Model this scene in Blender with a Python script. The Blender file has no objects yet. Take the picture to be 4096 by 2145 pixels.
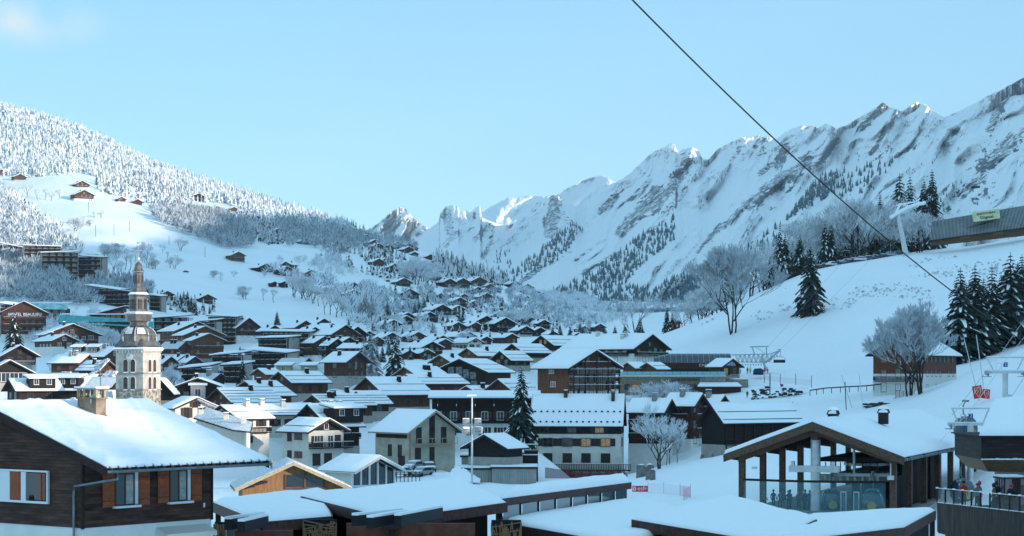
import bpy, math, random
import numpy as np
from mathutils import Vector, Matrix
R = math.radians
F, HX, HY = 8500.0, 2048.0, 1490.0     # focal length and horizon, in photo pixels
def P(sx, sy, Y): return Vector(((sx-HX)/F*Y, Y, (HY-sy)/F*Y))
sc = bpy.context.scene
C = bpy.data.collections.new('village'); sc.collection.children.link(C)
rnd = random.Random(7)

# ------------------------------------------------------------------ mesh helper
class MB:
    def __init__(s, M=None): s.v = []; s.f = []; s.m = []; s.M = M; s.sm = False
    def add(s, vs, fs, m=0):
        n = len(s.v)
        for p in vs:
            p = Vector(p)
            s.v.append(tuple(s.M @ p) if s.M else tuple(p))
        for f in fs: s.f.append(tuple(i+n for i in f)); s.m.append(m)
    def box(s, x0, x1, y0, y1, z0, z1, m=0):
        s.add([(x0,y0,z0),(x1,y0,z0),(x1,y1,z0),(x0,y1,z0),(x0,y0,z1),(x1,y0,z1),(x1,y1,z1),(x0,y1,z1)],
              [(0,3,2,1),(4,5,6,7),(0,1,5,4),(1,2,6,5),(2,3,7,6),(3,0,4,7)], m)
    def prism(s, poly, y0, y1, m=0):            # polygon in x,z swept along y
        n = len(poly)
        s.add([(p[0],y0,p[1]) for p in poly]+[(p[0],y1,p[1]) for p in poly],
              [tuple(range(n)), tuple(range(2*n-1,n-1,-1))]+[(i,i+n,(i+1)%n+n,(i+1)%n) for i in range(n)], m)
    def slab(s, top, t, m=0, ms=None):          # polygon (3d, ccw from above) with thickness t straight down
        n = len(top); ms = m if ms is None else ms
        b = [(p[0],p[1],p[2]-t) for p in top]
        k = len(s.v)
        s.add(list(top)+b, [tuple(range(n)), tuple(range(2*n-1,n-1,-1))], m)
        for i in range(n): s.f.append((k+i, k+i+n, k+(i+1)%n+n, k+(i+1)%n)); s.m.append(ms)
    def tube(s, pts, r, n=6, m=0):
        pts = [Vector(p) for p in pts]; k = len(s.v); vs = []
        rr = r if isinstance(r, (list, tuple)) else [r]*len(pts)
        for i, p in enumerate(pts):
            d = (pts[min(i+1,len(pts)-1)]-pts[max(i-1,0)]).normalized()
            a = d.cross(Vector((0,0,1)) if abs(d.z) < .9 else Vector((1,0,0))).normalized(); b = d.cross(a)
            for j in range(n):
                t = 2*math.pi*j/n; vs.append(p+(a*math.cos(t)+b*math.sin(t))*rr[i])
        fs = [(i*n+j, i*n+(j+1)%n, (i+1)*n+(j+1)%n, (i+1)*n+j) for i in range(len(pts)-1) for j in range(n)]
        fs += [tuple(range(n-1,-1,-1)), tuple(range((len(pts)-1)*n, len(pts)*n))]
        s.add(vs, fs, m)
    def bar(s, a, b, w, h=None, m=0):           # square bar between two points
        a, b = Vector(a), Vector(b); h = h or w; d = (b-a).normalized()
        u = d.cross(Vector((0,0,1)) if abs(d.z) < .95 else Vector((0,1,0))).normalized(); v = u.cross(d)
        u *= w/2; v *= h/2
        s.add([a-u-v,a+u-v,a+u+v,a-u+v,b-u-v,b+u-v,b+u+v,b-u+v],
              [(0,3,2,1),(4,5,6,7),(0,1,5,4),(1,2,6,5),(2,3,7,6),(3,0,4,7)], m)
    def lathe(s, prof, n=16, m=0, rot=0, c=(0,0)):
        vs = [(c[0]+r*math.cos(rot+2*math.pi*j/n), c[1]+r*math.sin(rot+2*math.pi*j/n), z) for r, z in prof for j in range(n)]
        fs = [(i*n+j, i*n+(j+1)%n, (i+1)*n+(j+1)%n, (i+1)*n+j) for i in range(len(prof)-1) for j in range(n)]
        fs += [tuple(range(n-1,-1,-1)), tuple(range((len(prof)-1)*n, len(prof)*n))]
        s.add(vs, fs, m)
    def mesh(s, name, mats):
        me = bpy.data.meshes.new(name); me.from_pydata(s.v, [], s.f)
        for m in (mats if isinstance(mats, (list, tuple)) else [mats]): me.materials.append(m)
        me.polygons.foreach_set('material_index', s.m)
        if s.sm: me.polygons.foreach_set('use_smooth', [True]*len(s.f))
        me.update(); return me
    def build(s, name, mats, parent=None, loc=(0,0,0), rz=0):
        return link(name, s.mesh(name, mats), parent, loc, rz)
def link(name, me, parent=None, loc=(0,0,0), rz=0, scale=None):
    o = bpy.data.objects.new(name, me); C.objects.link(o)
    o.location = loc; o.rotation_euler = (0,0,rz)
    if scale is not None: o.scale = scale if hasattr(scale, '__len__') else (scale,)*3
    if parent: o.parent = parent
    return o
def tag(o, label=None, cat=None, group=None, kind=None):
    for k, v in (('label',label),('category',cat),('group',group),('kind',kind)):
        if v: o[k] = v
    return o
def thing(name, label, cat, loc=(0,0,0), rz=0, group=None, scale=None):
    return tag(link(name, None, None, loc, rz, scale), label, cat, group)
def npmesh(name, v, f, mi=None, mats=(), smooth=False):
    me = bpy.data.meshes.new(name); nv, nf, k = len(v), len(f), f.shape[1]
    me.vertices.add(nv); me.vertices.foreach_set('co', v.astype(np.float32).ravel())
    me.loops.add(nf*k); me.loops.foreach_set('vertex_index', f.astype(np.int32).ravel())
    me.polygons.add(nf); me.polygons.foreach_set('loop_start', np.arange(0, nf*k, k, dtype=np.int32))
    for m in mats: me.materials.append(m)
    if mi is not None: me.polygons.foreach_set('material_index', mi.astype(np.int32))
    me.polygons.foreach_set('use_smooth', np.full(nf, smooth)); me.update(); me.validate(); return me

# ------------------------------------------------------------------ noise
_rs = np.random.RandomState(11); _perm = _rs.rand(512, 512)
def vnoise(x, y):
    xi = np.floor(x).astype(int); yi = np.floor(y).astype(int); fx = x-xi; fy = y-yi
    fx = fx*fx*(3-2*fx); fy = fy*fy*(3-2*fy)
    g = lambda a, b: _perm[a % 512, b % 512]
    return (g(xi,yi)*(1-fx)+g(xi+1,yi)*fx)*(1-fy)+(g(xi,yi+1)*(1-fx)+g(xi+1,yi+1)*fx)*fy
def fbm(x, y, o=4, g=.5):
    a, s, t = 1., 0., 0.
    for i in range(o): s = s+a*vnoise(x+i*17.3, y+i*9.1); t += a; a *= g; x = x*2.03; y = y*2.03
    return s/t
def sstep(a, b, x):
    t = np.clip((x-a)/(b-a), 0, 1); return t*t*(3-2*t)

# ------------------------------------------------------------------ materials
MATS = {}
def mat(name, col=(.5,.5,.5), rough=.7, metal=0, noise=None, bump=None, plank=None, emit=None, spec=.18, alpha=None):
    if name in MATS: return MATS[name]
    m = bpy.data.materials.new(name); m.use_nodes = True; nt = m.node_tree; N = nt.nodes; L = nt.links
    b = N['Principled BSDF']; b.inputs['Base Color'].default_value = (*col, 1); b.inputs['Roughness'].default_value = rough
    b.inputs['Metallic'].default_value = metal; b.inputs['Specular IOR Level'].default_value = spec
    tc = N.new('ShaderNodeTexCoord'); out = None; colsock = None
    def no(scale, vec=None, detail=4):
        n = N.new('ShaderNodeTexNoise'); n.inputs['Scale'].default_value = scale; n.inputs['Detail'].default_value = detail
        L.new(vec or tc.outputs['Object'], n.inputs['Vector']); return n.outputs['Fac']
    def mp(sc_, rot=(0,0,0)):
        q = N.new('ShaderNodeMapping'); q.inputs['Scale'].default_value = sc_; q.inputs['Rotation'].default_value = rot
        L.new(tc.outputs['Object'], q.inputs['Vector']); return q.outputs[0]
    def ramp(f, stops):
        r = N.new('ShaderNodeValToRGB'); L.new(f, r.inputs[0]); e = r.color_ramp.elements
        while len(e) < len(stops): e.new(.5)
        for i, (p, c) in enumerate(stops): e[i].position = p; e[i].color = (*c, 1)
        return r.outputs[0]
    hs = None
    if plank:                                   # ('h'|'v', board width, variation)
        dr, bw, var = plank
        sp = N.new('ShaderNodeSeparateXYZ'); L.new(tc.outputs['Object'], sp.inputs[0])
        if dr == 'h': src = sp.outputs['Z']
        else:
            ad = N.new('ShaderNodeMath'); ad.operation = 'ADD'; L.new(sp.outputs['X'], ad.inputs[0]); L.new(sp.outputs['Y'], ad.inputs[1]); src = ad.outputs[0]
        dv = N.new('ShaderNodeMath'); dv.operation = 'DIVIDE'; L.new(src, dv.inputs[0]); dv.inputs[1].default_value = bw
        fl = N.new('ShaderNodeMath'); fl.operation = 'FLOOR'; L.new(dv.outputs[0], fl.inputs[0])
        fr = N.new('ShaderNodeMath'); fr.operation = 'FRACT'; L.new(dv.outputs[0], fr.inputs[0])
        cb = N.new('ShaderNodeCombineXYZ'); L.new(fl.outputs[0], cb.inputs[2])
        if dr == 'h':
            ad = N.new('ShaderNodeMath'); ad.operation = 'ADD'; L.new(sp.outputs['X'], ad.inputs[0]); L.new(sp.outputs['Y'], ad.inputs[1])
            mu = N.new('ShaderNodeMath'); mu.operation = 'MULTIPLY'; L.new(ad.outputs[0], mu.inputs[0]); mu.inputs[1].default_value = .35; L.new(mu.outputs[0], cb.inputs[0])
        else:
            mu = N.new('ShaderNodeMath'); mu.operation = 'MULTIPLY'; L.new(sp.outputs['Z'], mu.inputs[0]); mu.inputs[1].default_value = .3; L.new(mu.outputs[0], cb.inputs[0])
        n1 = no(1.7, cb.outputs[0], 3)
        lo = tuple(c*(1-var) for c in col); hi = tuple(min(1,c*(1+var*1.3)) for c in col)
        n2 = no(9., mp((.3,.3,3) if dr == 'h' else (3,3,.3)), 5)
        mx = N.new('ShaderNodeMath'); mx.operation = 'MULTIPLY_ADD'; L.new(n2, mx.inputs[0]); mx.inputs[1].default_value = .4; L.new(n1, mx.inputs[2])
        colsock = ramp(mx.outputs[0], [(.42,lo),(.68,col),(.95,hi)])
        pr = ramp(fr.outputs[0], [(0,(0,0,0)),(.08,(1,1,1)),(.92,(.85,.85,.85)),(1,(.0,.0,.0))])
        mm = N.new('ShaderNodeMixRGB'); mm.blend_type = 'MULTIPLY'; mm.inputs[0].default_value = .75; L.new(colsock, mm.inputs[1]); L.new(pr, mm.inputs[2]); colsock = mm.outputs[0]
        hs = pr
    elif noise:                                 # (scale, amount [,color2])
        c2 = noise[2] if len(noise) > 2 else tuple(c*(1-noise[1]) for c in col)
        n1 = no(noise[0], None, 6)
        colsock = ramp(n1, [(.35,c2),(.62,col)])
    if colsock: L.new(colsock, b.inputs['Base Color'])
    if bump or hs:
        bp = N.new('ShaderNodeBump'); bp.inputs['Strength'].default_value = bump[1] if bump else .5; bp.inputs['Distance'].default_value = bump[2] if bump and len(bump) > 2 else .03
        if hs and not bump: L.new(hs, bp.inputs['Height'])
        else: L.new(no(bump[0], None, 5), bp.inputs['Height'])
        L.new(bp.outputs[0], b.inputs['Normal'])
    if emit: b.inputs['Emission Color'].default_value = (*emit[0],1); b.inputs['Emission Strength'].default_value = emit[1]
    if alpha is not None:
        b.inputs['Alpha'].default_value = alpha
    MATS[name] = m; return m
SNOW = mat('snow', (.86,.87,.89), .55, bump=(1.5,.42,.16), spec=.3)
SNOWG = mat('snow_ground', (.85,.865,.885), .6, noise=(.02,.05), bump=(.4,.6,.9), spec=.25)
SNOWT = mat('snow_thin', (.8,.82,.85), .6, noise=(6,.35,(.3,.3,.31)), bump=(5,.5,.05))
ROOF = mat('roof_dark', (.035,.03,.03), .8, noise=(3,.3))
DARK = mat('wood_dark', (.019,.014,.013), .75, plank=('h',.18,.45))
DARKV = mat('wood_dark_boards', (.02,.014,.012), .75, plank=('v',.2,.45))
BROWN = mat('wood_brown', (.078,.036,.023), .7, plank=('v',.2,.5))
REDB = mat('wood_red', (.07,.028,.022), .7, plank=('h',.2,.4))
ORANGE = mat('wood_orange', (.17,.068,.034), .65, plank=('v',.18,.4))
HONEY = mat('wood_honey', (.24,.13,.062), .6, plank=('v',.12,.3))
SIDING = mat('wood_siding', (.058,.026,.018), .55, plank=('h',.145,.95))
BEAM = mat('timber_beam', (.13,.075,.05), .65, noise=(4,.4), bump=(12,.3,.02))
BEAMD = mat('timber_beam_dark', (.04,.02,.016), .65, noise=(4,.4), bump=(12,.3,.02))
RUST = mat('wood_rust', (.16,.06,.03), .7, plank=('v',.22,.6))
REDW = mat('wood_fascia_red', (.085,.033,.025), .6, noise=(3,.45), bump=(12,.3,.02))
TAN = mat('wood_tan', (.42,.33,.22), .6, noise=(5,.25))
CREAM = mat('plaster_cream', (.62,.585,.52), .85, noise=(.9,.14), bump=(9,.25,.02))
WHITE = mat('plaster_white', (.72,.71,.68), .85, noise=(.9,.1), bump=(9,.2,.02))
BEIGE = mat('plaster_beige', (.44,.40,.32), .9, noise=(.7,.22), bump=(7,.3,.03))
GREYP = mat('plaster_grey', (.36,.33,.3), .9, noise=(.9,.2))
PINK = mat('plaster_pink', (.5,.38,.37), .9, noise=(1,.1))
STONE = mat('stone_rubble', (.42,.38,.31), .9, noise=(1.6,.5,(.12,.1,.08)), bump=(3,.8,.1))
CONC = mat('concrete', (.3,.28,.25), .85, noise=(2,.35), bump=(8,.3,.02))
METAL = mat('steel_grey', (.42,.45,.46), .45, .4, noise=(2,.2))
STEEL = mat('steel_light', (.6,.62,.62), .4, .5, noise=(1.5,.2))
ZINC = mat('zinc', (.2,.24,.26), .35, .7, noise=(2,.3))
BLACK = mat('black', (.012,.012,.014), .5)
GLASS = mat('window_glass', (.018,.022,.028), .06, spec=.9)
GLASSL = mat('window_curtain', (.3,.32,.34), .25, noise=(2,.6,(.04,.05,.06)))
WARMREFL = mat('window_warm_reflection', (.3,.22,.14), .25, noise=(2.5,.7), emit=((1,.66,.36),.05))  # warm reflections painted into the panes, with a faint added glow
FRAME = mat('window_frame_brown', (.11,.05,.03), .6)
FRAMEW = mat('window_frame_white', (.7,.7,.7), .6)
ORSH = mat('shutter_orange', (.34,.09,.035), .55, noise=(5,.25))
DKSH = mat('shutter_dark', (.04,.028,.025), .6, noise=(5,.2))
TEAL = mat('copper_teal', (.1,.42,.42), .5, noise=(.5,.25))
RED = mat('red_paint', (.62,.04,.03), .5)
YELLOW = mat('yellow_sticker', (.38,.3,.04), .5)
LEAD = mat('lead_sheet', (.2,.185,.165), .38, .55, noise=(1.2,.45), bump=(4,.3,.05))
ROCK = mat('rock_face', (.2,.18,.17), .95, noise=(.6,.5), bump=(1.2,.8,.5))
# ------------------------------------------------------------------ camera, sun, sky
cam = bpy.data.cameras.new('camera'); cam.sensor_width = 36; cam.lens = F/4096*36
cam.shift_y = (HY-1072.5)/4096; cam.clip_start = 1; cam.clip_end = 40000
co = bpy.data.objects.new('camera', cam); C.objects.link(co); co.rotation_euler = (math.pi/2, 0, 0); sc.camera = co
AZ, EL = 120.0, 11.3
sund = Vector((math.sin(R(AZ))*math.cos(R(EL)), math.cos(R(AZ))*math.cos(R(EL)), math.sin(R(EL))))
sl = bpy.data.lights.new('sun', 'SUN'); sl.energy = 3.1; sl.angle = R(.5); sl.color = (1, .86, .74)
so = bpy.data.objects.new('sun', sl); C.objects.link(so); so.rotation_euler = sund.to_track_quat('Z', 'Y').to_euler()
w = bpy.data.worlds.new('World'); sc.world = w; w.use_nodes = True
N = w.node_tree.nodes; L = w.node_tree.links
sky = N.new('ShaderNodeTexSky'); sky.sky_type = 'NISHITA'; sky.sun_disc = False
sky.sun_elevation = R(EL); sky.sun_rotation = R(AZ); sky.air_density = 1.0; sky.dust_density = .1; sky.ozone_density = 4.0; sky.altitude = 1000
tint = N.new('ShaderNodeMixRGB'); tint.blend_type = 'MULTIPLY'; tint.inputs[0].default_value = 1; tint.inputs[2].default_value = (.86, 1.04, .97, 1)
L.new(sky.outputs[0], tint.inputs[1])
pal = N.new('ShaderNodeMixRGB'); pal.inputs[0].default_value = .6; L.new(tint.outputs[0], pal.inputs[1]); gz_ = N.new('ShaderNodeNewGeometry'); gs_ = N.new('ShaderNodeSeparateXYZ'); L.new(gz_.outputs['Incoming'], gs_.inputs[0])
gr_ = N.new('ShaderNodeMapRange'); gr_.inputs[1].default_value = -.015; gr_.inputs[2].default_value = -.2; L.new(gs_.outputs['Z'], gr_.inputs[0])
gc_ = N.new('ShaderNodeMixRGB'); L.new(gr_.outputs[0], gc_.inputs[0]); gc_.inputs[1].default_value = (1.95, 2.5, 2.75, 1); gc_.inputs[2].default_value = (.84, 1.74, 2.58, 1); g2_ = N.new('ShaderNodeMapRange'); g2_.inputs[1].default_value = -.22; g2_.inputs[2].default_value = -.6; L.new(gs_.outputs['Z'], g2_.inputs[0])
g3_ = N.new('ShaderNodeMixRGB'); L.new(g2_.outputs[0], g3_.inputs[0]); L.new(gc_.outputs[0], g3_.inputs[1]); g3_.inputs[2].default_value = (1.5, 2.75, 3.45, 1); L.new(g3_.outputs[0], pal.inputs[2])  # overhead sky raised beyond its natural brightness, added fill for shaded snow
geo = N.new('ShaderNodeNewGeometry')
# faint high cloud, fixed in the sky to the upper left
cd = Vector(((40-HX)/F, 1, (HY-90)/F)).normalized()
neg = N.new('ShaderNodeVectorMath'); neg.operation = 'SCALE'; neg.inputs[3].default_value = -1; L.new(geo.outputs['Incoming'], neg.inputs[0])
sub = N.new('ShaderNodeVectorMath'); sub.operation = 'SUBTRACT'; L.new(neg.outputs[0], sub.inputs[0]); sub.inputs[1].default_value = cd
scl = N.new('ShaderNodeVectorMath'); scl.operation = 'MULTIPLY'; scl.inputs[1].default_value = (21, 21, 70); L.new(sub.outputs[0], scl.inputs[0])
ln = N.new('ShaderNodeVectorMath'); ln.operation = 'LENGTH'; L.new(scl.outputs[0], ln.inputs[0])
mr = N.new('ShaderNodeMapRange'); mr.inputs[1].default_value = 1.0; mr.inputs[2].default_value = .1; L.new(ln.outputs['Value'], mr.inputs[0])
nz = N.new('ShaderNodeTexNoise'); nz.inputs['Scale'].default_value = 26; nz.inputs['Detail'].default_value = 6; nz.inputs['Distortion'].default_value = .6
L.new(neg.outputs[0], nz.inputs['Vector'])
nr = N.new('ShaderNodeMapRange'); nr.inputs[1].default_value = .36; nr.inputs[2].default_value = .6; L.new(nz.outputs[0], nr.inputs[0])
cm = N.new('ShaderNodeMath'); cm.operation = 'MULTIPLY'; L.new(mr.outputs[0], cm.inputs[0]); L.new(nr.outputs[0], cm.inputs[1])
cm2 = N.new('ShaderNodeMath'); cm2.operation = 'MULTIPLY'; L.new(cm.outputs[0], cm2.inputs[0]); cm2.inputs[1].default_value = 1.0
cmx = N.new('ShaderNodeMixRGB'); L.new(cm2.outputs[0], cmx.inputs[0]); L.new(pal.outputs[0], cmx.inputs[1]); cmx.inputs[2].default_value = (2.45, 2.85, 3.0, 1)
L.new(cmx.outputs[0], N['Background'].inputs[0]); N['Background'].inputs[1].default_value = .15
sc.view_settings.view_transform = 'Standard'; sc.view_settings.look = 'None'; sc.view_settings.exposure = 1.29; sc.view_settings.gamma = 1
try:
    sc.cycles.volume_step_rate = 4; sc.cycles.volume_bounces = 0; sc.cycles.max_bounces = 6; sc.cycles.use_denoising = True
    sc.cycles.volume_max_steps = 64; sc.cycles.transparent_max_bounces = 12
except Exception: pass

# ------------------------------------------------------------------ ground heightfield
T0 = [(30,5600),(90,2820),(150,2290),(220,2040)]
K = {
 -1000: [(300,1960),(380,1900),(450,1740),(520,1640),(600,1560),(720,1480),(850,1400),(1000,1290),(1100,1210),(1250,1090),(1450,980),(1700,850),(1900,740),(2100,650),(2400,520),(2900,330),(3400,370),(4500,700)],
 0: [(300,1960),(380,1900),(450,1740),(520,1640),(600,1560),(720,1480),(850,1410),(1000,1310),(1100,1240),(1250,1130),(1450,1030),(1700,905),(1900,800),(2100,715),(2400,600),(2900,435),(3400,470),(4500,760)],
 200: [(300,1960),(380,1900),(450,1740),(520,1640),(600,1560),(720,1485),(850,1415),(1000,1325),(1250,1140),(1450,1050),(1700,920),(1950,780),(2110,695),(2160,690),(2400,620),(2850,485),(3400,530),(4500,800)],
 400: [(300,1960),(380,1900),(450,1740),(520,1640),(600,1560),(720,1490),(850,1420),(1000,1340),(1250,1160),(1450,1060),(1700,930),(1950,790),(2100,730),(2400,660),(2850,555),(3400,610),(4500,850)],
 600: [(300,1960),(380,1900),(450,1740),(520,1640),(600,1560),(720,1490),(850,1425),(1000,1360),(1250,1210),(1450,1100),(1700,970),(1950,860),(2150,800),(2450,730),(2750,665),(3300,730),(4500,900)],
 800: [(300,1960),(380,1900),(450,1735),(520,1640),(600,1560),(720,1490),(850,1435),(1000,1385),(1150,1320),(1300,1230),(1500,1120),(1700,1000),(1950,890),(2200,820),(2450,770),(2650,735),(3200,800),(4500,950)],
 1000: [(300,1955),(380,1895),(450,1730),(520,1635),(600,1560),(720,1490),(850,1440),(1000,1390),(1150,1330),(1300,1260),(1500,1150),(1700,1040),(1950,930),(2200,860),(2400,810),(2550,785),(3100,860),(4500,1000)],
 1200: [(300,1950),(380,1890),(450,1720),(520,1630),(600,1555),(720,1490),(850,1440),(1000,1390),(1150,1335),(1300,1260),(1500,1150),(1750,1040),(2000,940),(2200,880),(2350,855),(2900,930),(4500,1050)],
 1400: [(300,1955),(380,1890),(450,1720),(520,1635),(600,1555),(720,1490),(850,1440),(1000,1380),(1200,1300),(1450,1190),(1700,1090),(1950,990),(2150,925),(2250,915),(2800,1010),(4500,1100)],
 1600: [(300,1960),(380,1890),(450,1740),(520,1640),(600,1550),(720,1490),(850,1435),(1000,1370),(1200,1300),(1450,1210),(1700,1110),(1950,1010),(2100,970),(2200,965),(2700,1060),(4500,1140)],
 1800: [(300,1965),(380,1905),(450,1770),(520,1640),(600,1550),(720,1490),(850,1430),(1000,1370),(1200,1300),(1450,1225),(1700,1160),(1950,1090),(2150,1050),(2600,1120),(3300,1200),(4500,1175)],
 2000: [(300,1965),(380,1910),(450,1770),(520,1630),(600,1540),(720,1480),(850,1430),(1000,1370),(1200,1310),(1450,1250),(1700,1200),(1950,1150),(2100,1130),(2500,1180),(3200,1215),(4500,1185)],
 2200: [(300,1965),(380,1920),(450,1740),(520,1610),(600,1520),(720,1460),(850,1410),(1000,1370),(1200,1330),(1450,1290),(1700,1255),(1950,1230),(2200,1222),(3200,1222),(4500,1195)],
 2400: [(300,1965),(380,1925),(450,1700),(520,1590),(600,1510),(720,1440),(850,1400),(1000,1370),(1450,1320),(1950,1280),(3000,1240),(4500,1205)],
 2650: [(300,1960),(380,1850),(450,1700),(520,1600),(560,1540),(600,1480),(650,1400),(720,1335),(850,1370),(1000,1375),(1450,1330),(3000,1245),(4500,1210)],
 2900: [(300,1900),(380,1800),(450,1680),(520,1590),(535,1510),(560,1500),(600,1420),(650,1320),(720,1240),(760,1235),(850,1290),(1000,1330),(1450,1310),(3000,1245),(4500,1210)],
 3200: [(300,1800),(380,1720),(450,1650),(520,1560),(560,1480),(600,1370),(650,1210),(720,1085),(760,1080),(900,1200),(1200,1280),(3000,1240),(4500,1200)],
 3600: [(300,1790),(380,1680),(420,1630),(450,1590),(520,1500),(560,1400),(600,1290),(660,1130),(720,1020),(780,1015),(1000,1150),(1300,1230),(3000,1230),(4500,1200)],
 3900: [(240,1880),(300,1700),(340,1590),(380,1505),(400,1478),(420,1495),(450,1500),(520,1440),(600,1270),(660,1130),(720,1000),(790,985),(1000,1120),(1300,1220),(3000,1230),(4500,1200)],
 4096: [(240,1850),(300,1640),(340,1500),(380,1400),(400,1372),(425,1395),(450,1430),(520,1390),(600,1200),(660,1080),(700,985),(760,955),(800,955),(1000,1100),(1300,1220),(3000,1230),(4500,1200)],
 5200: [(240,1700),(300,1450),(340,1300),(400,1150),(450,1130),(520,1050),(600,900),(700,700),(800,650),(1000,700),(1300,800),(3000,1000),(4500,1100)],
}
GU = np.linspace(-.42, .40, 460); GY = np.exp(np.linspace(math.log(26), math.log(4800), 620))
ks = sorted(K); cu = np.array([(k-HX)/F for k in ks])
Zc = np.zeros((len(GY), len(ks)))
for j, k in enumerate(ks):
    pts = T0+K[k] if K[k][0][0] >= 300 else T0[:3]+K[k]
    yy = np.array([p[0] for p in pts], float); zz = (HY-np.array([p[1] for p in pts]))/F*yy
    Zc[:, j] = np.interp(np.log(GY), np.log(yy), zz)
GZ = np.zeros((len(GY), len(GU)))
for i in range(len(GY)): GZ[i] = np.interp(GU, cu, Zc[i])
def blur(a, n, ax):
    k = np.ones(n)/n; pad = [(0,0),(0,0)]; pad[ax] = (n//2, n//2)
    b = np.pad(a, pad, mode='edge'); return np.apply_along_axis(lambda r: np.convolve(r, k, mode='valid'), ax, b)
for _ in range(2): GZ = blur(GZ, 15, 1)
GZ = blur(blur(GZ, 5, 0), 5, 0)
UU, YY = np.meshgrid(GU, GY); XX = UU*YY
GZ += (fbm(XX/40+5, YY/40+3, 4)-.5)*np.clip(YY/500, .3, 3)*2.2*sstep(250, 500, YY)
GZ += (fbm(XX/7+9, YY/7+1, 3)-.5)*.5*sstep(300, 420, YY)
GSY = HY-GZ/YY*F
def gz(x, y):
    u = x/y; fi = (math.log(y)-math.log(26))/(math.log(4800)-math.log(26))*(len(GY)-1); fj = (u-GU[0])/(GU[-1]-GU[0])*(len(GU)-1)
    i = int(min(max(fi,0), len(GY)-2)); j = int(min(max(fj,0), len(GU)-2)); a = min(max(fi-i,0),1); b = min(max(fj-j,0),1)
    return float((GZ[i,j]*(1-b)+GZ[i,j+1]*b)*(1-a)+(GZ[i+1,j]*(1-b)+GZ[i+1,j+1]*b)*a)
def hit(sx, sy, ymin=330, ymax=4700):          # where the line of sight through a photo pixel meets the ground
    u = (sx-HX)/F; j = int(round((u-GU[0])/(GU[-1]-GU[0])*(len(GU)-1))); j = min(max(j,0), len(GU)-1)
    col = GSY[:, j]; idx = np.where((GY > ymin) & (GY < ymax) & (col <= sy))[0]
    if len(idx) == 0:
        k = np.where((GY > ymin) & (GY < ymax))[0]; Y = float(GY[k[np.argmin(col[k])]])
    else:
        i0 = int(idx[0]); Y = float(GY[i0])
        if i0 > 0 and GY[i0-1] > ymin and col[i0-1] > sy: f_ = (col[i0-1]-sy)/max(1e-6, col[i0-1]-col[i0]); Y = float(GY[i0-1]+(GY[i0]-GY[i0-1])*min(max(f_,0),1))
    return Vector((u*Y, Y, gz(u*Y, Y)))
def gridmesh(name, X, Y, Z, mats, smooth=True):
    n, m = X.shape; v = np.stack([X, Y, Z], -1).reshape(-1, 3)
    a = (np.arange(n-1)[:, None]*m+np.arange(m-1)[None, :]).ravel()
    f = np.stack([a, a+1, a+1+m, a+m], 1); return npmesh(name, v, f, None, mats, smooth)
b = MB(); b.add([(-12000,-1500,-45),(12000,-1500,-45),(12000,14000,-45),(-12000,14000,-45)], [(0,1,2,3)])
tag(b.build('valley_floor', SNOWG), kind='structure')

# ------------------------------------------------------------------ unseen ridge off to the right, crest shaped to shade the valley
hv = np.array([math.sin(R(AZ)), math.cos(R(AZ))]); pv = np.array([-math.cos(R(AZ)), math.sin(R(AZ))]); TE = math.tan(R(EL))
SHB = [(800,1450,560),(200,1380,680),(200,1270,850),(100,1150,1050),(60,1080,1250),(100,1040,1400),(300,965,1570),(560,990,1650),(850,860,2080),(1000,770,2450),(1400,880,2300),(4030,670,4500),(3650,600,5200),(3100,820,5700),(2690,920,6300),(2300,1000,8000),(1605,980,9200)]
SHADE = [(-600,10),(-20,12)]
for (sx_, sy_, Y_) in [(300,1830,92),(3300,1600,200),(1050,1770,390),(572,1690,430),(700,1560,450)]+SHB:
    q = P(sx_, sy_, Y_); SHADE.append((q.x*pv[0]+q.y*pv[1], q.z-TE*(q.x*hv[0]+q.y*hv[1])))
SHADE.append((9500, SHADE[-1][1]+200)); SHADE.sort()
SHB_DONE = 1
ss = np.concatenate([np.arange(-600, 1500, 10.), np.arange(1500, 9500, 60.)])
A = np.interp(ss, [q[0] for q in SHADE], [q[1] for q in SHADE])
D = 380+.12*ss; Hh = A+TE*D+(fbm(ss/60, ss*0+3, 4)-.5)*np.clip(ss/90, 2, 60)
rows = []
for k, fr in [(-1.3,0),(-.9,.32),(-.45,.66),(0,1),(.4,.75),(1.2,.3),(2,0)]:
    dd = D+k*(Hh+60); zz = -60+(Hh+60)*fr; rows.append(np.stack([ss*pv[0]+dd*hv[0], ss*pv[1]+dd*hv[1], zz], -1))
rr = np.stack(rows)
tag(link('mountain_ridge', gridmesh('mountain_ridge', rr[..., 0], rr[..., 1], rr[..., 2], [SNOWG])), kind='structure')

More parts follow.
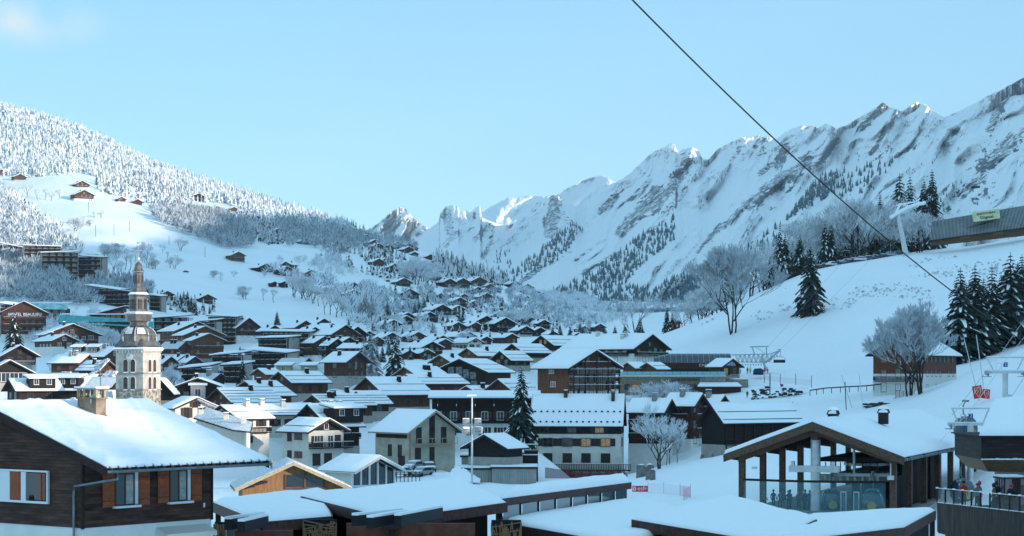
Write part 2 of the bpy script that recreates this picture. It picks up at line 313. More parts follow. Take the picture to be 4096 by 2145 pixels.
# ------------------------------------------------------------------ the massif
def rockmat():
    m = bpy.data.materials.new('alpine_rock_and_snow'); m.use_nodes = True; nt = m.node_tree; N = nt.nodes; L = nt.links; b = N['Principled BSDF']
    at = N.new('ShaderNodeAttribute'); at.attribute_name = 'rock'
    tc = N.new('ShaderNodeTexCoord')
    mp = N.new('ShaderNodeMapping'); mp.inputs['Rotation'].default_value = (0, R(-35), 0); mp.inputs['Scale'].default_value = (.06, .06, .05); L.new(tc.outputs['Object'], mp.inputs[0])
    n = N.new('ShaderNodeTexNoise'); n.inputs['Scale'].default_value = 1; n.inputs['Detail'].default_value = 8; n.inputs['Roughness'].default_value = .78; L.new(mp.outputs[0], n.inputs['Vector'])
    ma = N.new('ShaderNodeMath'); ma.operation = 'MULTIPLY_ADD'; L.new(n.outputs[0], ma.inputs[0]); ma.inputs[1].default_value = 1.5; L.new(at.outputs['Fac'], ma.inputs[2])
    r = N.new('ShaderNodeMapRange'); r.inputs[1].default_value = 1.2; r.inputs[2].default_value = 1.25; L.new(ma.outputs[0], r.inputs[0])
    n2 = N.new('ShaderNodeTexNoise'); n2.inputs['Scale'].default_value = .05; n2.inputs['Detail'].default_value = 8; L.new(tc.outputs['Object'], n2.inputs['Vector'])
    cr = N.new('ShaderNodeValToRGB'); L.new(n2.outputs[0], cr.inputs[0]); e = cr.color_ramp.elements; e[0].position = .35; e[0].color = (.07,.08,.095,1); e[1].position = .66; e[1].color = (.22,.225,.24,1)
    mx = N.new('ShaderNodeMixRGB'); L.new(r.outputs[0], mx.inputs[0]); mx.inputs[1].default_value = (.86,.87,.89,1); L.new(cr.outputs[0], mx.inputs[2])
    L.new(mx.outputs[0], b.inputs['Base Color']); b.inputs['Roughness'].default_value = .8; b.inputs['Specular IOR Level'].default_value = .2
    bp = N.new('ShaderNodeBump'); bp.inputs['Strength'].default_value = .45; bp.inputs['Distance'].default_value = 5; L.new(n.outputs[0], bp.inputs['Height']); L.new(bp.outputs[0], b.inputs['Normal'])
    return m
RM = rockmat()
SK_FAR = [(1300,1010),(1420,960),(1469,922),(1520,888),(1560,850),(1590,832),(1605,828),(1622,834),(1652,872),(1680,893),(1709,906),(1735,905),(1760,925),(1900,1000),(2000,1060)]
SK_REAR = [(1780,900),(1866,850),(1935,846),(1998,809),(2036,790),(2061,793),(2093,787),(2118,782),(2187,785),(2238,777),(2282,746),(2332,720),(2402,703),(2433,714),(2465,728),(2520,755),(2650,800),(2800,850)]
SK_MAIN = [(1560,1010),(1620,985),(1671,950),(1715,916),(1753,890),(1762,856),(1784,828),(1800,824),(1816,820),(1833,826),(1838,846),(1863,840),(1879,852),(1904,828),(1920,826),(1930,872),(1980,892),(2035,903),(2093,872),(2156,834),(2181,802),(2213,780),(2232,780),(2250,802),(2282,815),(2307,828),(2345,777),(2383,761),(2433,742),(2471,727),(2509,702),(2547,670),(2584,632),(2628,601),(2685,574),(2700,580),(2713,610),(2730,600),(2750,594),(2774,587),(2794,600),(2810,637),(2834,637),(2874,597),(2927,567),(2974,547),(3000,552),(3034,543),(3067,547),(3104,557),(3140,530),(3200,503),(3241,502),(3267,510),(3307,497),(3347,517),(3421,480),(3481,443),(3534,410),(3554,427),(3581,437),(3607,447),(3634,427),(3671,407),(3701,417),(3728,443),(3774,470),(3828,447),(3888,420),(3968,377),(4035,343),(4096,310),(4250,250),(4500,190),(4800,150),(5200,230),(5700,300)]
STRIPS = [(2745,640,2690,760,60,.9),(2720,700,2620,840,40,1),(2640,760,2480,930,52,1),(2740,760,2600,930,34,.8),(2600,720,2520,800,26,.8),(2460,790,2400,850,34,1),(2400,850,2350,900,30,.6),(2225,800,2200,930,58,1),(2250,860,2290,900,36,.8),(2130,930,2060,990,22,.7),
 (1905,860,1850,960,26,.7),(1790,850,1800,930,44,.9),(1830,930,1780,980,30,.9),(1960,900,1900,960,30,.9),(1975,930,1935,1030,20,.9),(1730,1010,1700,1050,20,.6),
 (3060,560,3030,640,30,.8),(3140,600,3110,660,44,1),(3234,640,3120,740,50,1),(3150,700,2990,820,56,1),(3000,810,2840,950,26,1),(2880,900,2790,1010,18,1),(3130,628,3040,695,24,1),(2960,590,2920,650,18,.8),(3060,560,3020,590,16,.8),
 (3581,443,3560,500,14,1),(3555,500,3487,612,18,1),(3540,420,3434,523,26,1),(3420,500,3370,560,22,.6),(3660,583,3587,625,20,1),(3560,590,3500,640,20,.5),(3354,563,3260,660,28,.9),(3180,740,3080,840,14,.7),
 (4070,330,3990,430,44,1),(4000,430,3960,520,40,1),(4050,560,3940,660,70,1),(4096,520,4040,560,40,.9),(3934,703,3847,777,42,1),(3980,740,3900,800,26,.8),(3850,800,3800,830,24,.8),(3960,650,3920,690,30,.7),
 (2480,1010,2340,1090,26,.9),(2420,960,2300,1040,14,.8),(2160,1070,2080,1130,26,1),(2600,990,2520,1040,14,.5),(2290,1000,2200,1060,14,.7),(2900,760,2860,830,14,.6)]
ROCKY = {'mountain_peak':.34,'mountain_shoulder':.12,'mountain_massif':.42}
def sheet(name, sky_, s0, s1, nx, base, yb, ys, ny, amp, lam, seed, strips=(), rocky=.0, back=500):
    sx = np.linspace(s0, s1, nx); sk = np.interp(sx, [p[0] for p in sky_], [p[1] for p in sky_])
    sk = sk-(fbm(sx/14+seed, sx*0+seed, 3)-.5)*9
    Yb = np.interp(sx, *yb); Ys = np.interp(sx, *ys)
    t = np.linspace(0, 1, ny)[:, None]; SX = np.broadcast_to(sx, (ny, nx)); bs = np.broadcast_to(np.interp(sx, *base), (ny, nx))
    SY = bs+(sk-bs)*t
    wx = (fbm(SX/180+seed, SY/180, 3)-.5); q0 = .80*SX+.60*SY+wx*90; p0 = -.6*SX+.8*SY
    def saw(v):
        f = v-np.floor(v); return np.where(f < .72, f/.72, (1-f)/.28)
    rel = 0
    for k, (l, a) in enumerate([(1,1),(.41,.40),(.17,.10),(.07,.025)]):
        n = fbm(q0/(lam*l*1.1)+seed+k*7, p0/(lam*l*3.2)+k*3, 3)
        rel = rel+a*(saw(n*3.1)-.5)+a*.8*(fbm(SX/(lam*l*.8)+k, SY/(lam*l*.8)+seed, 2)-.5)
    rg = 1-np.abs(2*fbm(SX/30+seed*3, SY/24+q0/60, 4, .6)-1)*2.2; rel = rel+.045*rg+.018*(1-np.abs(2*fbm(q0/9+seed, p0/34, 3, .6)-1)*2)
    Y = Yb+(Ys-Yb)*(t**1.15)-rel*amp*(np.clip(1.0-.35*t, 0, 2)+1.3*sstep(.70, .93, t)*(1-sstep(.97,1.,t)*.3))
    rock = np.zeros_like(SX)+0.
    for (x0, y0, x1, y1, wd, st) in strips:
        dx, dy = x1-x0, y1-y0; l2 = dx*dx+dy*dy; tt = np.clip(((SX-x0)*dx+(SY-y0)*dy)/l2, 0, 1)
        ds = np.hypot(SX-x0-tt*dx, SY-y0-tt*dy)/(wd*.55)
        rock = np.maximum(rock, st*(1-sstep(.5, 1.5, ds+(fbm(SX/22, SY/22, 3)-.5)*.9)))
    gxr = np.gradient(rel, axis=1)/(sx[1]-sx[0]); steep = sstep(.006, .02, np.abs(gxr))
    dXu = np.stack([np.gradient(a_, axis=1) for a_ in ((SX-HX)/F*Y, Y, (HY-SY)/F*Y)], -1); dXv = np.stack([np.gradient(a_, axis=0) for a_ in ((SX-HX)/F*Y, Y, (HY-SY)/F*Y)], -1)
    nn = np.cross(dXu, dXv); nzz = np.abs(nn[...,2])/np.linalg.norm(nn, axis=-1)
    rock = rock*.50+sstep(.60, .34, nzz)*ROCKY[name]+steep*rocky+sstep(.60, .75, fbm(q0/38+2, p0/200+seed, 4))*rocky*.8
    X = (SX-HX)/F*Y; Z = (HY-SY)/F*Y
    me0 = (X, Y, Z)
    Xb = X[-1]*(1+back/Y[-1]); Yk = Y[-1]+back; Zb = Z[-1]-back*.8        # far side of the crest
    X = np.vstack([X, Xb[None]]); Yf = np.vstack([Y, Yk[None]]); Z = np.vstack([Z, Zb[None]]); rock = np.vstack([rock, rock[-1:]])
    me = gridmesh(name, X, Yf, Z, [RM], True)
    at = me.attributes.new('rock', 'FLOAT', 'POINT'); at.data.foreach_set('value', rock.ravel().astype(np.float32))
    tag(link(name, me), kind='structure')
    return sx, SY, Y
sheet('mountain_peak', SK_FAR, 1300, 2000, 260, ([1300,2000],[1200,1200]), ([0,5000],[7600,7600]), ([0,5000],[9300,9300]), 120, 260, 150, 3., [(1560,880,1530,960,40,1),(1640,900,1630,950,26,.8),(1600,850,1570,930,30,.6)], .25)
sheet('mountain_shoulder', SK_REAR, 1780, 2800, 300, ([1780,2800],[1100,1100]), ([0,5000],[7300,7300]), ([0,5000],[8300,8300]), 120, 160, 260, 9., [(2160,810,2130,850,24,.8)], .0)
MS = sheet('mountain_massif', SK_MAIN, 1560, 5700, 1500, ([1560,2000,2600,3000,3600,4096,4500],[1180,1290,1300,1290,1200,1100,1000]), ([1560,2100,2700,3400,4096,4500],[5600,4600,4200,3900,3400,3200]), ([1560,2100,2700,3400,4096,4500],[7600,7200,6400,5600,4700,4400]), 300, 165, 230, 5., STRIPS, .03)
def massif(sx, sy):
    i = int(np.clip(np.searchsorted(MS[0], sx), 0, len(MS[0])-1)); c = MS[1][:, i]; j = int(np.argmin(abs(c-sy))); Y = float(MS[2][j, i])
    return P(sx, sy, Y)
# ------------------------------------------------------------------ houses
WM = {}
WST = {'b': (FRAME, None, GLASS), 'w': (FRAMEW, None, GLASS), 'c': (FRAME, None, GLASSL), 'd': (FRAME, DKSH, GLASS), 'o': (FRAMEW, BROWN, GLASS),
       'l': (FRAME, DKSH, WARMREFL), 'L': (FRAME, None, WARMREFL), 'x': (DKSH, None, DKSH), 's': (FRAMEW, DKSH, GLASSL)}
def winmesh(w, h, st, fine):
    k = (w, h, st, fine)
    if k in WM: return WM[k]
    fr, sh, pn = WST[st]; b = MB(); t = .09
    for x0, x1, z0, z1 in ((-w/2-t,w/2+t,h/2,h/2+t),(-w/2-t,-w/2,-h/2,h/2),(w/2,w/2+t,-h/2,h/2)): b.box(x0,x1,-.07,.02,z0,z1)
    b.box(-w/2-.12, w/2+.12, -.16, .02, -h/2-.1, -h/2)
    if st != 'x': b.box(-.03,.03,-.05,.0,-h/2,h/2)
    if sh:
        for s in (-1, 1): b.box(*sorted((s*(w/2+t+.03), s*(w/2+t+.03+w*.52))), -.08, -.01, -h/2, h/2, 1)
    p = MB(); p.box(-w/2, w/2, -.025, .01, -h/2, h/2, 0)
    if fine: WM[k] = (b.mesh('window', [fr, sh or fr]), p.mesh('pane', [pn]))
    else:
        b.M = None; b.box(-w/2, w/2, -.025, .01, -h/2, h/2, 2); WM[k] = (b.mesh('window', [fr, sh or fr, pn]), None)
    return WM[k]
def window(par, W, L, face, u, z, w=1.1, h=1.2, st='b', fine=False):
    loc, rz = {'f': ((u, 0, z), 0), 'l': ((-W/2, u, z), -math.pi/2), 'r': ((W/2, u, z), math.pi/2)}[face]
    m, p = winmesh(round(w,1), round(h,1), st, fine); o = link('window', m, par, loc, rz)
    if p: link('pane', p, o)
    return o
def balcony(par, W, L, face, u0, u1, z, mt, depth=1.3, h=1.0, bars=True):
    b = MB(); n = max(2, int((u1-u0)/1.6)); b.box(u0, u1, -depth, 0, z-.18, z, 0); b.box(u0, u1, -depth-.05, -depth, z+h-.1, z+h, 0)
    if bars:
        k = max(4, int((u1-u0)/.3))
        for i in range(k+1):
            x = u0+(u1-u0)*i/k; b.box(x-.07, x+.07, -depth-.03, -depth+.02, z+.08, z+h-.1, 0)
    else: b.box(u0, u1, -depth-.03, -depth+.03, z-.1, z+h-.14, 0)
    for x in (u0, u1-.08): b.box(x, x+.08, -depth+.03, 0, z+h-.12, z+h-.02, 0); b.box(x, x+.06, -depth+.03, -.02, z+.1, z+h-.2, 0)
    b.box(u0+.02, u1-.02, -depth-.08, -depth+.06, z+h, z+h+.06, 1)
    loc, rz = {'f': ((0,0,0), 0), 'l': ((-W/2,0,0), -math.pi/2), 'r': ((W/2,0,0), math.pi/2)}[face]
    if face == 'l':
        for i, (x, y, zz) in enumerate(b.v): b.v[i] = (-x, y, zz)      # run backwards along the long wall
        b.f = [tuple(reversed(f)) for f in b.f]
    return b.build('balcony', [mt, SNOW], par, loc, rz)
def chim(par, x, y, z, kind='w', s=1.0, h=1.5):
    b = MB()
    if kind == 'w':                                  # boarded, flared
        b.add([(-.55*s,-.55*s,-1),(.55*s,-.55*s,-1),(.55*s,.55*s,-1),(-.55*s,.55*s,-1),(-.32*s,-.32*s,h),(.32*s,-.32*s,h),(.32*s,.32*s,h),(-.32*s,.32*s,h)],
              [(0,1,5,4),(1,2,6,5),(2,3,7,6),(3,0,4,7),(4,5,6,7)], 0)
        b.box(-.42*s,.42*s,-.42*s,.42*s,h,h+.12,1); b.box(-.38*s,.38*s,-.38*s,.38*s,h+.12,h+.32,2); m = DARKV
    else:
        b.box(-.5*s,.5*s,-.4*s,.4*s,-1.2,h,0)
        for sx in (-.42,.34):
            for sy in (-.32,.24): b.box(sx*s,(sx+.08)*s,sy*s,(sy+.08)*s,h,h+.25,0)
        b.box(-.58*s,.58*s,-.48*s,.48*s,h+.25,h+.33,1); b.box(-.52*s,.52*s,-.42*s,.42*s,h+.33,h+.5,2); m = {'c':CREAM,'g':CONC,'r':BROWN}[kind]
    return b.build('chimney', [m, ROOF, SNOW], par, (x, y, z))
def gable_roof(par, W, L, H, tp, of, os_, snow=.3, deck=ROOF, verge=BEAMD, guards=(), tex=None, tiles=False, name='roof', ob=None):
    a = W/2+os_; ze = H-os_*tp; zr = H+W/2*tp; t = .16; ob = of*.6 if ob is None else ob
    b = MB(); b.prism([(-a,ze),(0,zr),(a,ze),(a,ze+t),(0,zr+t),(-a,ze+t)], -of, L+ob)
    b.box(-a-.07,-a,-of+.02,L+ob,ze-.05,ze+.1,1); b.box(a,a+.07,-of+.02,L+ob,ze-.05,ze+.1,1)
    for s in (-1, 1):
        for y0 in (-of-.06, L+ob):
            v = [(s*a,ze-.16),(0,zr-.16),(0,zr+t+.05),(s*a,ze+t+.05)]
            if s > 0: v = v[::-1]
            b.prism(v, y0, y0+.06, 1)
    ro = b.build(name, [deck, verge], par)
    if snow > 0:
        s = MB(); e = .08; f = of-.03; z0 = ze+t+.003; zt = zr+t+.003; n = max(3, min(10, int(L/2.2))); k = 5
        xs = [-a+e*.2] + [-a+.14+(a-.14)*i/k for i in range(k)] + [0] + [a-.14-(a-.14)*i/k for i in range(k-1,-1,-1)] + [a-e*.2]
        ys = [-f] + [-f+.16] + [-f+.16+(L+ob+f-.32)*j/n for j in range(1, n)] + [L+ob-.16, L+ob]
        sd = (W*7.3+L*3.1+H) % 50; g = []
        for j, y in enumerate(ys):
            row = []
            for i, x in enumerate(xs):
                base = z0+(a-abs(x))*(zt-z0)/a; edge = (i in (0, len(xs)-1)) or (j in (0, len(ys)-1))
                h = .10 if edge else snow*(.85+.35*float(vnoise(np.array([x/1.6+sd]), np.array([y/1.6+sd]))[0]))
                if abs(x) < .01: h *= .93
                row.append((x, y, base+h))
            g.append(row)
        m = len(xs); vs = [p for r in g for p in r]; fs = [(j*m+i, j*m+i+1, (j+1)*m+i+1, (j+1)*m+i) for j in range(len(ys)-1) for i in range(m-1)]
        s.add(vs, fs); nb = len(vs)
        ring = [(0,i) for i in range(m)]+[(j,m-1) for j in range(1,len(ys))]+[(len(ys)-1,i) for i in range(m-2,-1,-1)]+[(j,0) for j in range(len(ys)-2,0,-1)]
        low = [(g[j][i][0], g[j][i][1], z0+(a-abs(g[j][i][0]))*(zt-z0)/a) for j, i in ring]; top = [g[j][i] for j, i in ring]; q = len(ring)
        s.add(top+low, [(i, i+q, (i+1)%q+q, (i+1)%q) for i in range(q)])
        s.sm = True
        if tiles:                                    # thin snow with the tile ribs showing
            so_ = s.build('snow_cover', tex or SNOWT, ro)
        else: so_ = s.build('snow_cover', tex or SNOW, ro)
        if guards:
            gb = MB()
            for fr in guards:
                for sg in (-1, 1):
                    x = sg*a*(1-fr); z = z0+(a-abs(x))*(zt-z0)/a+snow*1.0
                    gb.bar((x,-f+.3,z),(x,L+ob-.3,z), .16, .14)
            gb.build('snow_guard', ROOF, ro)
    return ro
STY = {  # wall, masonry, masonry share of height, window style, balcony material, verge
 'dark': (DARK, GREYP, .22, 'b', DARKV, BEAMD), 'brown': (BROWN, GREYP, .2, 'b', DARKV, REDW), 'red': (REDB, WHITE, .2, 'b', BROWN, REDW), 'orange': (ORANGE, GREYP, .25, 'b', BROWN, BEAM),
 'cream': (CREAM, None, 0, 'd', DARKV, BEAMD), 'white': (DARK, WHITE, .62, 'b', DARKV, BEAMD), 'beige': (BEIGE, None, 0, 'b', TAN, TAN), 'half': (BROWN, WHITE, .45, 'w', BROWN, BEAMD), 'rust': (RUST, None, 0, 'b', DARKV, BEAMD), 'honey': (HONEY, CREAM, .15, 'b', HONEY, TAN)}
PADS = []
def chalet(ax, ay, Y, th, gpx, drop, lpx, hpx, sty, label, group=None, name='chalet', cat='chalet', snow=.25, guards=(), balc=1, ch=1, chk='w', win=None, of=1.1, os_=None, L=None, fine=None,
           H=None, sink=8, extra=None, tiles=False, minH=2.2, auto=True, deck=ROOF, verge=None):
    t = R(th); s = Y/F; fine = (Y < 420) if fine is None else fine
    Wt = gpx*s/max(.2, math.cos(t)); os_ = os_ if os_ is not None else min(1.2, Wt*.1); W = Wt-2*os_
    L = L or min(34, max(5, lpx*s/max(.3, abs(math.sin(t)))-of*1.6)); tp = max(.16, drop*s/(Wt/2)); tp = min(tp, 1.1)
    H = H or max(minH, hpx*s+os_*tp); rise = W/2*tp
    ap = P(ax, ay, Y); front = Vector((math.sin(t), -math.cos(t), 0))
    loc = ap-front*of-Vector((0,0,H+rise+.16+snow*.9))
    wm, mm, ms, ws, bm, vg = STY[sty]; vg = verge or vg
    cc = loc+Matrix.Rotation(t, 3, 'Z') @ Vector((0, L/2, 0)); zpad_ = loc.z-(3.2 if name == 'old_barn' else 0)
    PADS.extend([((loc+Matrix.Rotation(t,3,'Z')@Vector((0,L*q_,0))).x, (loc+Matrix.Rotation(t,3,'Z')@Vector((0,L*q_,0))).y, zpad_, min(W,L)*.5+.5, name) for q_ in ((.15,.5,.85) if L > W*1.1 else (.5,))])
    root = thing(name, label, cat, loc, t, group)
    hb = H*ms; b = MB(); b.prism([(-W/2,hb if mm else -sink),(W/2,hb if mm else -sink),(W/2,H),(0,H+rise),(-W/2,H)], 0, L); b.build('wall', wm, root)
    if mm: b = MB(); b.box(-W/2-.06,W/2+.06,-.06,L+.06,-sink,hb); b.build('base', mm, root)
    ro = gable_roof(root, W, L, H, tp, of, os_, snow, guards=guards, verge=vg, tiles=tiles, deck=deck)
    rd = random.Random(int(ax*7+ay))
    small = Y > 1150
    if auto:
        nf = max(1, int(round(H/2.7))); fh = H/nf; side = 'l' if th > 0 else 'r'
        nc = max(1, int(W/(3.0 if not small else 3.6))); nl = max(1, int(L/3.4))
        for i in range(nf):
            z = (i+.52)*fh
            if math.cos(t) > .3:
                for j in range(nc):
                    if rd.random() < .12: continue
                    st = ws if rd.random() > .25 else ('c' if ws != 'w' else 's')
                    window(root, W, L, 'f', (j+.5)/nc*W*.86-W*.43, z, 1.1 if rd.random() < .6 else 1.5, 1.3 if rd.random() < .5 else 1.9, st, fine)
            if abs(math.sin(t)) > .3 and not small:
                for j in range(nl):
                    if rd.random() < .15: continue
                    window(root, W, L, side, (j+.5)/nl*L*.9+L*.05, z, 1.1, 1.2, ws, fine)
        if rise > 1.6: window(root, W, L, 'f', 0, H+rise*.3, 1.0, 1.0, ws, fine)
        if balc and H > 3.6:
            for i in range(1, nf):
                if i <= balc and math.cos(t) > .4: balcony(root, W, L, 'f', -W*.46, W*.46, i*fh, bm, 1.2, .95, Y < 700)
                if i <= balc and abs(math.sin(t)) > .55 and not small: balcony(root, W, L, side, L*.06, L*.94, i*fh, bm, 1.1, .95, Y < 700)
        for i in range(ch):
            sg = -1 if th > 0 else 1; y = L*(.3+.4*rd.random()) if i == 0 else L*(.15+.7*rd.random()); fx = .18+.3*rd.random()
            chim(ro, sg*W/2*fx, y, H+rise*(1-fx)+snow*.4, chk, 1. if not small else 1.1, 1.25)
    if extra: extra(root, ro, W, L, H, tp, rise)
    return root
def bigchalet(r, W, L, H, rise):
    b = MB(); b.box(-W/2+.1, W/2-.1, -.05, .0, 0, H*.98); b.build('plaster_front', WHITE, r)
    for i in range(1, 4):
        z = i*H/4; balcony(r, W, L, 'f', -W/2, W/2, z, BROWN, 1.5, 1.05, True)
    for i in range(4):
        for j in range(5):
            x = (j+.5)/5*W-W/2; z = (i+.5)*H/4
            window(r, W, L, 'f', x-.4, z, 1.0, 1.9, ['b','d','c','b','x'][(i*2+j) % 5], False)
    b = MB()
    for j in range(5): x = -W/2+.15+(W-.3)*j/4; b.box(x-.14,x+.14,-1.55,-1.3,-1,H+(1-abs(2*j/4-1))*rise-.1)
    b.build('post', BEAMD, r)
    balcony(r, W, L, 'f', -W*.3, W*.3, H+.0, BROWN, 1.4, 1.0, True)
    for x in (-1.4, 1.4): window(r, W, L, 'f', x, H+1.2, 1.2, 1.6, 'c', False)
    for y, z in ((L*.55,H*.85),(L*.5,H*.42)): window(r, W, L, 'l', y, z, 1.6, 1.0, 'w', True)
def gablepic(r, W, H, rise):
    b = MB(); b.add([(-1.8,-.08,H+.1),(1.8,-.08,H+.1),(1.1,-.08,H+rise*.55),(0,-.08,H+rise*.8),(-1.1,-.08,H+rise*.55)], [(0,1,2,3,4)])
    b.build('mountain_picture', mat('picture_blue', (.1,.35,.55), .5, noise=(1.3,.5,(.6,.7,.75))), r)
    for x in (-1.5, 1.4): window(r, W, 5, 'f', x, H*.45, 1.2, 1.7, 'l' if x < 0 else 'b', False)
def icicles(r, W, H, tp):
    b = MB(); a = W/2+.9
    for i in range(40):
        x = a*(i/39); z = H+W/2*tp-x*tp; l = .3+.6*rnd.random(); b.add([(x-.05,-1.15,z),(x+.05,-1.15,z),(x,-1.2,z),(x,-1.17,z-l)], [(0,1,3),(1,2,3),(2,0,3)])
    b.build('icicles', SNOW, r)
def creamhouse(r, W, L, H, tp, rise):
    fh = H/2
    b = MB(); b.prism([(-W/2+.02,H-.05),(W/2-.02,H-.05),(0,H+rise-.08)], -.05, .02); b.build('gable_boards', DARK, r)
    window(r, W, L, 'f', 0, H+rise*.38, .8, 1.0, 'w', True)
    balcony(r, W, L, 'f', -W*.5, W*.5+1.2, fh, BLACK, 1.3, 1.0, True)
    for x, st in ((-W*.26,'o'),(W*.12,'w'),(W*.33,'x')): window(r, W, L, 'f', x, fh+1.05, 1.1, 2.0, st, True)
    for x, st in ((-W*.28,'x'),(W*.05,'x')): window(r, W, L, 'f', x, .95, 1.5, 1.9, st, True)
    for z in (fh*.55, fh*1.6):
        window(r, W, L, 'l', L*.72, z, 1.1, 1.4, 'x', True)
        for k in range(3): window(r, W, L, 'l', L*.28+k*.8, z+.1, .5, 1.0, 'b', True)
def barnhouse(r, W, L, H, tp, rise):
    for x, z, w_, h in ((-W*.28,H*.86,1.0,2.6),(0,H*.86,1.0,2.6),(W*.25,H*.86,1.0,2.6),(0,H+rise*.35,1.0,2.6),(-W*.3,H*.38,1.1,1.8),(W*.0,H*.36,.9,2.2)): window(r, W, L, 'f', x, z, w_, h, 'x', True)
    b = MB(); b.box(-W*.42,W*.44,-1.5,0,H*.62,H*.62+.12)
    for k in range(9): x = -W*.42+W*.86*k/8; b.box(x,x+.07,-1.5,-1.43,H*.62,H*.62+1.1)
    b.box(-W*.42,-W*.02,-1.52,-1.42,H*.62+1.0,H*.62+1.1); b.box(W*.06,W*.44,-1.52,-1.42,H*.62+1.0,H*.62+1.1)
    b.build('scaffold_balcony', TAN, r)
    b = MB(); b.box(-W/2-.05,-W/2+.02,.4,L-.3,H*.78,H-.4); b.build('side_boards', DARK, r)
    for y, z in ((L*.25,H*.45),(L*.55,H*.45)): window(r, W, L, 'l', y, z, 1.0, 1.9, 'x', True)
    window(r, W, L, 'l', L*.2, 1.0, 1.8, 2.0, 'x', True)
    b = MB(); b.tube([(-W/2+.1,-.15,H-.2),(-W/2+.3,-.2,H-1),(-W/2+.25,-.12,0)], .07, 6); b.build('downpipe', mat('copper_pipe',(.4,.13,.08),.4,.4), r)
def honeyx(r, ro, W, L, H, rise):
    b = MB(); b.box(-.9,3.8,-.12,.02,H-.3,H-.15); b.box(-.9,-.75,-.14,0,H-.3,H+1.3); b.box(1.2,1.4,-.14,0,H-.2,H+1.6); b.box(3.3,3.45,-.14,0,H-.3,H+.9); b.build('window_frame', BEAM, r)
    b = MB(); b.add([(-.7,-.03,H-.1),(1.2,-.03,H-.1),(1.2,-.03,H+rise*.55),(-.7,-.03,H+rise*.5)],[(0,1,2,3)]); b.build('window', GLASS, r)
    b = MB(); b.add([(1.4,-.03,H-.1),(3.3,-.03,H-.1),(3.3,-.03,H+rise*.25),(1.4,-.03,H+rise*.5)],[(0,1,2,3)]); b.build('window', GLASS, r)
    b = MB(); b.tube([(-2.2,2.5,H+.9),(-2.2,2.5,H+2.9)],.12,8); b.build('flue', CONC, ro)
    for x in (-3.2,-4.6): b = MB(); b.box(x-.35,x+.35,-.9,0,H+(W/2-abs(x))*.3-.3,H+(W/2-abs(x))*.3-.05); b.build('purlin_end', BEAMD, r)
def glazx(r, W, L, H, tp, rise):
    b = MB()
    b.prism([(-W/2+.15,.1),(W/2-.15,.1),(W/2-.15,H),(0,H+rise-.25),(-W/2+.15,H)],-.03,-.003); b.build('glazing', GLASS, r)
    n = 5
    for i in range(n+1):
        x = -W/2+.1+i*(W-.2)/n; b = MB(); b.box(x-.13,x+.13,-.22,-.03,-3,H+rise*(1-abs(x)/(W/2))-.15); b.build('post', FRAMEW, r)
    for z in (H*.48, H*.02): b = MB(); b.box(-W/2,W/2,-.2,-.03,z-.14,z+.14); b.build('rail', FRAMEW, r)
# ------------------------------------------------------------------ village houses (gable apex pixel, distance, turn, widths in photo pixels)
G3 = (.18,.55)
def text(name, body, size, mt, par, loc, rot=(math.pi/2,0,0), ext=.03, sx=1.0):
    c = bpy.data.curves.new(name, 'FONT'); c.body = body; c.size = size; c.extrude = ext; c.align_x = 'CENTER'; c.align_y = 'CENTER'; c.materials.append(mt)
    o = bpy.data.objects.new(name, c); C.objects.link(o); o.location = loc; o.rotation_euler = rot
    bpy.context.view_layer.update(); me = bpy.data.meshes.new_from_object(o.evaluated_get(bpy.context.evaluated_depsgraph_get())); bpy.data.objects.remove(o)
    o = link(name, me, par, loc); o.rotation_euler = rot; o.scale = (sx, 1, 1); return o
def dormer(ro, x, y, z, w, d, sg, n=2, mt=DARK):
    "shed dormer standing on the roof slope, opening towards side sg"
    b = MB(); b.box(min(x,x+sg*d), max(x,x+sg*d), y-w/2, y+w/2, z-1.2, z+1.4, 0)
    x1 = x+sg*(d+.5); x0 = x-sg*.8
    tp_ = [(x0,y-w/2-.5,z+2.15),(x1,y-w/2-.5,z+1.45),(x1,y+w/2+.5,z+1.45),(x0,y+w/2+.5,z+2.15)]
    if sg < 0: tp_ = tp_[::-1]
    b.slab(tp_, .15, 1); b.slab([(p[0],p[1],p[2]+.34) for p in tp_], .33, 2)
    o = b.build('dormer', [mt, ROOF, SNOW], ro)
    for i in range(n):
        m = winmesh(1.0, 1.1, 'w', False)[0]; link('window', m, o, (x+sg*d, y-w/2+(i+.5)*w/n, z+.65), math.pi/2*sg)
def dorm(side, fr, yf, w, d=2.6, n=2, mt=DARK):
    def f(r, ro, W, L, H, tp, rise):
        x = side*W/2*(1-fr); dormer(ro, x-side*.2, L*yf, H+rise*fr*1.0, w, d, side, n, mt)
    return f
def posts(r, W, L, H, zs=()):
    b = MB(); n = 5
    for i in range(n): x = -W/2+.2+(W-.4)*i/(n-1); b.box(x-.12,x+.12,-1.2,-.96,0,H)
    b.build('post', BEAMD, r)
def pinkbay(r, W, H):
    b = MB(); b.box(-1.6,1.6,-1.0,0,-6,H+.4); o = b.build('bay', PINK, r)
    b = MB(); b.slab([(-2.1,-1.5,H+.7),(2.1,-1.5,H+.7),(2.1,0,H+1.1),(-2.1,0,H+1.1)],.45); b.build('bay_roof', SNOW, o)
    m = winmesh(1.2,1.6,'w',False)[0]; link('window', m, o, (0,-1.0,H-1.4))
A = chalet
A(96,1203,900,14,190,48,90,105,'red','red-brown wooden hotel at the left edge with white lettering under its eaves',name='hotel',cat='hotel',balc=4,ch=1,
  extra=lambda r,ro,W,L,H,tp,rise: text('lettering','HOTEL BEAULIEU',1.75,FRAMEW,r,(.4,-1.5,H-1.0),ext=.1))
A(293,1293,720,28,215,46,60,60,'half','wide chalet with white balconies behind frosted trees, below the teal roofs',balc=2)
A(262,1336,700,30,100,26,130,42,'half','long low chalet just left of the wide white-balconied one')
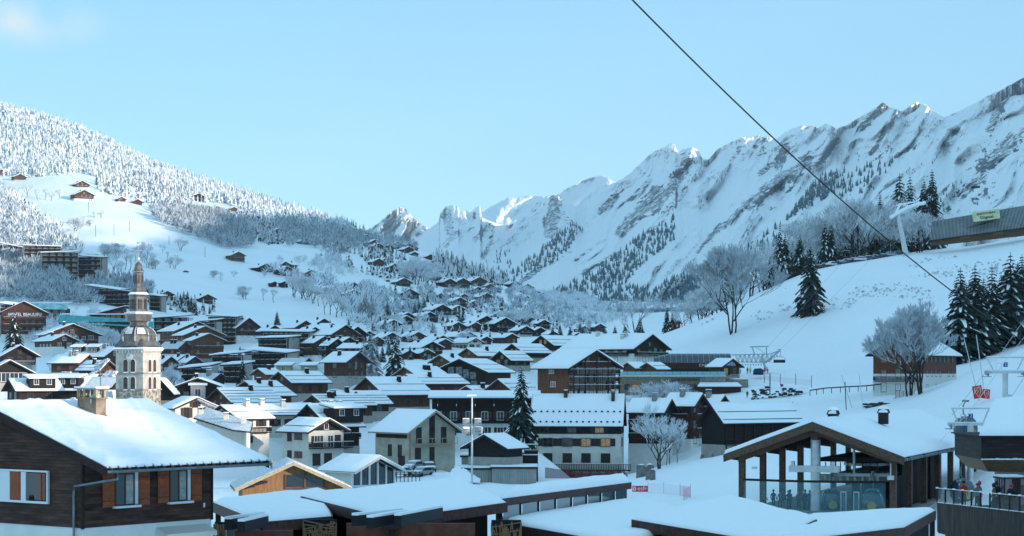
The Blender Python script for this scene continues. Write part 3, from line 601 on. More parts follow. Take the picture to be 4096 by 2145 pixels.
A(82,1378,640,20,150,46,60,66,'white','dark gabled chalet with a pale plastered lower floor at the left edge',balc=1,of=1.6)
A(42,1438,560,22,190,54,50,45,'dark','dark chalet with tall glazed front at the left edge, above the big snowy roof',win=1,
  extra=lambda r,ro,W,L,H,tp,rise:[window(r,W,L,'f',x,H*.62,2.2,H*.6,'w',True) for x in (-W*.3,-W*.1,W*.1,W*.3)],auto=False)
A(33,1512,480,-58,90,48,175,14,'dark','low house with long snowy roof and wide dormer at the left edge',extra=dorm(1,.45,.55,6,2.4),H=3)
A(470,1386,640,76,60,40,185,30,'half','tall-roofed house with two dark dormers and a stack, left of the church tower',H=5,ch=2,chk='g',extra=lambda r,ro,W,L,H,tp,rise:(dorm(-1,.5,.35,3,2)(r,ro,W,L,H,tp,rise),dorm(-1,.5,.75,3,2)(r,ro,W,L,H,tp,rise)))
A(358,1416,600,70,50,34,140,44,'brown','brown house with plain roof and two chimneys under the tall dormered one',ch=2,chk='g')
A(438,1441,555,56,72,38,108,24,'red','reddish gabled house with snow guards just left of the tower',guards=G3)
A(395,1496,500,76,60,62,190,12,'dark','broad snowy roof with a wide dormer and three chimneys, behind the satellite dish',ch=3,chk='g',extra=dorm(-1,.35,.5,8,3,3),H=3.5)
A(480,1507,478,76,40,42,82,26,'white','house with ribbed thin-snow roof tucked against the left side of the tower',tiles=True,snow=.1,ch=0)
A(638,1510,458,2,118,78,0,30,'dark','steep black gable peeping out right of the church tower',ch=0,L=9,auto=False)
A(791,1509,470,4,210,38,0,62,'dark','dark gabled house facing us with a pale pink bay and lit upper windows',L=12,balc=0,ch=1,of=1.4,
  extra=lambda r,ro,W,L,H,tp,rise: pinkbay(r,W,H))
A(884,1493,525,62,56,27,92,18,'dark','small tile-roofed house behind the pink-bayed one',tiles=True,snow=.1,ch=2,chk='g')
A(743,1366,780,60,50,30,92,24,'red','red-brown house with checkered thin-snow roof right of the dome',tiles=True,snow=.1,ch=2)
A(686,1424,700,38,66,30,44,34,'brown','leftmost of three small gabled chalets in a row right of the tower',balc=1)
A(738,1420,705,38,62,26,50,40,'brown','middle one of three small gabled chalets in a row right of the tower',balc=1)
A(782,1424,700,38,66,26,50,30,'brown','rightmost of three small gabled chalets in a row right of the tower',balc=1)
A(790,1284,850,38,165,40,90,90,'orange','tall orange timber residence, rear of three stepped gables',balc=2,cat='apartment house')
A(822,1303,825,38,160,38,60,90,'orange','orange timber residence, middle of three stepped gables',balc=2,cat='apartment house')
A(838,1332,800,38,132,30,34,92,'orange','orange timber residence with white base, foremost of three stepped gables',balc=3,cat='apartment house')
A(998,1270,1000,32,100,42,34,36,'red','dark red chalet standing alone above the flats, snowy meadow behind',balc=2)
UP = 'dark chalets in the row under the white meadow'
for a in [(1100,1300,960,35,70,24,50,18),(1225,1281,1000,35,90,30,60,26),(1298,1273,1020,35,85,28,60,26),(1262,1307,940,35,80,26,60,20),(1385,1298,930,35,115,40,90,46),(1432,1305,955,35,90,34,30,40),(1330,1292,980,40,100,26,90,20)]:
    A(*a,'red' if a[0]%2 else 'dark',['broad gabled chalet with two balcony rows, largest of the upper row','small low chalet leftmost in the row under the white meadow','chalet left of centre in the row under the white meadow, two chimneys','rearmost chalet in the row, roof against the bare white meadow','little chalet half hidden in front of the row under the meadow','chalet at the right end of the row, frosted larches beside it','long-roofed chalet just left of the broad gabled one'][[1385,1100,1225,1298,1262,1432,1330].index(a[0])],group=UP,balc=2)
A(1300,1343,800,36,84,28,60,60,'red','red-brown chalet block with balconies beside the dark flats',balc=2)
A(1352,1353,770,36,72,28,14,56,'dark','narrow dark gabled chalet adjoining the red-brown block',balc=1,guards=(.3,))
A(1400,1347,820,36,86,28,60,26,'dark','low snow-guarded chalet right of the narrow dark gable')
A(1475,1371,760,55,50,20,110,24,'dark','long flat-pitched snowy roof beside the tall frosted larches')
A(1438,1405,545,62,92,42,112,66,'brown','big square timber chalet with a flared black chimney, frosted larch to its right',balc=0)
A(1330,1452,590,77,60,48,225,18,'half','long tiled roof carrying two small wooden gables, behind the brown chalets',tiles=True,snow=.15,ch=0,H=4,extra=lambda r,ro,W,L,H,tp,rise:(dorm(-1,.35,.25,4,2.4,1,TAN)(r,ro,W,L,H,tp,rise),dorm(-1,.35,.75,4,2.4,1,TAN)(r,ro,W,L,H,tp,rise)))
A(1236,1432,640,72,44,26,112,14,'half','small checker-roofed house peeping over the long tiled roof',tiles=True,snow=.1,ch=0)
A(1030,1472,565,-40,72,24,52,26,'orange','small warm-brown gabled chalet above the snow-guarded roofs')
SG = dict(guards=G3)
A(1113,1484,500,-46,116,44,152,52,'brown','brown chalet with open timber gallery, upper left of the stepped holiday chalets',balc=1,**SG)
A(978,1522,472,-42,180,58,116,34,'brown','chalet with rust-brown gable and two-tier snowy roof, mid-left of the stepped holiday chalets',ch=2,**SG)
A(866,1549,442,-54,140,56,200,30,'brown','long snow-guarded chalet with rust gable, lower left of the stepped holiday chalets',ch=1,guards=(.15,.35,.55,.75))
A(1462,1506,470,-50,158,70,198,60,'brown','large rust-gabled chalet with curtained gallery under a sweeping snow roof',balc=1,**SG)
A(1424,1562,452,-50,104,50,90,12,'dark','low lean roof dipping left of the large rust-gabled chalet',ch=0,guards=(.2,.4,.6),H=2.5)
A(1247,1576,430,-52,116,42,200,22,'brown','wide low roof dotted with four flared chimneys in the middle of the village',ch=4,guards=(.12,.35,.6,.8),H=3)
A(1320,1562,452,-50,58,20,110,12,'brown','tiny rust gable popping up behind the four-chimneyed roof',ch=1,H=2.5)
A(1623,1496,500,-55,104,36,205,52,'red','long holiday chalet with white-curtained balcony bays right of centre',balc=1,**SG)
A(1615,1465,528,-50,126,42,130,16,'orange','reddish gabled roof with a brick chimney behind the long holiday chalet',ch=2,H=3)
A(1836,1433,540,-26,236,54,110,62,'dark','broad dark lodge with tall reflecting windows in its gable',balc=0,auto=False,ch=1,chk='c',**SG,
  extra=lambda r,ro,W,L,H,tp,rise:[window(r,W,L,'f',x,z,1.7,h,'c',True) for x,z,h in [(-W*.2,H*.95,2.6),(-W*.04,H*.95,2.6),(W*.1,H*.85,2.2),(W*.24,H*.75,1.8),(-W*.04,H*.3,1.8),(W*.1,H*.3,1.8),(W*.26,H*.25,1.8)]])
A(1757,1418,600,-38,96,30,70,28,'orange','small orange-brown gable left of the broad dark lodge')
A(1866,1390,620,-40,90,32,96,18,'orange','orange gabled roof just above the broad dark lodge',guards=(.4,))
A(1998,1402,590,-42,92,38,92,14,'dark','dark gabled roof with snow guards between the lodge and the white chimneys',ch=0,**SG)
A(2047,1373,605,-38,94,36,120,22,'dark','dark gable with two small warm-reflecting windows and two white chimneys',ch=2,chk='c',auto=False,extra=lambda r,ro,W,L,H,tp,rise:[window(r,W,L,'f',x,H+.4,.7,.9,'L',True) for x in (-.8,.8)],**SG)
A(2163,1340,645,-38,104,40,150,26,'dark','upper dark gable with warm-reflecting twin windows and white masonry chimneys',ch=3,chk='c',auto=False,extra=lambda r,ro,W,L,H,tp,rise:[window(r,W,L,'f',x,H+.7,.9,1.2,'L',True) for x in (-.9,.9)],**SG)
A(1864,1542,470,-42,124,38,112,22,'brown','low rust gable just behind the long black hotel, small dormer on its roof',ch=1,H=3,**SG)
A(1990,1514,462,-46,110,44,112,36,'brown','rust-boarded gabled house with an antenna left of the spruce',ch=1,auto=False,**SG)
A(2388,1394,440,36,230,73,150,112,'rust','big four-storey chalet with rust-boarded side and stacked white balconies',name='large_chalet',balc=3,ch=1,snow=.45,auto=False,of=1.5,
  extra=lambda r,ro,W,L,H,tp,rise: bigchalet(r,W,L,H,rise))
A(2612,1332,580,50,166,60,290,54,'white','wide chalet below the hill with long snowy roof and white masonry chimneys',balc=1,ch=3,chk='c',snow=.45)
A(2508,1447,533,-38,62,24,52,42,'orange','small wooden kiosk with snowy roof at the end of the terrace, left of a pair',ch=0,name='kiosk',cat='kiosk',sink=.3,minH=2.4,auto=False)
A(2586,1448,532,-36,78,26,56,40,'orange','small wooden kiosk with snow-guarded roof on the terrace, right of a pair',ch=0,name='kiosk',cat='kiosk',sink=.3,minH=2.4,guards=(.4,),auto=False)
A(2933,1432,532,34,96,33,46,34,'brown','little lift ticket chalet with a mountain picture in its gable',name='ticket_chalet',cat='kiosk',sink=.5,ch=0,auto=False,
  extra=lambda r,ro,W,L,H,tp,rise: gablepic(r,W,H,rise))
A(2688,1592,392,68,74,54,158,135,'red','dark red balcony house next to the cream house, leftmost of three',name='balcony_house',balc=2,ch=1,chk='g',H=7.5)
A(2812,1570,398,64,80,50,112,150,'red','dark red balcony house with lantern-lit corner, middle of the three',name='balcony_house',balc=2,ch=1,chk='g',H=8)
A(2900,1578,404,60,80,46,96,120,'red','dark red balcony house with small attic gable beside the old barn',name='balcony_house',balc=2,ch=1,chk='g',H=7)
A(791,1586,405,36,178,44,70,34,'cream','sunlit gabled roof fringed with icicles right of the tower base',ch=0,guards=(),win=1,extra=lambda r,ro,W,L,H,tp,rise: icicles(r,W,H,tp))
A(932,1613,404,-62,110,42,300,30,'cream','long sunlit snow roof with a round chimney cowl behind the cream house',ch=2,chk='c',guards=(.1,.3),H=3.5)
A(880,1618,384,-42,165,52,132,112,'cream','cream house with small wooden balconies and a sunlit front',balc=1,ch=1,chk='c',name='cream_house',fine=True,guards=(.45,))
A(1228,1613,396,-50,190,88,140,100,'dark','dark chalet with a wide two-window dormer and curtained gallery',balc=2,ch=2,chk='g',extra=dorm(1,.42,.55,6.5,3.6),**SG)
A(1320,1671,370,42,162,52,146,128,'cream','cream plastered house with dark gable top and long iron balcony',balc=1,ch=1,chk='g',name='cream_house',auto=False,guards=(.35,),
  extra=lambda r,ro,W,L,H,tp,rise: creamhouse(r,W,L,H,tp,rise))
A(1745,1638,374,38,218,88,172,136,'beige','large beige rendered barn house under repair, pale timber verge and scaffold balcony',balc=0,ch=0,name='barn_house',auto=False,of=1.3,os_=1.0,
  extra=lambda r,ro,W,L,H,tp,rise: barnhouse(r,W,L,H,tp,rise))
A(1935,1734,346,-30,190,55,86,36,'dark','low black barn with snowy ribbed roof beside the floodlight mast',ch=0,auto=False,name='barn',cat='barn')
# ------------------------------------------------------------------ white house, old barn, garages, hotel, flats
def whitehouse_build():
    # turned so its long eaves side faces us
    global chalet
    Y = 386; t = R(84); W, L, H, tp = 10.4, 16.0, 10.9, .98; rise = W/2*tp
    ap = P(2500, 1575, Y); loc = ap-Vector((math.sin(t),-math.cos(t),0))*.5-Vector((0,0,H+rise+.3))
    r = thing('white_house','tall cream house with dark boarded top floor, steep ribbed snowy roof and long wooden balcony','house',loc,t)
    PADS.append((loc.x-7.8, loc.y+1.2, loc.z-1.5, 9, 'w'))
    b = MB(); b.prism([(-W/2,-1),(W/2,-1),(W/2,H),(0,H+rise),(-W/2,H)],0,L); b.build('wall', CREAM, r)
    ro = gable_roof(r, W, L, H, tp, .5, .6, .16, verge=BEAMD)
    b = MB(); b.box(-W/2-.05,-W/2-.002,-.05,L+.02,H-1.8,H-.02); b.box(-W/2,W/2,-.05,-.002,H-1.8,H-.02); b.prism([(-W/2,H-.02),(W/2,H-.02),(0,H+rise-.1)],-.05,-.003); b.build('upper_boards', DARK, r)
    b = MB(); b.box(-W/2-.25,W/2+.05,-.25,L+.05,-8,2.4); b.build('stone_base', STONE, r)
    for y in (.86,.55,.24): window(r, W+.1, L, 'l', L*y, H-.95, 1.5, 1.2, 'b' if y != .24 else 'l', True)
    for k, y in enumerate((.82,.6,.39,.17)):
        window(r, W, L, 'l', L*y, H-3.3, 1.6, 1.4, 'l' if k > 1 else 'd', True); window(r, W, L, 'l', L*y, H-6.1, 1.5, 1.5, 'x', True)
    for y in (.2,.55): window(r, W, L, 'f', -W*.5+W*y, H-3.3, .8, 1.4, 'x', True)
    balcony(r, W, L, 'l', -1.8, L-1.0, H-8.2, BROWN, 1.9, 1.1, True)
    g = MB(); g.box(-W/2-.33,-W/2-.26,L-5,L-1.8,-2,1.9); g.build('garage_door', BLACK, r)
    for y, st in ((.56,'x'),(.4,'c'),(.25,'c')): window(r, W+.5, L, 'l', L*y, 1.2, 1.4, 1.3, st, True)
    a = W/2+.6; zb = H-.6*tp+.16+.12
    for fr in (.1,.42):
        for i in range(15):
            s = MB(); x = -a*(1-fr); s.box(-.13,.13,-.16,.16,0,.28); s.build('snow_hook', ROOF, ro, (x,.2+i*L/14.6,zb+(a-abs(x))*tp))
    s = MB()
    for i in range(50): y = -.4+i*(L+.8)/49; s.bar((-a+.1,y,zb+.02),(-.1,y,zb+(a-.1)*tp),.08,.1)
    s.build('roof_seam', SNOW, ro)
    for y in (L*.64,L*.1): chim(ro, -W/2*.08 if y > 5 else -W/2*.2, y, H+rise*.93, 'r', .8, .9)
whitehouse_build()
# old hay barn with stone buttresses
def barnx(r, W, L, H):
    b = MB(); 
    for i in range(9):
        y = .3+i*(L-.6)/8; b.box(W/2+.02,W/2+.2,y-.1,y+.1,.2,H-.2)
    b.box(W/2+.02,W/2+.24,0,L,1.0,1.12); b.box(W/2+.02,W/2+.24,0,L,2.0,2.12); b.build('barn_frame', BEAMD, r)
    for i in range(5):
        b = MB(); y = .2+i*1.9 if i < 4 else L*.5
        b.add([(W/2,y-.4,-5),(W/2+1.5,y-.45,-5),(W/2+1.5,y+.45,-5),(W/2,y+.4,-5),(W/2,y-.35,0),(W/2+.35,y-.35,0),(W/2+.35,y+.35,0),(W/2,y+.35,0)],
              [(0,1,5,4),(1,2,6,5),(2,3,7,6),(3,0,4,7),(4,5,6,7)]); b.build('buttress', STONE, r)
    b = MB()
    for k in range(3): b.add([(-W/2+.3+k*(W-.6)/2-.35,-1.3,-5),(-W/2+.3+k*(W-.6)/2+.35,-1.3,-5),(-W/2+.3+k*(W-.6)/2+.3,0,0),(-W/2+.3+k*(W-.6)/2-.3,0,0),(-W/2+.3+k*(W-.6)/2-.35,.1,-5),(-W/2+.3+k*(W-.6)/2+.35,.1,-5)],[(0,1,2,3),(0,3,4),(1,5,2)])
    b.build('buttress', STONE, r)
chalet(2838,1608,372,-56,98,80,335,80,'dark','old weathered barn on stone buttresses with long ribbed snow roof and two snow guard lines',name='old_barn',cat='barn',balc=0,ch=0,auto=False,
    guards=(.12,.5),os_=.7,of=.8,H=5.4,snow=.25,L=17.5,extra=lambda r,ro,W,L,H,tp,rise: barnx(r,W,L,H))
# garage blocks
def garage(x0, x1, ytop, ybot, Y, doors, label, d=6):
    a, b_ = P(x0, ytop, Y), P(x1, ytop, Y); W = b_.x-a.x; H = a.z-P(x0, ybot, Y).z
    r = thing('garage_block', label, 'garage', (a.x, Y, a.z-H)); PADS.append(((a.x+b_.x)/2, Y+3, a.z-H, 4, 'g')) if ybot > 1900 else None; b = MB(); b.box(0,W,0,d,-4,H-.3); b.build('wall', GREYP, r)
    b = MB(); b.box(-.25,W+.25,-.3,d+.2,H-.3,H); ro = b.build('roof', ROOF, r); b = MB(); b.box(-.2,W+.2,-.22,d+.1,H,H+.28); b.build('snow_cover', SNOW, ro)
    for (u0, u1) in doors:
        g = MB(); g.box(u0*W,u1*W,-.05,0,.0,H*.72); g.build('garage_door', mat('door_grey', (.3,.31,.28), .7, plank=('v',.35,.1)), r)
    return r
garage(1822,1965,1872,1935,345,[(.08,.42),(.54,.92)],'pair of grey garages with flat snowy roof, left block of the lower row')
garage(1967,2146,1868,1936,344,[(.1,.42),(.58,.9)],'pair of grey garages with thick snow crust, right block of the lower row')
garage(1846,1965,1822,1868,354,[],'plain grey upper storey block with flat roof above the left garages',5)
garage(1963,2092,1812,1864,355,[],'taller plain grey block with flat snowy roof above the right garages',5)
b = MB(); q = P(2092,1868,352); W_ = P(2150,1868,352).x-q.x
for i in range(13): b.box(i*W_/12-.05,i*W_/12+.05,-.05,.05,0,1.9)
b.box(-.1,W_+.1,-.08,.08,1.8,1.95); b.box(-.1,W_+.1,-.08,.08,.3,.42); b.box(-.1,W_+.1,-.1,.1,1.95,2.1,1)
tag(b.build('terrace_railing', [BEAMD,SNOW], None, q), 'dark wooden terrace railing between grey block and cream house', 'railing')
# long black timber hotel
Y = 422; a0, a1 = P(1727,1592,Y), P(2150,1592,Y); W = a1.x-a0.x; H = 7.6
r = thing('black_hotel','long black timber hotel with bracketed flat eaves, orange shutters and white lower floor','hotel',(a0.x,Y,a0.z-H))
b = MB(); b.box(0,W,1.2,11,2.6,H); b.build('wall', DARK, r)
b = MB(); b.box(.05,W-.05,1.25,10.9,-7,2.6); b.build('base', WHITE, r)
b = MB(); b.slab([(-.8,-1.4,H),(W+.8,-1.4,H),(W+.8,9,H+1.1),(-.8,9,H+1.1)],.3); ro = b.build('roof', BEAMD, r)
b = MB(); b.slab([(-.7,-1.3,H+.34),(W+.7,-1.3,H+.34),(W+.7,9,H+1.44),(-.7,9,H+1.44)],.33); b.build('snow_cover', SNOW, ro)
for i in range(6):
    x = 1.2+i*(W-2.4)/5; b = MB(); b.bar((x,-1.0,H-.45),(x,1.1,H-2.6),.22,.25); b.box(x-.1,x+.1,-1.1,1.2,H-.6,H-.35); b.bar((x,-.2,H-.5),(x,-.5,H-1.6),.12,.12,1); b.build('bracket', [BEAMD,SNOW], r)
for i in range(7):
    x = 1.2+i*(W-2.4)/6.; o = window(r, 0, 0, 'f', x, H-3.6, 1.2, 1.6, 'o', True); o.location = (x,1.2,H-3.6)
    o = window(r, 0, 0, 'f', x, .9, 1.1, 1.6, 'o' if i in (3,4) else 'w', True); o.location = (x,1.25,.9)
b = MB(); b.box(0,W,.1,1.2,H-5.1,H-4.9); 
for i in range(60): b.box(i*W/59-.03,i*W/59+.03,.1,.16,H-4.9,H-4.1)
b.box(0,W,.06,.18,H-4.1,H-4.0); b.build('balcony', DARKV, r)

# blocks of flats with balcony grids
def flats(x0, x1, yt0, yt1, hpx, Y, th, rows, cols, label, depth=10, endw=GREYP, gable=False, group=None, pale=False, name='apartment_block'):
    s = Y/F; t = R(th); W = (x1-x0)*s/math.cos(t); q = P((x0+x1)/2, (yt0+yt1)/2, Y); H = hpx*s
    r = thing(name, label, 'apartment block', (q.x, Y, q.z-H), t, group); PADS.append((q.x, Y+depth/2, q.z-H, W*.5, name))
    b = MB(); b.box(-W/2,W/2,1.3,depth,-10,H-.3); b.build('wall', DARK, r)
    b = MB(); b.box(-W/2-.05,-W/2+.25,0,depth,-10,H-.3); b.box(W/2-.25,W/2+.05,0,depth,-10,H-.3); b.build('end_wall', endw, r)
    dz = (yt0-yt1)*s
    b = MB(); b.slab([(-W/2-.8,-.9,H-dz/2),(W/2+.8,-.9,H+dz/2),(W/2+.8,depth+.5,H+dz/2+.8),(-W/2-.8,depth+.5,H-dz/2+.8)],.35); ro = b.build('roof', ROOF, r)
    b = MB(); b.slab([(-W/2-.7,-.8,H-dz/2+.38),(W/2+.7,-.8,H+dz/2+.38),(W/2+.7,depth+.4,H+dz/2+1.18),(-W/2-.7,depth+.4,H-dz/2+1.18)],.37); b.build('snow_cover', SNOW, ro)
    fh = H/rows; cw = W/cols
    bm = MB(); bm.box(-cw*.42,cw*.42,-.04,1.3,-.12,.06); bm.box(-cw*.42,cw*.42,-.05,.05,.06,.95); bm.box(-cw*.42,cw*.42,-.08,.06,.95,1.05,1); me = bm.mesh('balcony', [DARKV, SNOWT])
    wmh = MB(); wmh.box(-cw*.28,cw*.3,-.05,.03,-fh*.3,fh*.32,0); wmh.box(-.04,.04,-.1,0,-fh*.3,fh*.32,1); wmh.box(cw*.33,cw*.42,-.1,.0,-fh*.36,fh*.1,2); wm2 = wmh.mesh('window', [GLASS if not pale else GLASSL, FRAME, GREYP])
    for i in range(rows):
        for j in range(cols):
            x = -W/2+(j+.5)*cw; link('balcony', me, r, (x,0,i*fh)); link('window', wm2, r, (x,1.3,(i+.52)*fh))
    fb = MB()
    for j in range(cols+1): x = -W/2+j*cw; fb.box(x-.09,x+.09,.1,1.3,-8,H-.3)
    fb.build('party_wall', BEAMD, r)
    return r
FG = 'dark balconied apartment blocks'
flats(-20,88,968,990,60,1350,10,5,4,'dark flats cut off by the left edge, highest on the wooded slope',group=FG)
flats(100,240,982,985,85,1330,16,5,6,'dark flats with pale left end wall, behind the tall stepped block on the wooded slope',group=FG,endw=GREYP)
flats(172,308,1012,1005,105,1280,18,5,5,'tallest dark flats with pale windowed end wall on the wooded slope',group=FG,endw=GREYP)
flats(308,405,1022,1030,98,1290,-14,5,4,'dark flats forming the right-hand wing on the wooded slope',group=FG)
flats(338,530,1140,1168,85,1150,-14,5,9,'long dark flats with many balconies left of the spire',group=FG,endw=GREYP)
flats(596,642,1178,1186,52,1180,-10,3,3,'short end of dark flats just right of the spire',group=FG)
flats(762,862,1288,1280,95,960,-10,5,5,'dark balconied flats behind the orange timber residence',group=FG)
flats(832,944,1262,1268,110,1000,-8,6,6,'tall dark flats right of the orange timber residence',group=FG)
flats(1052,1236,1325,1328,92,840,-6,5,9,'wide dark flats in the middle of the slope, below the chalet row',group=FG)
flats(1030,1150,1352,1350,56,800,-22,3,6,'lower dark flats with sawtooth snowy roof in front of the wide block',group=FG,pale=True)
flats(975,1145,1398,1412,66,720,-18,3,8,'large reddish-dark flats with slanting roof in the village centre',group=FG)
flats(845,968,1422,1410,72,700,-12,3,4,'angular dark residence with mono-pitch roof left of the slanting one',group=FG)
flats(892,968,1460,1456,62,640,-12,3,3,'grey-beamed block with shallow balconies beside the small spruce',group=FG,pale=True)
flats(612,752,1272,1262,56,980,-6,2,4,'flat modern building with white panel wall above the orange residence',endw=WHITE,pale=True)
flats(722,834,1474,1462,44,610,-8,2,4,'long low dark building with slanting roof right of the three small chalets')
flats(0,62,1212,1222,120,930,-6,5,3,'stacked hotel terraces at the far left edge beside the lettered hotel',pale=True)
# teal-roofed sports hall
def hall(x0, x1, y0, y1, Y, h, label, mt=TEAL, d=9, wall=DARK, sn=.0, rise=2.0, dy=0):
    s = Y/F; a = P(x0, y1, Y); W = (x1-x0)*s; hh = (y1-y0)*s
    r = thing('teal_roof_hall', label, 'hall', (a.x, Y, a.z-h)); b = MB(); b.box(.3,W-.3,.6,d,-8,h); b.build('wall', wall, r)
    b = MB(); b.slab([(0,0,h),(W,0,h+dy),(W,hh*1.2,h+hh+dy),(0,hh*1.2,h+hh)],.2)
    ro = b.build('roof', mt, r); sb = MB()
    n = int(W/1.6)
    for i in range(n+1): x = W*i/n; sb.bar((x,-.02,h+.08+dy*i/n),(x,hh*1.2,h+hh+.06+dy*i/n),.12,.14)
    sb.build('roof_seam', mt, ro)
    if sn: b = MB(); b.slab([(.1,hh*1.25,h+hh+.4),(W-.1,hh*1.25,h+hh+.4),(W-.1,hh*1.25+d,h+hh+.9),(.1,hh*1.25+d,h+hh+.9)],.4); b.build('snow_cover', SNOW, ro)
    k = int(W/3.2); 
    for i in range(k): window(r, 0, 0, 'f', (i+.5)*W/k, h*.5, 2.2, min(2.4,h*.6), 'b', False).location.y = .6
TEALS = mat('copper_teal_snowy', (.45,.62,.64), .5, noise=(.35,.6,(.12,.42,.42)))
hall(232,518,1258,1288,1000,4.5,'long low hall with teal copper roof behind the tower',TEAL,sn=1,dy=-2.0)
hall(592,620,1286,1310,1000,4,'teal copper roof end sticking out right of the tower',TEAL)
hall(112,268,1212,1234,1040,4,'upper hall with frosted teal roof above the lettered hotel',TEALS,sn=1,dy=-.5)
a = P(362,1269,1010); r = thing('wedge_hall','wedge-shaped timber hall with roof rising to the right, above the teal band','hall',a)
b = MB(); b.add([(.5,0,-4),(15.5,0,-4),(15.5,0,4.2),(.5,0,.6),(.5,9,-4),(15.5,9,-4),(15.5,9,4.2),(.5,9,.6)],[(0,1,2,3),(1,5,6,2),(3,2,6,7),(0,3,7,4)]); b.build('wall', REDB, r)
b = MB(); b.slab([(-.6,-1,.9),(17,-1,5.3),(17,10,5.3),(-.6,10,.9)],.35); ro = b.build('roof', ROOF, r); b = MB(); b.slab([(-.5,-.9,1.25),(16.9,-.9,5.65),(16.9,9.9,5.65),(-.5,9.9,1.25)],.33); b.build('snow_cover', SNOW, ro)
for i in range(5): window(r,0,0,'f',3+i*2.6,-1.2+i*.35,2.0,2.6+i*.5,'b',False)
# lean-to tiled porch roof by the cream house
a = P(773,1672,366)
r = thing('tiled_porch','low porch with frosted tile roof and braces, in front of the cream house','porch',(a.x,366,a.z-3))
e = P(1002,1728,352)-a; b = MB(); b.slab([(0,0,3),(e.x-3.2,e.y+1,e.z+3.3),(e.x,e.y,e.z+3),(e.x-.2,e.y+5,e.z+4.4),(1.5,5,4.6)],.2); ro = b.build('roof', ROOF, r)
b = MB(); b.slab([(.1,.1,3.15),(e.x-3.2,e.y+1.1,e.z+3.45),(e.x-.1,e.y+.1,e.z+3.15),(e.x-.3,e.y+4.9,e.z+4.55),(1.6,4.9,4.75)],.14); b.build('snow_cover', SNOWT, ro)
b = MB(); b.add([(0.6,1.2,-4),(e.x-.8,e.y+2,-4),(e.x-.8,e.y+2,e.z+3.1),(.6,1.2,3.1)],[(0,1,2,3)]); b.box(e.x-1,e.x-.8,e.y+2,e.y+6,-4,e.z+3); b.build('wall', CREAM, r)
for k in (.1,.55,.85): chim(ro, e.x*k, e.y*k+2.5, 3.6+e.z*k*.9, 'c', .8, 1.0)
# ------------------------------------------------------------------ church tower
YC = 430; al = R(-23.5); wT = 6.5; s_ = YC/F
cn = P(571.7, 1490, YC); ct = cn-Matrix.Rotation(al, 3, 'Z') @ Vector((wT/2,-wT/2,0))
zz = lambda y: (HY-y)*s_
base = zz(1760)
T = thing('church_tower','pale stone church tower with clock faces, arched louvres and a tiered lead-covered baroque spire','church tower',(ct.x,ct.y,base),al)
Z = lambda y: zz(y)-base
w2 = wT/2
b = MB(); b.box(-w2,w2,-w2,w2,Z(1561),Z(1400)); b.build('shaft', mat('ashlar', (.5,.465,.41), .85, noise=(1.1,.28), bump=(2.5,.5,.06)), T)
b = MB(); b.box(-w2-.03,w2+.03,-w2-.03,w2+.03,-3,Z(1561)); b.build('rubble_base', STONE, T)
b = MB()
b.box(-w2-.2,w2+.2,-w2-.2,w2+.2,Z(1561)-.02,Z(1556)); b.build('string_course', CONC, T)
b = MB(); b.box(-w2-.2,w2+.2,-w2-.2,w2+.2,Z(1496),Z(1490)); b.build('string_course', CONC, T)
b = MB(); b.box(-w2-.35,w2+.35,-w2-.35,w2+.35,Z(1403),Z(1397)); b.build('cornice', CREAM, T)
for k in range(9):
    x = -w2+.25+k*(wT-.5)/8
    b = MB(); b.box(x-.12,x+.12,-w2-.28,-w2,Z(1410),Z(1403)); b.build('corbel', CREAM, T)
    b = MB(); b.box(w2,w2+.28,x-.12,x+.12,Z(1410),Z(1403)); b.build('corbel', CREAM, T)
ww = MB()
for r_, dep, m_ in ((.68,-.10,0),(.52,-.12,1)):
    pts = [(-r_,-1.35 if m_ == 0 else -1.2),(r_,-1.35 if m_ == 0 else -1.2),(r_,.75)]+[(r_*math.cos(a),.75+r_*math.sin(a)) for a in [math.pi*i/8 for i in range(1,8)]]+[(-r_,.75)]
    ww.prism(pts, dep, .02, m_)
for i in range(9): ww.box(-.5,.5,-.16,-.12,-1.1+i*.24,-1.02+i*.24,2)
ww.box(-.5,.5,-.22,0,-1.4,-1.25,3)
lm = ww.mesh('louvre_window', [mat('ashlar_trim', (.56,.53,.47), .85), BLACK, mat('louvre_slat', (.2,.12,.09), .7), SNOW])
for yy_ in (1457, 1527):
    for x in (-.86, .9):
        link('louvre_window', lm, T, (x,-w2,Z(yy_)-.35), 0); link('louvre_window', lm, T, (w2,x,Z(yy_)-.35), math.pi/2)
for loc, rz in (((0,-w2,Z(1427)),0),((w2,0,Z(1427)),math.pi/2)):
    b = MB(); n = 28; b.prism([(.72*math.cos(2*math.pi*i/n), .72*math.sin(2*math.pi*i/n)) for i in range(n)], -.1, .02)
    o = b.build('clock_face', FRAMEW, T, loc, rz)
    for i in range(12):
        a = math.pi*i/6; m = MB(); m.bar((.5*math.sin(a),-.13,.5*math.cos(a)),(.64*math.sin(a),-.13,.64*math.cos(a)),.07,.04); m.build('hour_mark', BLACK, o)
    m = MB(); m.bar((0,-.15,0),(0,-.15,.55),.07,.04); m.build('minute_hand', BLACK, o)
    m = MB(); m.bar((0,-.16,0),(-.32,-.16,.19),.1,.04); m.build('hour_hand', BLACK, o)
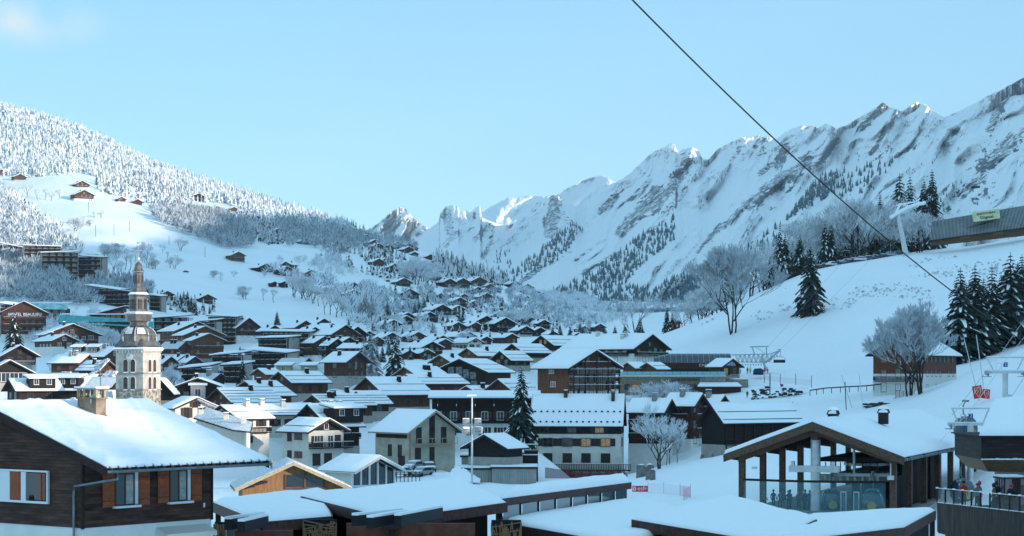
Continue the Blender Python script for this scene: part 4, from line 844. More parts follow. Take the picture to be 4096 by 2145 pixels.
# skirt roof
b = MB(); e = w2+.5; k8 = 1/math.cos(math.pi/8)
b.add([(-e,-e,Z(1397)),(e,-e,Z(1397)),(e,e,Z(1397)),(-e,e,Z(1397)),(-2.6,-2.6,Z(1356)),(2.6,-2.6,Z(1356)),(2.6,2.6,Z(1356)),(-2.6,2.6,Z(1356))],[(0,1,5,4),(1,2,6,5),(2,3,7,6),(3,0,4,7),(4,5,6,7),(3,2,1,0)]); b.build('skirt_roof', LEAD, T)
b = MB()
for j in range(4):
    M4 = Matrix.Rotation(j*math.pi/2, 4, 'Z'); b.M = M4
    b.add([(-e-.05,-e-.05,Z(1397)+.03),(e+.05,-e-.05,Z(1397)+.03),(e-.55,-e+.55,Z(1383)+.14),(-e+.55,-e+.55,Z(1383)+.14),(0.2,-e+.9,Z(1378)+.12),(-.4,-e+.5,Z(1384)+.1)],[(0,1,2,5,3)])
    b.add([(e-1.5,-e+1.0,Z(1380)),(e-.4,-e+.4,Z(1388)+.2),(e-1.0,-e+1.5,Z(1380)),(e-1.25,-e+1.25,Z(1362)+.3)],[(0,1,3),(1,2,3)])
b.M = None; b.build('snow_patch', SNOW, T)
u = .5556*s_; q8 = math.pi/8-al*0
def octo(name, prof, m=LEAD, n=8): b = MB(); b.lathe([(r*u*k8, Z(900+y*.5556)) for r, y in prof], n, 0, math.pi/8); return b.build(name, m, T)
octo('drum', [(136,872),(128,855),(121,835),(120,797)])
octo('dome', [(124,797),(124,792),(119,790),(112,768),(98,750),(82,738),(64,731)])
b = MB()
for k in (0,1,4,6): 
    a0 = -math.pi/2-math.pi/8+k*math.pi/4
    vs = []
    for (r,y) in [(121,786),(115,768),(101,750),(86,739)]:
        for da in (.12,.62): vs.append(((r+1.2)*u*k8*.97*math.cos(a0+da),(r+1.2)*u*k8*.97*math.sin(a0+da),Z(900+y*.5556)+.06))
    b.add(vs,[(0,1,3,2),(2,3,5,4),(4,5,7,6)])
b.build('snow_patch', SNOWT, T)
b = MB()
for k in range(8):
    a = math.pi/8+k*math.pi/4; b.tube([((r+1.5)*u*k8*math.cos(a),(r+1.5)*u*k8*math.sin(a),Z(900+y*.5556)) for r,y in [(120,835),(120,797),(119,788),(112,768),(98,750),(82,738),(64,731)]],.07,5)
b.build('dome_rib', SNOWT, T)
octo('neck', [(72,731),(60,722),(55,708),(60,695),(70,690),(84,688),(88,660),(92,645),(95,640)])
octo('gallery_ledge', [(95,640),(98,634),(97,628),(70,618)], SNOWT)
octo('lantern', [(66,622),(64,610),(61,600),(61,512),(70,500),(70,494)])
octo('lantern_roof', [(70,494),(58,483),(50,468),(46,452),(43,444),(37,441)])
octo('lantern_roof_snow', [(72,496),(62,486),(57,480)], SNOW)
octo('upper_lantern', [(38,441),(35,432),(34,430),(34,342),(38,335)])
octo('cupola', [(45,330),(38,322),(30,314),(26,296),(24,280),(17,268),(8,262),(5,256)])
octo('cupola_snow', [(46,331),(40,325),(36,321)], SNOW)
b = MB(); b.lathe([(.05,Z(900+252*.5556)),(10*u,Z(900+250*.5556)),(15*u,Z(900+240*.5556)),(15*u,Z(900+232*.5556)),(9*u,Z(900+224*.5556)),(.04,Z(900+221*.5556)),(.04,Z(900+130*.5556))],12); b.build('finial_ball', STEEL, T)
zc = Z(900+176*.5556); b = MB(); b.bar((-.55,0,zc),(.55,0,zc),.1); b.bar((0,0,zc-.7),(0,0,zc+.6),.1); b.bar((-.28,0,zc-.28),(.28,0,zc+.28),.06); b.bar((-.28,0,zc+.28),(.28,0,zc-.28),.06)
for dx, dz in ((-.55,0),(.55,0),(0,.6)): b.box(dx-.12,dx+.12,-.08,.08,zc+dz-.12,zc+dz+.12)
b.build('cross', STEEL, T)
zr_ = Z(900+125*.5556); b = MB(); b.prism([(-.42,zr_+.3),(-.3,zr_+.02),(-.05,zr_-.12),(.16,zr_-.02),(.3,zr_+.28),(.42,zr_+.36),(.28,zr_+.45),(.12,zr_+.3),(-.1,zr_+.12),(-.25,zr_+.38)],-.05,.05); b.build('weathercock', STEEL, T)
for k in range(8):                                   # louvres of the two lanterns, one per facet
    a = k*math.pi/4
    for r_, y0, y1, wd in ((61.5,602,530,.42),(34.5,415,355,.2)):
        b = MB(); z0, z1 = Z(900+y0*.5556), Z(900+y1*.5556); b.box(-wd,wd,-.04,.02,z0,z1,0)
        n = 7
        for i in range(n): b.box(-wd*.85,wd*.85,-.1,-.04,z0+(i+.3)*(z1-z0)/n,z0+(i+.7)*(z1-z0)/n,1)
        b.build('louvre', [BLACK, LEAD], T, (r_*u*math.cos(a), r_*u*math.sin(a), 0), a+math.pi/2)
# ------------------------------------------------------------------ near house, lower left
thN = R(-37.6); WN, LN = 10.4, 7.8; cN = P(330, 1490, 92)
lN = cN-Matrix.Rotation(thN, 3, 'Z') @ Vector((WN/2,0,0)); zb = -15.0
NH = thing('near_chalet','big dark timber-sided chalet filling the lower left corner, sunlit snowy roof and orange shutters','chalet',(lN.x,lN.y,zb),thN)
tpn = .325; HN = (-4.22+.81)-zb
b = MB(); b.prism([(-WN/2,-6.75-zb),(WN/2,-6.75-zb),(WN/2,HN),(0,HN+WN/2*tpn),(-WN/2,HN)],0,LN); b.build('wall', SIDING, NH)
b = MB(); b.box(-WN/2+.04,WN/2-.04,.04,LN-.04,-2,-6.75-zb); b.build('plaster_base', WHITE, NH)
b = MB(); b.box(WN/2-.09,WN/2+.02,-.03,.1,-6.8-zb,HN); b.build('corner_board', BEAMD, NH)
b = MB(); b.box(WN/2-.05,WN/2+.03,LN-.1,LN+.02,-6.8-zb,HN); b.build('corner_board', BEAMD, NH)
ro = gable_roof(NH, WN, LN, HN, tpn, .85, 2.5, 0, deck=DARKV, verge=BEAMD, ob=1.1)
aN = WN/2+2.5; ny, nx = 56, 90
xs = np.linspace(-aN, aN, nx); ys = np.linspace(-.82, LN+1.08, ny); XX_, YY_ = np.meshgrid(xs, ys)
zr = HN+WN/2*tpn+.17-np.abs(XX_)*tpn
ed = np.minimum(np.minimum(XX_+aN, aN-XX_), np.minimum(YY_+.82, LN+1.08-YY_))
hs_ = .25*sstep(-.05, .3, ed)*(1+.35*(fbm(XX_/2.2+3, YY_/2.2+8, 4)-.5)) + .03
hs_ += .09*sstep(.55,.75,fbm(XX_/.9+YY_/.5+30, YY_/1.4+4, 3))
ZZ_ = zr+hs_+.06*np.exp(-(XX_/.5)**2); ZZ_[0] = zr[0]+.04+.05*vnoise(xs*5, xs*0+2); 
sn = gridmesh('snow_cover', XX_, YY_, ZZ_, [SNOW]); link('snow_cover', sn, ro)
b = MB()                                             # snow curtain at the roof edges
for i in range(nx-1): b.add([(xs[i],-.83,zr[0][i]-.03-.05*rnd.random()),(xs[i+1],-.83,zr[0][i+1]-.05),(xs[i+1],-.82,ZZ_[0][i+1]),(xs[i],-.82,ZZ_[0][i])],[(0,1,2,3)])
for j in range(ny-1): b.add([(aN,ys[j],zr[j][-1]),(aN,ys[j+1],zr[j][-1]),(aN,ys[j+1],ZZ_[j+1][-1]),(aN,ys[j],ZZ_[j][-1])],[(0,1,2,3)]); b.add([(xs[0],0,0)]*0+[],[])
b.build('snow_edge', SNOW, ro)
zE = HN-2.5*tpn
b = MB(); pts = [(aN+.16,y,zE+.03) for y in np.linspace(-.85,LN+1.1,12)]
for i in range(11): pass
n = 8; k0 = len(b.v); vs = []
for y in (-.85, LN+1.1):
    for i in range(n+1): a = math.pi*i/n; vs.append((aN+.14+.13*math.cos(a), y, zE+.08-.13*math.sin(a)))
b.add(vs, [(i, i+1, i+2+n, i+1+n) for i in range(n)]); b.add([(v[0], v[1], v[2]) for v in vs[:n+1]], [tuple(range(n+1))]); gt = b.build('gutter', ZINC, ro)
for i in range(20):
    y = -.7+i*(LN+1.7)/19; b = MB(); b.bar((aN-.12,y,zE+.24),(aN+.2,y,zE+.12),.05,.06); b.bar((aN-.12,y,zE+.3),(aN+.15,y,zE+.17),.06,.03,1); b.build('snow_bracket', [ZINC, SNOWT], gt)
b = MB(); b.tube([(aN+.14,-.35,zE-.02),(aN+.1,-.32,zE-.3),(WN/2-.35,-.16,zE-.72),(WN/2-.45,-.1,zE-.95),(WN/2-.45,-.1,-1)],.055,8); b.build('downpipe', ZINC, NH)
for i in range(5):                                   # stepped rafter ends under the verge
    x = WN/2-.6-i*2.1; b = MB(); z = HN+(WN/2-x)*tpn
    b.box(x-.28,x,-.7,0,z-.28,z-.04); b.box(x-.6,x-.28,-.7,0,z-.2,z+.05); b.build('purlin_end', BLACK, NH)
FW = mat('window_frame_white_near', (.72,.72,.72), .5)
def nearwin(face, u, z, w, h, fr=True, shut=True):
    loc, rz = {'f': ((u,0,z),0), 'r': ((WN/2,u,z),math.pi/2)}[face]
    b = MB(); e = .3
    b.box(-w/2-.02,w/2+.02,-.03,-.004,-h/2-.02,h/2+.02,2)
    b.box(w/2-.0,w/2+.2,-.05,.0,-h/2,h/2,1) if fr else None
    b.box(-w/2,-w/2+.06,-.06,0,-h/2,h/2,0); b.box(w/2-.06,w/2,-.06,0,-h/2,h/2,0); b.box(-.03,.05,-.06,0,-h/2,h/2,0); b.box(-w/2,w/2,-.06,0,h/2-.06,h/2,0)
    o = b.build('window', [FRAME, FW, BLACK], NH, loc, rz)
    p = MB(); p.box(-w/2+.05,w/2-.05,-.045,-.035,-h/2+.02,h/2-.05); p.build('pane', GLASS, o)
    p = MB(); p.box(.06,w/2-.1,-.05,-.046,-h/2+.05,h/2-.1); p.build('curtain', mat('curtain',(.42,.44,.42),.8,noise=(7,.3)), o)
    p = MB(); p.box(-w/2-.12,w/2+.25,-.22,0,-h/2-.12,-h/2-.02,0); p.build('sill', FW, o)
    if shut:
        for x0, x1 in ((-w/2-.72,-w/2-.05),(w/2+.24,w/2+.88)):
            q = MB(); q.box(x0,x1,-.07,-.02,-h/2-.05,h/2+.05,0)
            for i in range(4): zz0 = -h/2+.05+i*(h/4); q.box(x0+.08,x1-.08,-.085,-.07,zz0,zz0+h/4-.1,0)
            for zz1 in (-h*.35,h*.35): q.box(x0+.0,x1,-.1,-.085,zz1-.02,zz1+.02,1)
            q.build('shutter', [ORSH, FRAME], o)
    return o
nearwin('r', 2.4, -5.15-zb, 1.15, 1.42); nearwin('r', 5.62, -5.12-zb, 1.1, 1.42)
def widewin(u1, u0, z0, z1):
    b = MB(); x1, x0 = WN/2-u1, WN/2-u0
    for q in ((x0,x1,z0-.1,z0),(x0,x1,z1,z1+.08),(x1-.08,x1,z0,z1),(x0,x0+.08,z0,z1)): b.box(q[0],q[1],-.12,0,q[2],q[3],0)
    b.box(x0+.08,x1-.08,-.03,-.006,z0,z1,1)
    o = b.build('window', [FW, BLACK], NH)
    q = MB(); q.box(x0+.1,x1-1.95-.65,-.09,-.03,z0,z1-.01); q.build('reveal', FW, o)
    q = MB(); q.box(x1-1.95-.6,x1-1.95+.1,-.1,-.04,z0+.02,z1-.04)
    for i in range(5): q.box(x1-1.95-.52,x1-1.95+.02,-.115,-.1,z0+.08+i*.26,z0+.08+i*.26+.2)
    q.build('shutter', ORSH, o)
    q = MB(); q.box(x1-1.82,x1-1.5,-.1,-.03,z0,z1-.02); q.build('reveal', FW, o)
    q = MB(); q.box(x1-1.48,x1-.12,-.06,-.04,z0+.05,z1-.05); p = q.build('pane', GLASS, o)
    q = MB(); q.box(x1-.55,x1-.45,-.09,-.04,z0+.05,z1-.05); q.box(x1-.3,x1-.2,-.09,-.04,z0+.05,z1-.05); q.build('mullion', ORSH, o)
widewin(2.16, 6.1, -5.68-zb, -4.4-zb); widewin(6.0+.6, 9.5, -3.2-zb, -2.1-zb)
for i in range(3): b = MB(); b.lathe([(.035,0),(.035,.16),(.012,.21),(.012,.27)],8); tag(b.build('bottle', BLACK, None, NH.matrix_basis @ Vector((WN/2-3.4+i*.1,-.09,-5.68-zb))), ['tall dark bottle on the near window ledge, left of three','dark bottle on the near window ledge, middle of three','dark bottle on the near window ledge, right of three'][i], 'bottle', 'bottles on the window ledge')
b = MB(); n = 14
b.add([(WN/2+.0,4.3,-6.95-zb),(WN/2,7.4,-6.95-zb),(WN/2+.7,7.4,-7.25-zb),(WN/2+.7,4.3,-7.25-zb)],[(3,2,1,0)])
for i in range(n): y0, y1 = 4.3+3.1*i/n, 4.3+3.1*(i+1)/n; b.add([(WN/2+.7,y0,-7.25-zb),(WN/2+.7,y1,-7.25-zb),(WN/2+.72,y1,-7.42-zb),(WN/2+.72,(y0+y1)/2,-7.5-zb),(WN/2+.72,y0,-7.42-zb)],[(0,4,3,2,1)])
b.build('awning', mat('awning_cloth',(.7,.67,.6),.8), NH)
# chimney stack with open top, cap slab, dish and aerials
b = MB(); x0,x1,y0,y1 = .95,2.2,3.4,4.0; zt_ = -1.14-zb; b.box(x0,x1,y0,y1,zt_-1.6,zt_,0); b.box(x0-.04,x1+.04,y0-.04,y1+.04,zt_-1.6,-1.93-zb,1); b.box(x0-.05,x1+.05,y0-.05,y1+.05,zt_-.08,zt_,0)
for x in (x0,.9,1.3,x1-.16):
    for y in (y0,y1-.12): b.box(x,x+.16,y,y+.12,zt_,zt_+.36,2)
cs = b.build('chimney', [mat('chimney_render',(.26,.2,.15),.9,noise=(2,.5),bump=(6,.5,.03)), mat('chimney_flashing',(.3,.1,.06),.6), TAN], ro)
b = MB(); b.box(x0-.15,x1+.12,y0-.12,y1+.12,zt_+.36,zt_+.42,0); b.box(x0-.13,x1+.1,y0-.1,y1+.1,zt_+.42,zt_+.5,1); b.build('cap', [CONC, SNOW], cs)
b = MB(); b.tube([(1.95,3.9,zt_-.6),(1.95,3.9,zt_+1.45)],.025,6); o = b.build('aerial', ZINC, cs)
b = MB()
for i in range(5): b.tube([(1.5+i*.16,3.6,zt_+1.0+i*.05),(1.7+i*.16,4.1,zt_+1.55+i*.05)],.035,5)
for i in range(4): b.tube([(1.55,3.55+i*.16,zt_+1.05+i*.17),(2.3,3.55+i*.16,zt_+1.25+i*.17)],.04,5)
for i in range(7): b.tube([(2.25+i*.11,3.75,zt_+.95),(2.25+i*.11,4.05,zt_+1.18)],.05,5)
b.tube([(1.9,3.9,zt_+1.06),(3.0,3.9,zt_+1.06)],.035,5); b.build('frosted_rods', SNOWT, o)
b = MB(); n = 20; vs = [(0,0,0)]
for rr_, dd_ in ((.17,.03),(.33,.1)): vs += [(rr_*math.cos(2*math.pi*i/n)*.9, dd_, rr_*math.sin(2*math.pi*i/n)) for i in range(n)]
fs = [(0,1+i,1+(i+1)%n) for i in range(n)]+[(1+i,1+n+i,1+n+(i+1)%n,1+(i+1)%n) for i in range(n)]; b.add(vs+[(v[0],v[1]+.02,v[2]) for v in vs], fs+[tuple(reversed([j+len(vs) for j in f])) for f in fs])
b.tube([(0,.1,-.3),(.25,.5,-.42)],.02,5); b.box(.2,.32,.45,.6,-.46,-.34); b.build('satellite_dish', STEEL, cs, (2.05,3.6,zt_-.12), R(70))
b = MB(); b.box(-.4,.4,-.6,.6,0,.1,0); b.box(-.34,.34,-.54,.54,.1,.12,1); o = b.build('skylight', [ROOF, GLASS], ro, (1.1,.35,HN+WN/2*tpn+.1-.2)); o.rotation_euler = (0, math.atan(tpn), 0)
b = MB(); b.box(WN/2,WN/2+.03,7.2,7.3,-6.2-zb,-6.0-zb); b.build('wall_lamp', FW, NH)
# ------------------------------------------------------------------ mid foreground gables
chalet(1175,1844,232,10,462,106,98,50,'honey','honey-boarded gabled house with pale verge right of the near chalet, frosted ribbed roof',name='honey_chalet',balc=0,ch=0,auto=False,of=1.2,os_=.9,snow=.2,tiles=True,verge=TAN,L=9,fine=True,
  extra=lambda r,ro,W,L,H,tp,rise:honeyx(r,ro,W,L,H,rise))
chalet(1522,1820,290,44,192,58,166,80,'cream','small hall with white timber frame and large gable glazing, snowy roof',name='glazed_hall',cat='hall',balc=0,ch=0,auto=False,of=1.6,os_=.7,verge=CREAM,fine=True,H=4.2,
  extra=lambda r,ro,W,L,H,tp,rise:glazx(r,W,L,H,tp,rise))
def snowpatch(name, c4, par, t=.35, n=16, m=SNOW, amp=.25, seed=0):
    "lumpy snow blanket over a four-cornered patch; c4 counter-clockwise seen from above"
    c = [np.array(p, float) for p in c4]; U, V = np.meshgrid(np.linspace(0,1,n), np.linspace(0,1,n))
    Pt = (c[0][None,None]*((1-U)*(1-V))[...,None]+c[1][None,None]*(U*(1-V))[...,None]+c[2][None,None]*(U*V)[...,None]+c[3][None,None]*((1-U)*V)[...,None])
    e1 = np.linalg.norm(c[1]-c[0]); e2 = np.linalg.norm(c[3]-c[0]); ed = np.minimum(np.minimum(U,1-U)*e1, np.minimum(V,1-V)*e2)
    h = t*sstep(-.25,.7,ed)*(1+amp*(fbm(Pt[...,0]/2.5+seed, Pt[...,1]/2.5, 3)-.5)*2); h[0,:] *= .8; X,Y,Zt = Pt[...,0],Pt[...,1],Pt[...,2]+h
    X = np.pad(X,1,mode='edge'); Y = np.pad(Y,1,mode='edge'); Zb_ = np.pad(Pt[...,2]-.02,1,mode='edge'); Zt = np.pad(Zt,1,mode='edge'); Zt[0]=Zb_[0]; Zt[-1]=Zb_[-1]; Zt[:,0]=Zb_[:,0]; Zt[:,-1]=Zb_[:,-1]
    return link(name, gridmesh(name, X, Y, Zt, [m]), par)
def canopy(label, c4, thick=.5, t=.3, mt=REDW, soff=BLACK, name='canopy', extra=None, seed=0, n=28):
    c = [Vector(p)-Vector((0,0,.24)) for p in c4]; o0 = sum(c, Vector())/len(c); o0.z = -14
    r = thing(name, label, 'canopy', o0); q = [p-o0 for p in c]
    b = MB(); b.slab(q, .2, 0); b.build('roof', [ROOF], r)
    for i in range(4):
        a, d = q[i], q[(i+1) % 4]; m = (q[0]+q[1]+q[2]+q[3])/4; dn = (d-a).normalized(); out = Vector((dn.y,-dn.x,0)).normalized()*.09
        b = MB(); f = lambda p, dz, o: (p.x+o.x, p.y+o.y, p.z+dz); z0 = Vector((0,0,0))
        b.add([f(a,-thick,z0),f(d,-thick,z0),f(d,.04,z0),f(a,.04,z0),f(a,-thick,out),f(d,-thick,out),f(d,.04,out),f(a,.04,out)],[(0,1,2,3),(7,6,5,4),(0,4,5,1),(3,2,6,7),(0,3,7,4),(1,5,6,2)]); b.build('fascia', mt, r)
    snowpatch('snow_cover', [tuple(p+Vector((0,0,.02))) for p in q], r, t, n, seed=seed)
    if extra: extra(r, q)
    return r
def under(r, q, inset=1.2, wall=DARKV):
    c = (q[0]+q[1]+q[2]+q[3])/4; k = [p+(c-p).normalized()*inset for p in q]
    b = MB()
    for i in range(4):
        a, d = k[i], k[(i+1)%4]; b.add([(a.x,a.y,-1),(d.x,d.y,-1),(d.x,d.y,d.z-.2),(a.x,a.y,a.z-.2)],[(0,1,2,3)])
    b.build('wall', wall, r)
    for i in range(4): b = MB(); p = q[i]+(c-q[i]).normalized()*.5; b.box(p.x-.14,p.x+.14,p.y-.14,p.y+.14,-1,p.z-.3); b.build('post', BEAMD, r)
# canopy corners: near, right, far, left
canopy('low snowy canopy roof between the near chalet and the big canopy', [P(1045,2072,104),P(1325,2050,112),P(1300,1950,134),P(850,1995,122)], seed=3, extra=lambda r,q: under(r,q))
canopy('largest snowy canopy roof at bottom centre with projecting water spouts', [P(1562,2058,106),P(2024,1996,118),P(1850,1908,138),P(1208,1972,122)], seed=1, n=40, extra=lambda r,q: under(r,q))
canopy('broad flat snowy canopy roof beside the glazed clerestory, bottom right of centre', [P(2450,2152,104),P(2910,2085,122),P(2560,1985,150),P(1978,2070,122)], seed=7, n=36, extra=lambda r,q: under(r,q))
canopy('smoothly domed snowy canopy roof left of the gondola station', [P(3070,2152,100),P(3262,2064,112),P(2922,1975,134),P(2532,2064,112)], seed=9, n=36, extra=lambda r,q: under(r,q))
canopy('wedge-shaped snowy canopy roof in front of the gondola station glass', [P(3055,2158,98),P(3616,2095,112),P(3738,2030,128),P(3230,2056,121)], seed=12, n=36, extra=lambda r,q: under(r,q))
# clerestory strip
A0, A1, B0, B1 = P(1995,2000,119), P(2526,1932,152), P(2040,1962,124), P(2500,1905,158)
r = thing('clerestory','narrow snowy roof ridge over a row of glazed panes, rising to the right','clerestory',(A0.x,A0.y,-14)); off = Vector((A0.x,A0.y,-14))
b = MB(); b.slab([A0-off,A1-off,B1-off,B0-off],.25); b.build('roof', ROOF, r)
b = MB(); d = (A1-A0); b.add([A0-off+Vector((0,-.08,-.42)),A1-off+Vector((0,-.08,-.42)),A1-off+Vector((0,-.08,.05)),A0-off+Vector((0,-.08,.05)),A0-off+Vector((0,0,-.42)),A1-off+Vector((0,0,-.42)),A1-off,A0-off],[(0,1,2,3),(0,4,5,1),(3,2,6,7),(1,5,6,2)]); b.build('fascia', REDW, r)
snowpatch('snow_cover', [tuple(p-off+Vector((0,0,.02))) for p in (A0,A1,B1,B0)], r, .32, 30, seed=5)
for i in range(8):
    p = A0+d*(i/8*.94+.0); p2 = A0+d*((i+1)/8*.94); g = Vector((0.15,.5,0)); b = MB(); q0 = p-off+g; q1 = p2-off+g
    hh = .95
    b.add([q0+Vector((.1,0,-.4-hh)),q1+Vector((0,0,-.4-hh)),q1+Vector((0,0,-.4)),q0+Vector((.1,0,-.4))],[(0,1,2,3)]); b.build('pane', mat('sky_glass',(.05,.07,.08),.08,spec=.8), r)
    b = MB(); b.box(q0.x-.05,q0.x+.05,q0.y-.1,q0.y+.05,q0.z-.4-hh,q0.z-.35); b.build('mullion', BEAMD, r)
b = MB(); q1 = A0+d*.94-off+Vector((.15,.5,0)); q0 = A0-off+Vector((.15,.5,0)); b.bar(q0-Vector((0,0,1.42)),q1-Vector((0,0,1.42)),.2,.14); b.build('sill_beam', BEAMD, r)
# water spouts: paired timber gutters with snow
def spout(a, b_, label):
    a, b_ = Vector(a), Vector(b_); r = thing('water_spout', label, 'gutter', a); m = MB(); e = b_-a
    m.bar((0,0,0), e, .35, .5); m.build('channel', BLACK, r); m = MB(); m.bar((0,0,.3), e+Vector((0,0,.3)), .33, .12); m.build('snow_cover', SNOW, r)
spout(P(912,2098,98), P(1045,2076,104), 'rear one of two snow-topped timber spouts beside the near chalet'); spout(P(965,2108,96), P(1060,2085,101), 'front one of two snow-topped timber spouts beside the near chalet')
spout(P(1420,2083,99), P(1600,2062,105), 'rear one of two snow-topped timber spouts under the largest canopy'); spout(P(1480,2092,97), P(1620,2070,102), 'front one of two snow-topped timber spouts under the largest canopy')
spout(P(1590,2084,98), P(1758,2050,106), 'long thin snowy timber spout reaching right under the largest canopy')
# criss-cross lattice screens and red-brown walls below the canopies
def lattice(x0, x1, y0, Y, label, seed):
    r_ = random.Random(seed); a = P(x0,y0,Y); w_ = P(x1,y0,Y).x-a.x; r = thing('lattice_screen', label, 'screen', (a.x,Y,-14)); h = a.z+14; b = MB()
    for i in range(34):
        u0 = r_.random()*w_; u1 = min(max(u0+(r_.random()-.5)*1.6,0),w_); z0 = h-2.2+r_.random()*.6; b.bar((u0,-.04*r_.random(),h-2.4),(u1,0,h-.05-r_.random()*.5),.06,.06)
    for i in range(10): z = h-2.2*r_.random(); b.bar((0,-.08,z),(w_,-.08,z+(r_.random()-.5)*.8),.055,.05)
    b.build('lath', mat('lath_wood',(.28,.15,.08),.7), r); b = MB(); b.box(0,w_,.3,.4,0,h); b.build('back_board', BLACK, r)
lattice(1212,1345,2080,108,'criss-cross lath screen left of the largest canopy',2); lattice(1965,2085,2082,112,'criss-cross lath screen right of the largest canopy',5); lattice(855,900,2090,108,'narrow criss-cross lath screen by the near chalet wall',8)
for x0,x1,y0,Y,l in ((940,1170,2122,103,'short red-brown boarded wall under the left canopy'),(1385,1900,2094,107,'long red-brown boarded wall under the largest canopy')):
    a = P(x0,y0,Y); b = MB(); b.box(0,P(x1,y0,Y).x-a.x,0,.3,0,a.z+14); tag(b.build('boarded_wall', mat('boards_redbrown',(.14,.05,.032),.6,noise=(2,.4)), None, (a.x,Y,-14)), l, 'wall')
# ------------------------------------------------------------------ people
def skinmesh(joints, edges, name='body'):
    me = bpy.data.meshes.new('t'); me.from_pydata([j[0] for j in joints], edges, []); o = bpy.data.objects.new('t', me); C.objects.link(o)
    m = o.modifiers.new('s', 'SKIN'); m.use_smooth_shade = True
    for i, j in enumerate(joints): me.skin_vertices[0].data[i].radius = j[1] if isinstance(j[1], tuple) else (j[1], j[1])
    me.skin_vertices[0].data[0].use_root = True
    o.modifiers.new('u', 'SUBSURF').levels = 1
    bpy.context.view_layer.update(); r = bpy.data.meshes.new_from_object(o.evaluated_get(bpy.context.evaluated_depsgraph_get())); bpy.data.objects.remove(o); r.name = name; return r
SKIN_ = mat('skin', (.5,.3,.22), .6)
def bodymesh(pose, jk, tr):
    st = pose == 'walk'; f = .28 if st else .06; h = {'stand':(.0,.05),'walk':(.25,-.2),'sit':(.2,.2)}[pose]
    if pose == 'sit':
        J = [((0,0,.5),(.15,.12)),((0,0,.78),(.15,.11)),((0,0,1.0),(.17,.11)),((0,0,1.12),.06),((0,-.01,1.22),(.085,.1)),((0,-.01,1.32),.075)]
        legs = [[((s*.1,-.02,.46),.095),((s*.11,-.45,.5),.075),((s*.11,-.5,.1),.055),((s*.11,-.62,.05),.045)] for s in (-1,1)]
    else:
        J = [((0,0,.92),(.15,.11)),((0,0,1.15),(.145,.1)),((0,0,1.38),(.18,.105)),((0,0,1.48),.06),((0,-.01,1.58),(.085,.1)),((0,-.01,1.69),.075)]
        legs = [[((s*.1,0,.84),.095),((s*.11,-f*s-.04,.47),.07),((s*.11,-f*s*.6+.05,.09),.055),((s*.11,-f*s*.6-.12,.04),.045)] for s in (-1,1)]
    E_ = [(0,1),(1,2),(2,3),(3,4),(4,5)]
    for lg in legs: n = len(J); J += lg; E_ += [(0,n),(n,n+1),(n+1,n+2),(n+2,n+3)]
    top = J[2][0][2]
    for s in (-1,1):
        n = len(J); a = h[0] if s > 0 else h[1]
        J += [((s*.2,0,top-.02),.062),((s*.26,.02-a*.4,top-.28),.05),((s*.25,-.12-a,top-.48),.04),((s*.245,-.17-a,top-.56),.04)]; E_ += [(2,n),(n,n+1),(n+1,n+2),(n+2,n+3)]
    me = skinmesh(J, E_); me.materials.clear()
    for m in (jk, tr, SKIN_): me.materials.append(m)
    for p in me.polygons:
        z = p.center.z; hip = .9 if pose != 'sit' else .56; p.material_index = 2 if z > J[3][0][2]+.02 else (0 if z > hip else 1)
    return me
JC = {'black':(.02,.02,.025),'red':(.5,.03,.03),'blue':(.03,.08,.3),'yellow':(.6,.55,.05),'pink':(.6,.2,.22),'green':(.1,.3,.06),'grey':(.15,.15,.16),'brown':(.16,.08,.04),'white':(.6,.6,.6)}
JM = {k: mat('jacket_'+k, v, .8) for k, v in JC.items()}; BM_ = {}
def person(loc, rz, jk, tr, pose, label, hat='black', pack=None, group=None, sc_=1.0):
    k = (pose, jk, tr)
    if k not in BM_: BM_[k] = bodymesh(pose, JM[jk], JM[tr])
    r = thing('person', label, 'person', loc, rz, group, sc_); link('body', BM_[k], r)
    z = 1.3 if pose == 'sit' else 1.66
    b = MB(); b.sm = True; b.lathe([(.125,z-.05),(.13,z+.02),(.1,z+.1),(.04,z+.14)],10); b.build('hat', JM[hat], r)
    if pack: b = MB(); b.box(-.15,.15,.1,.3,z-.6,z-.2); b.build('backpack', JM[pack], r)
    return r
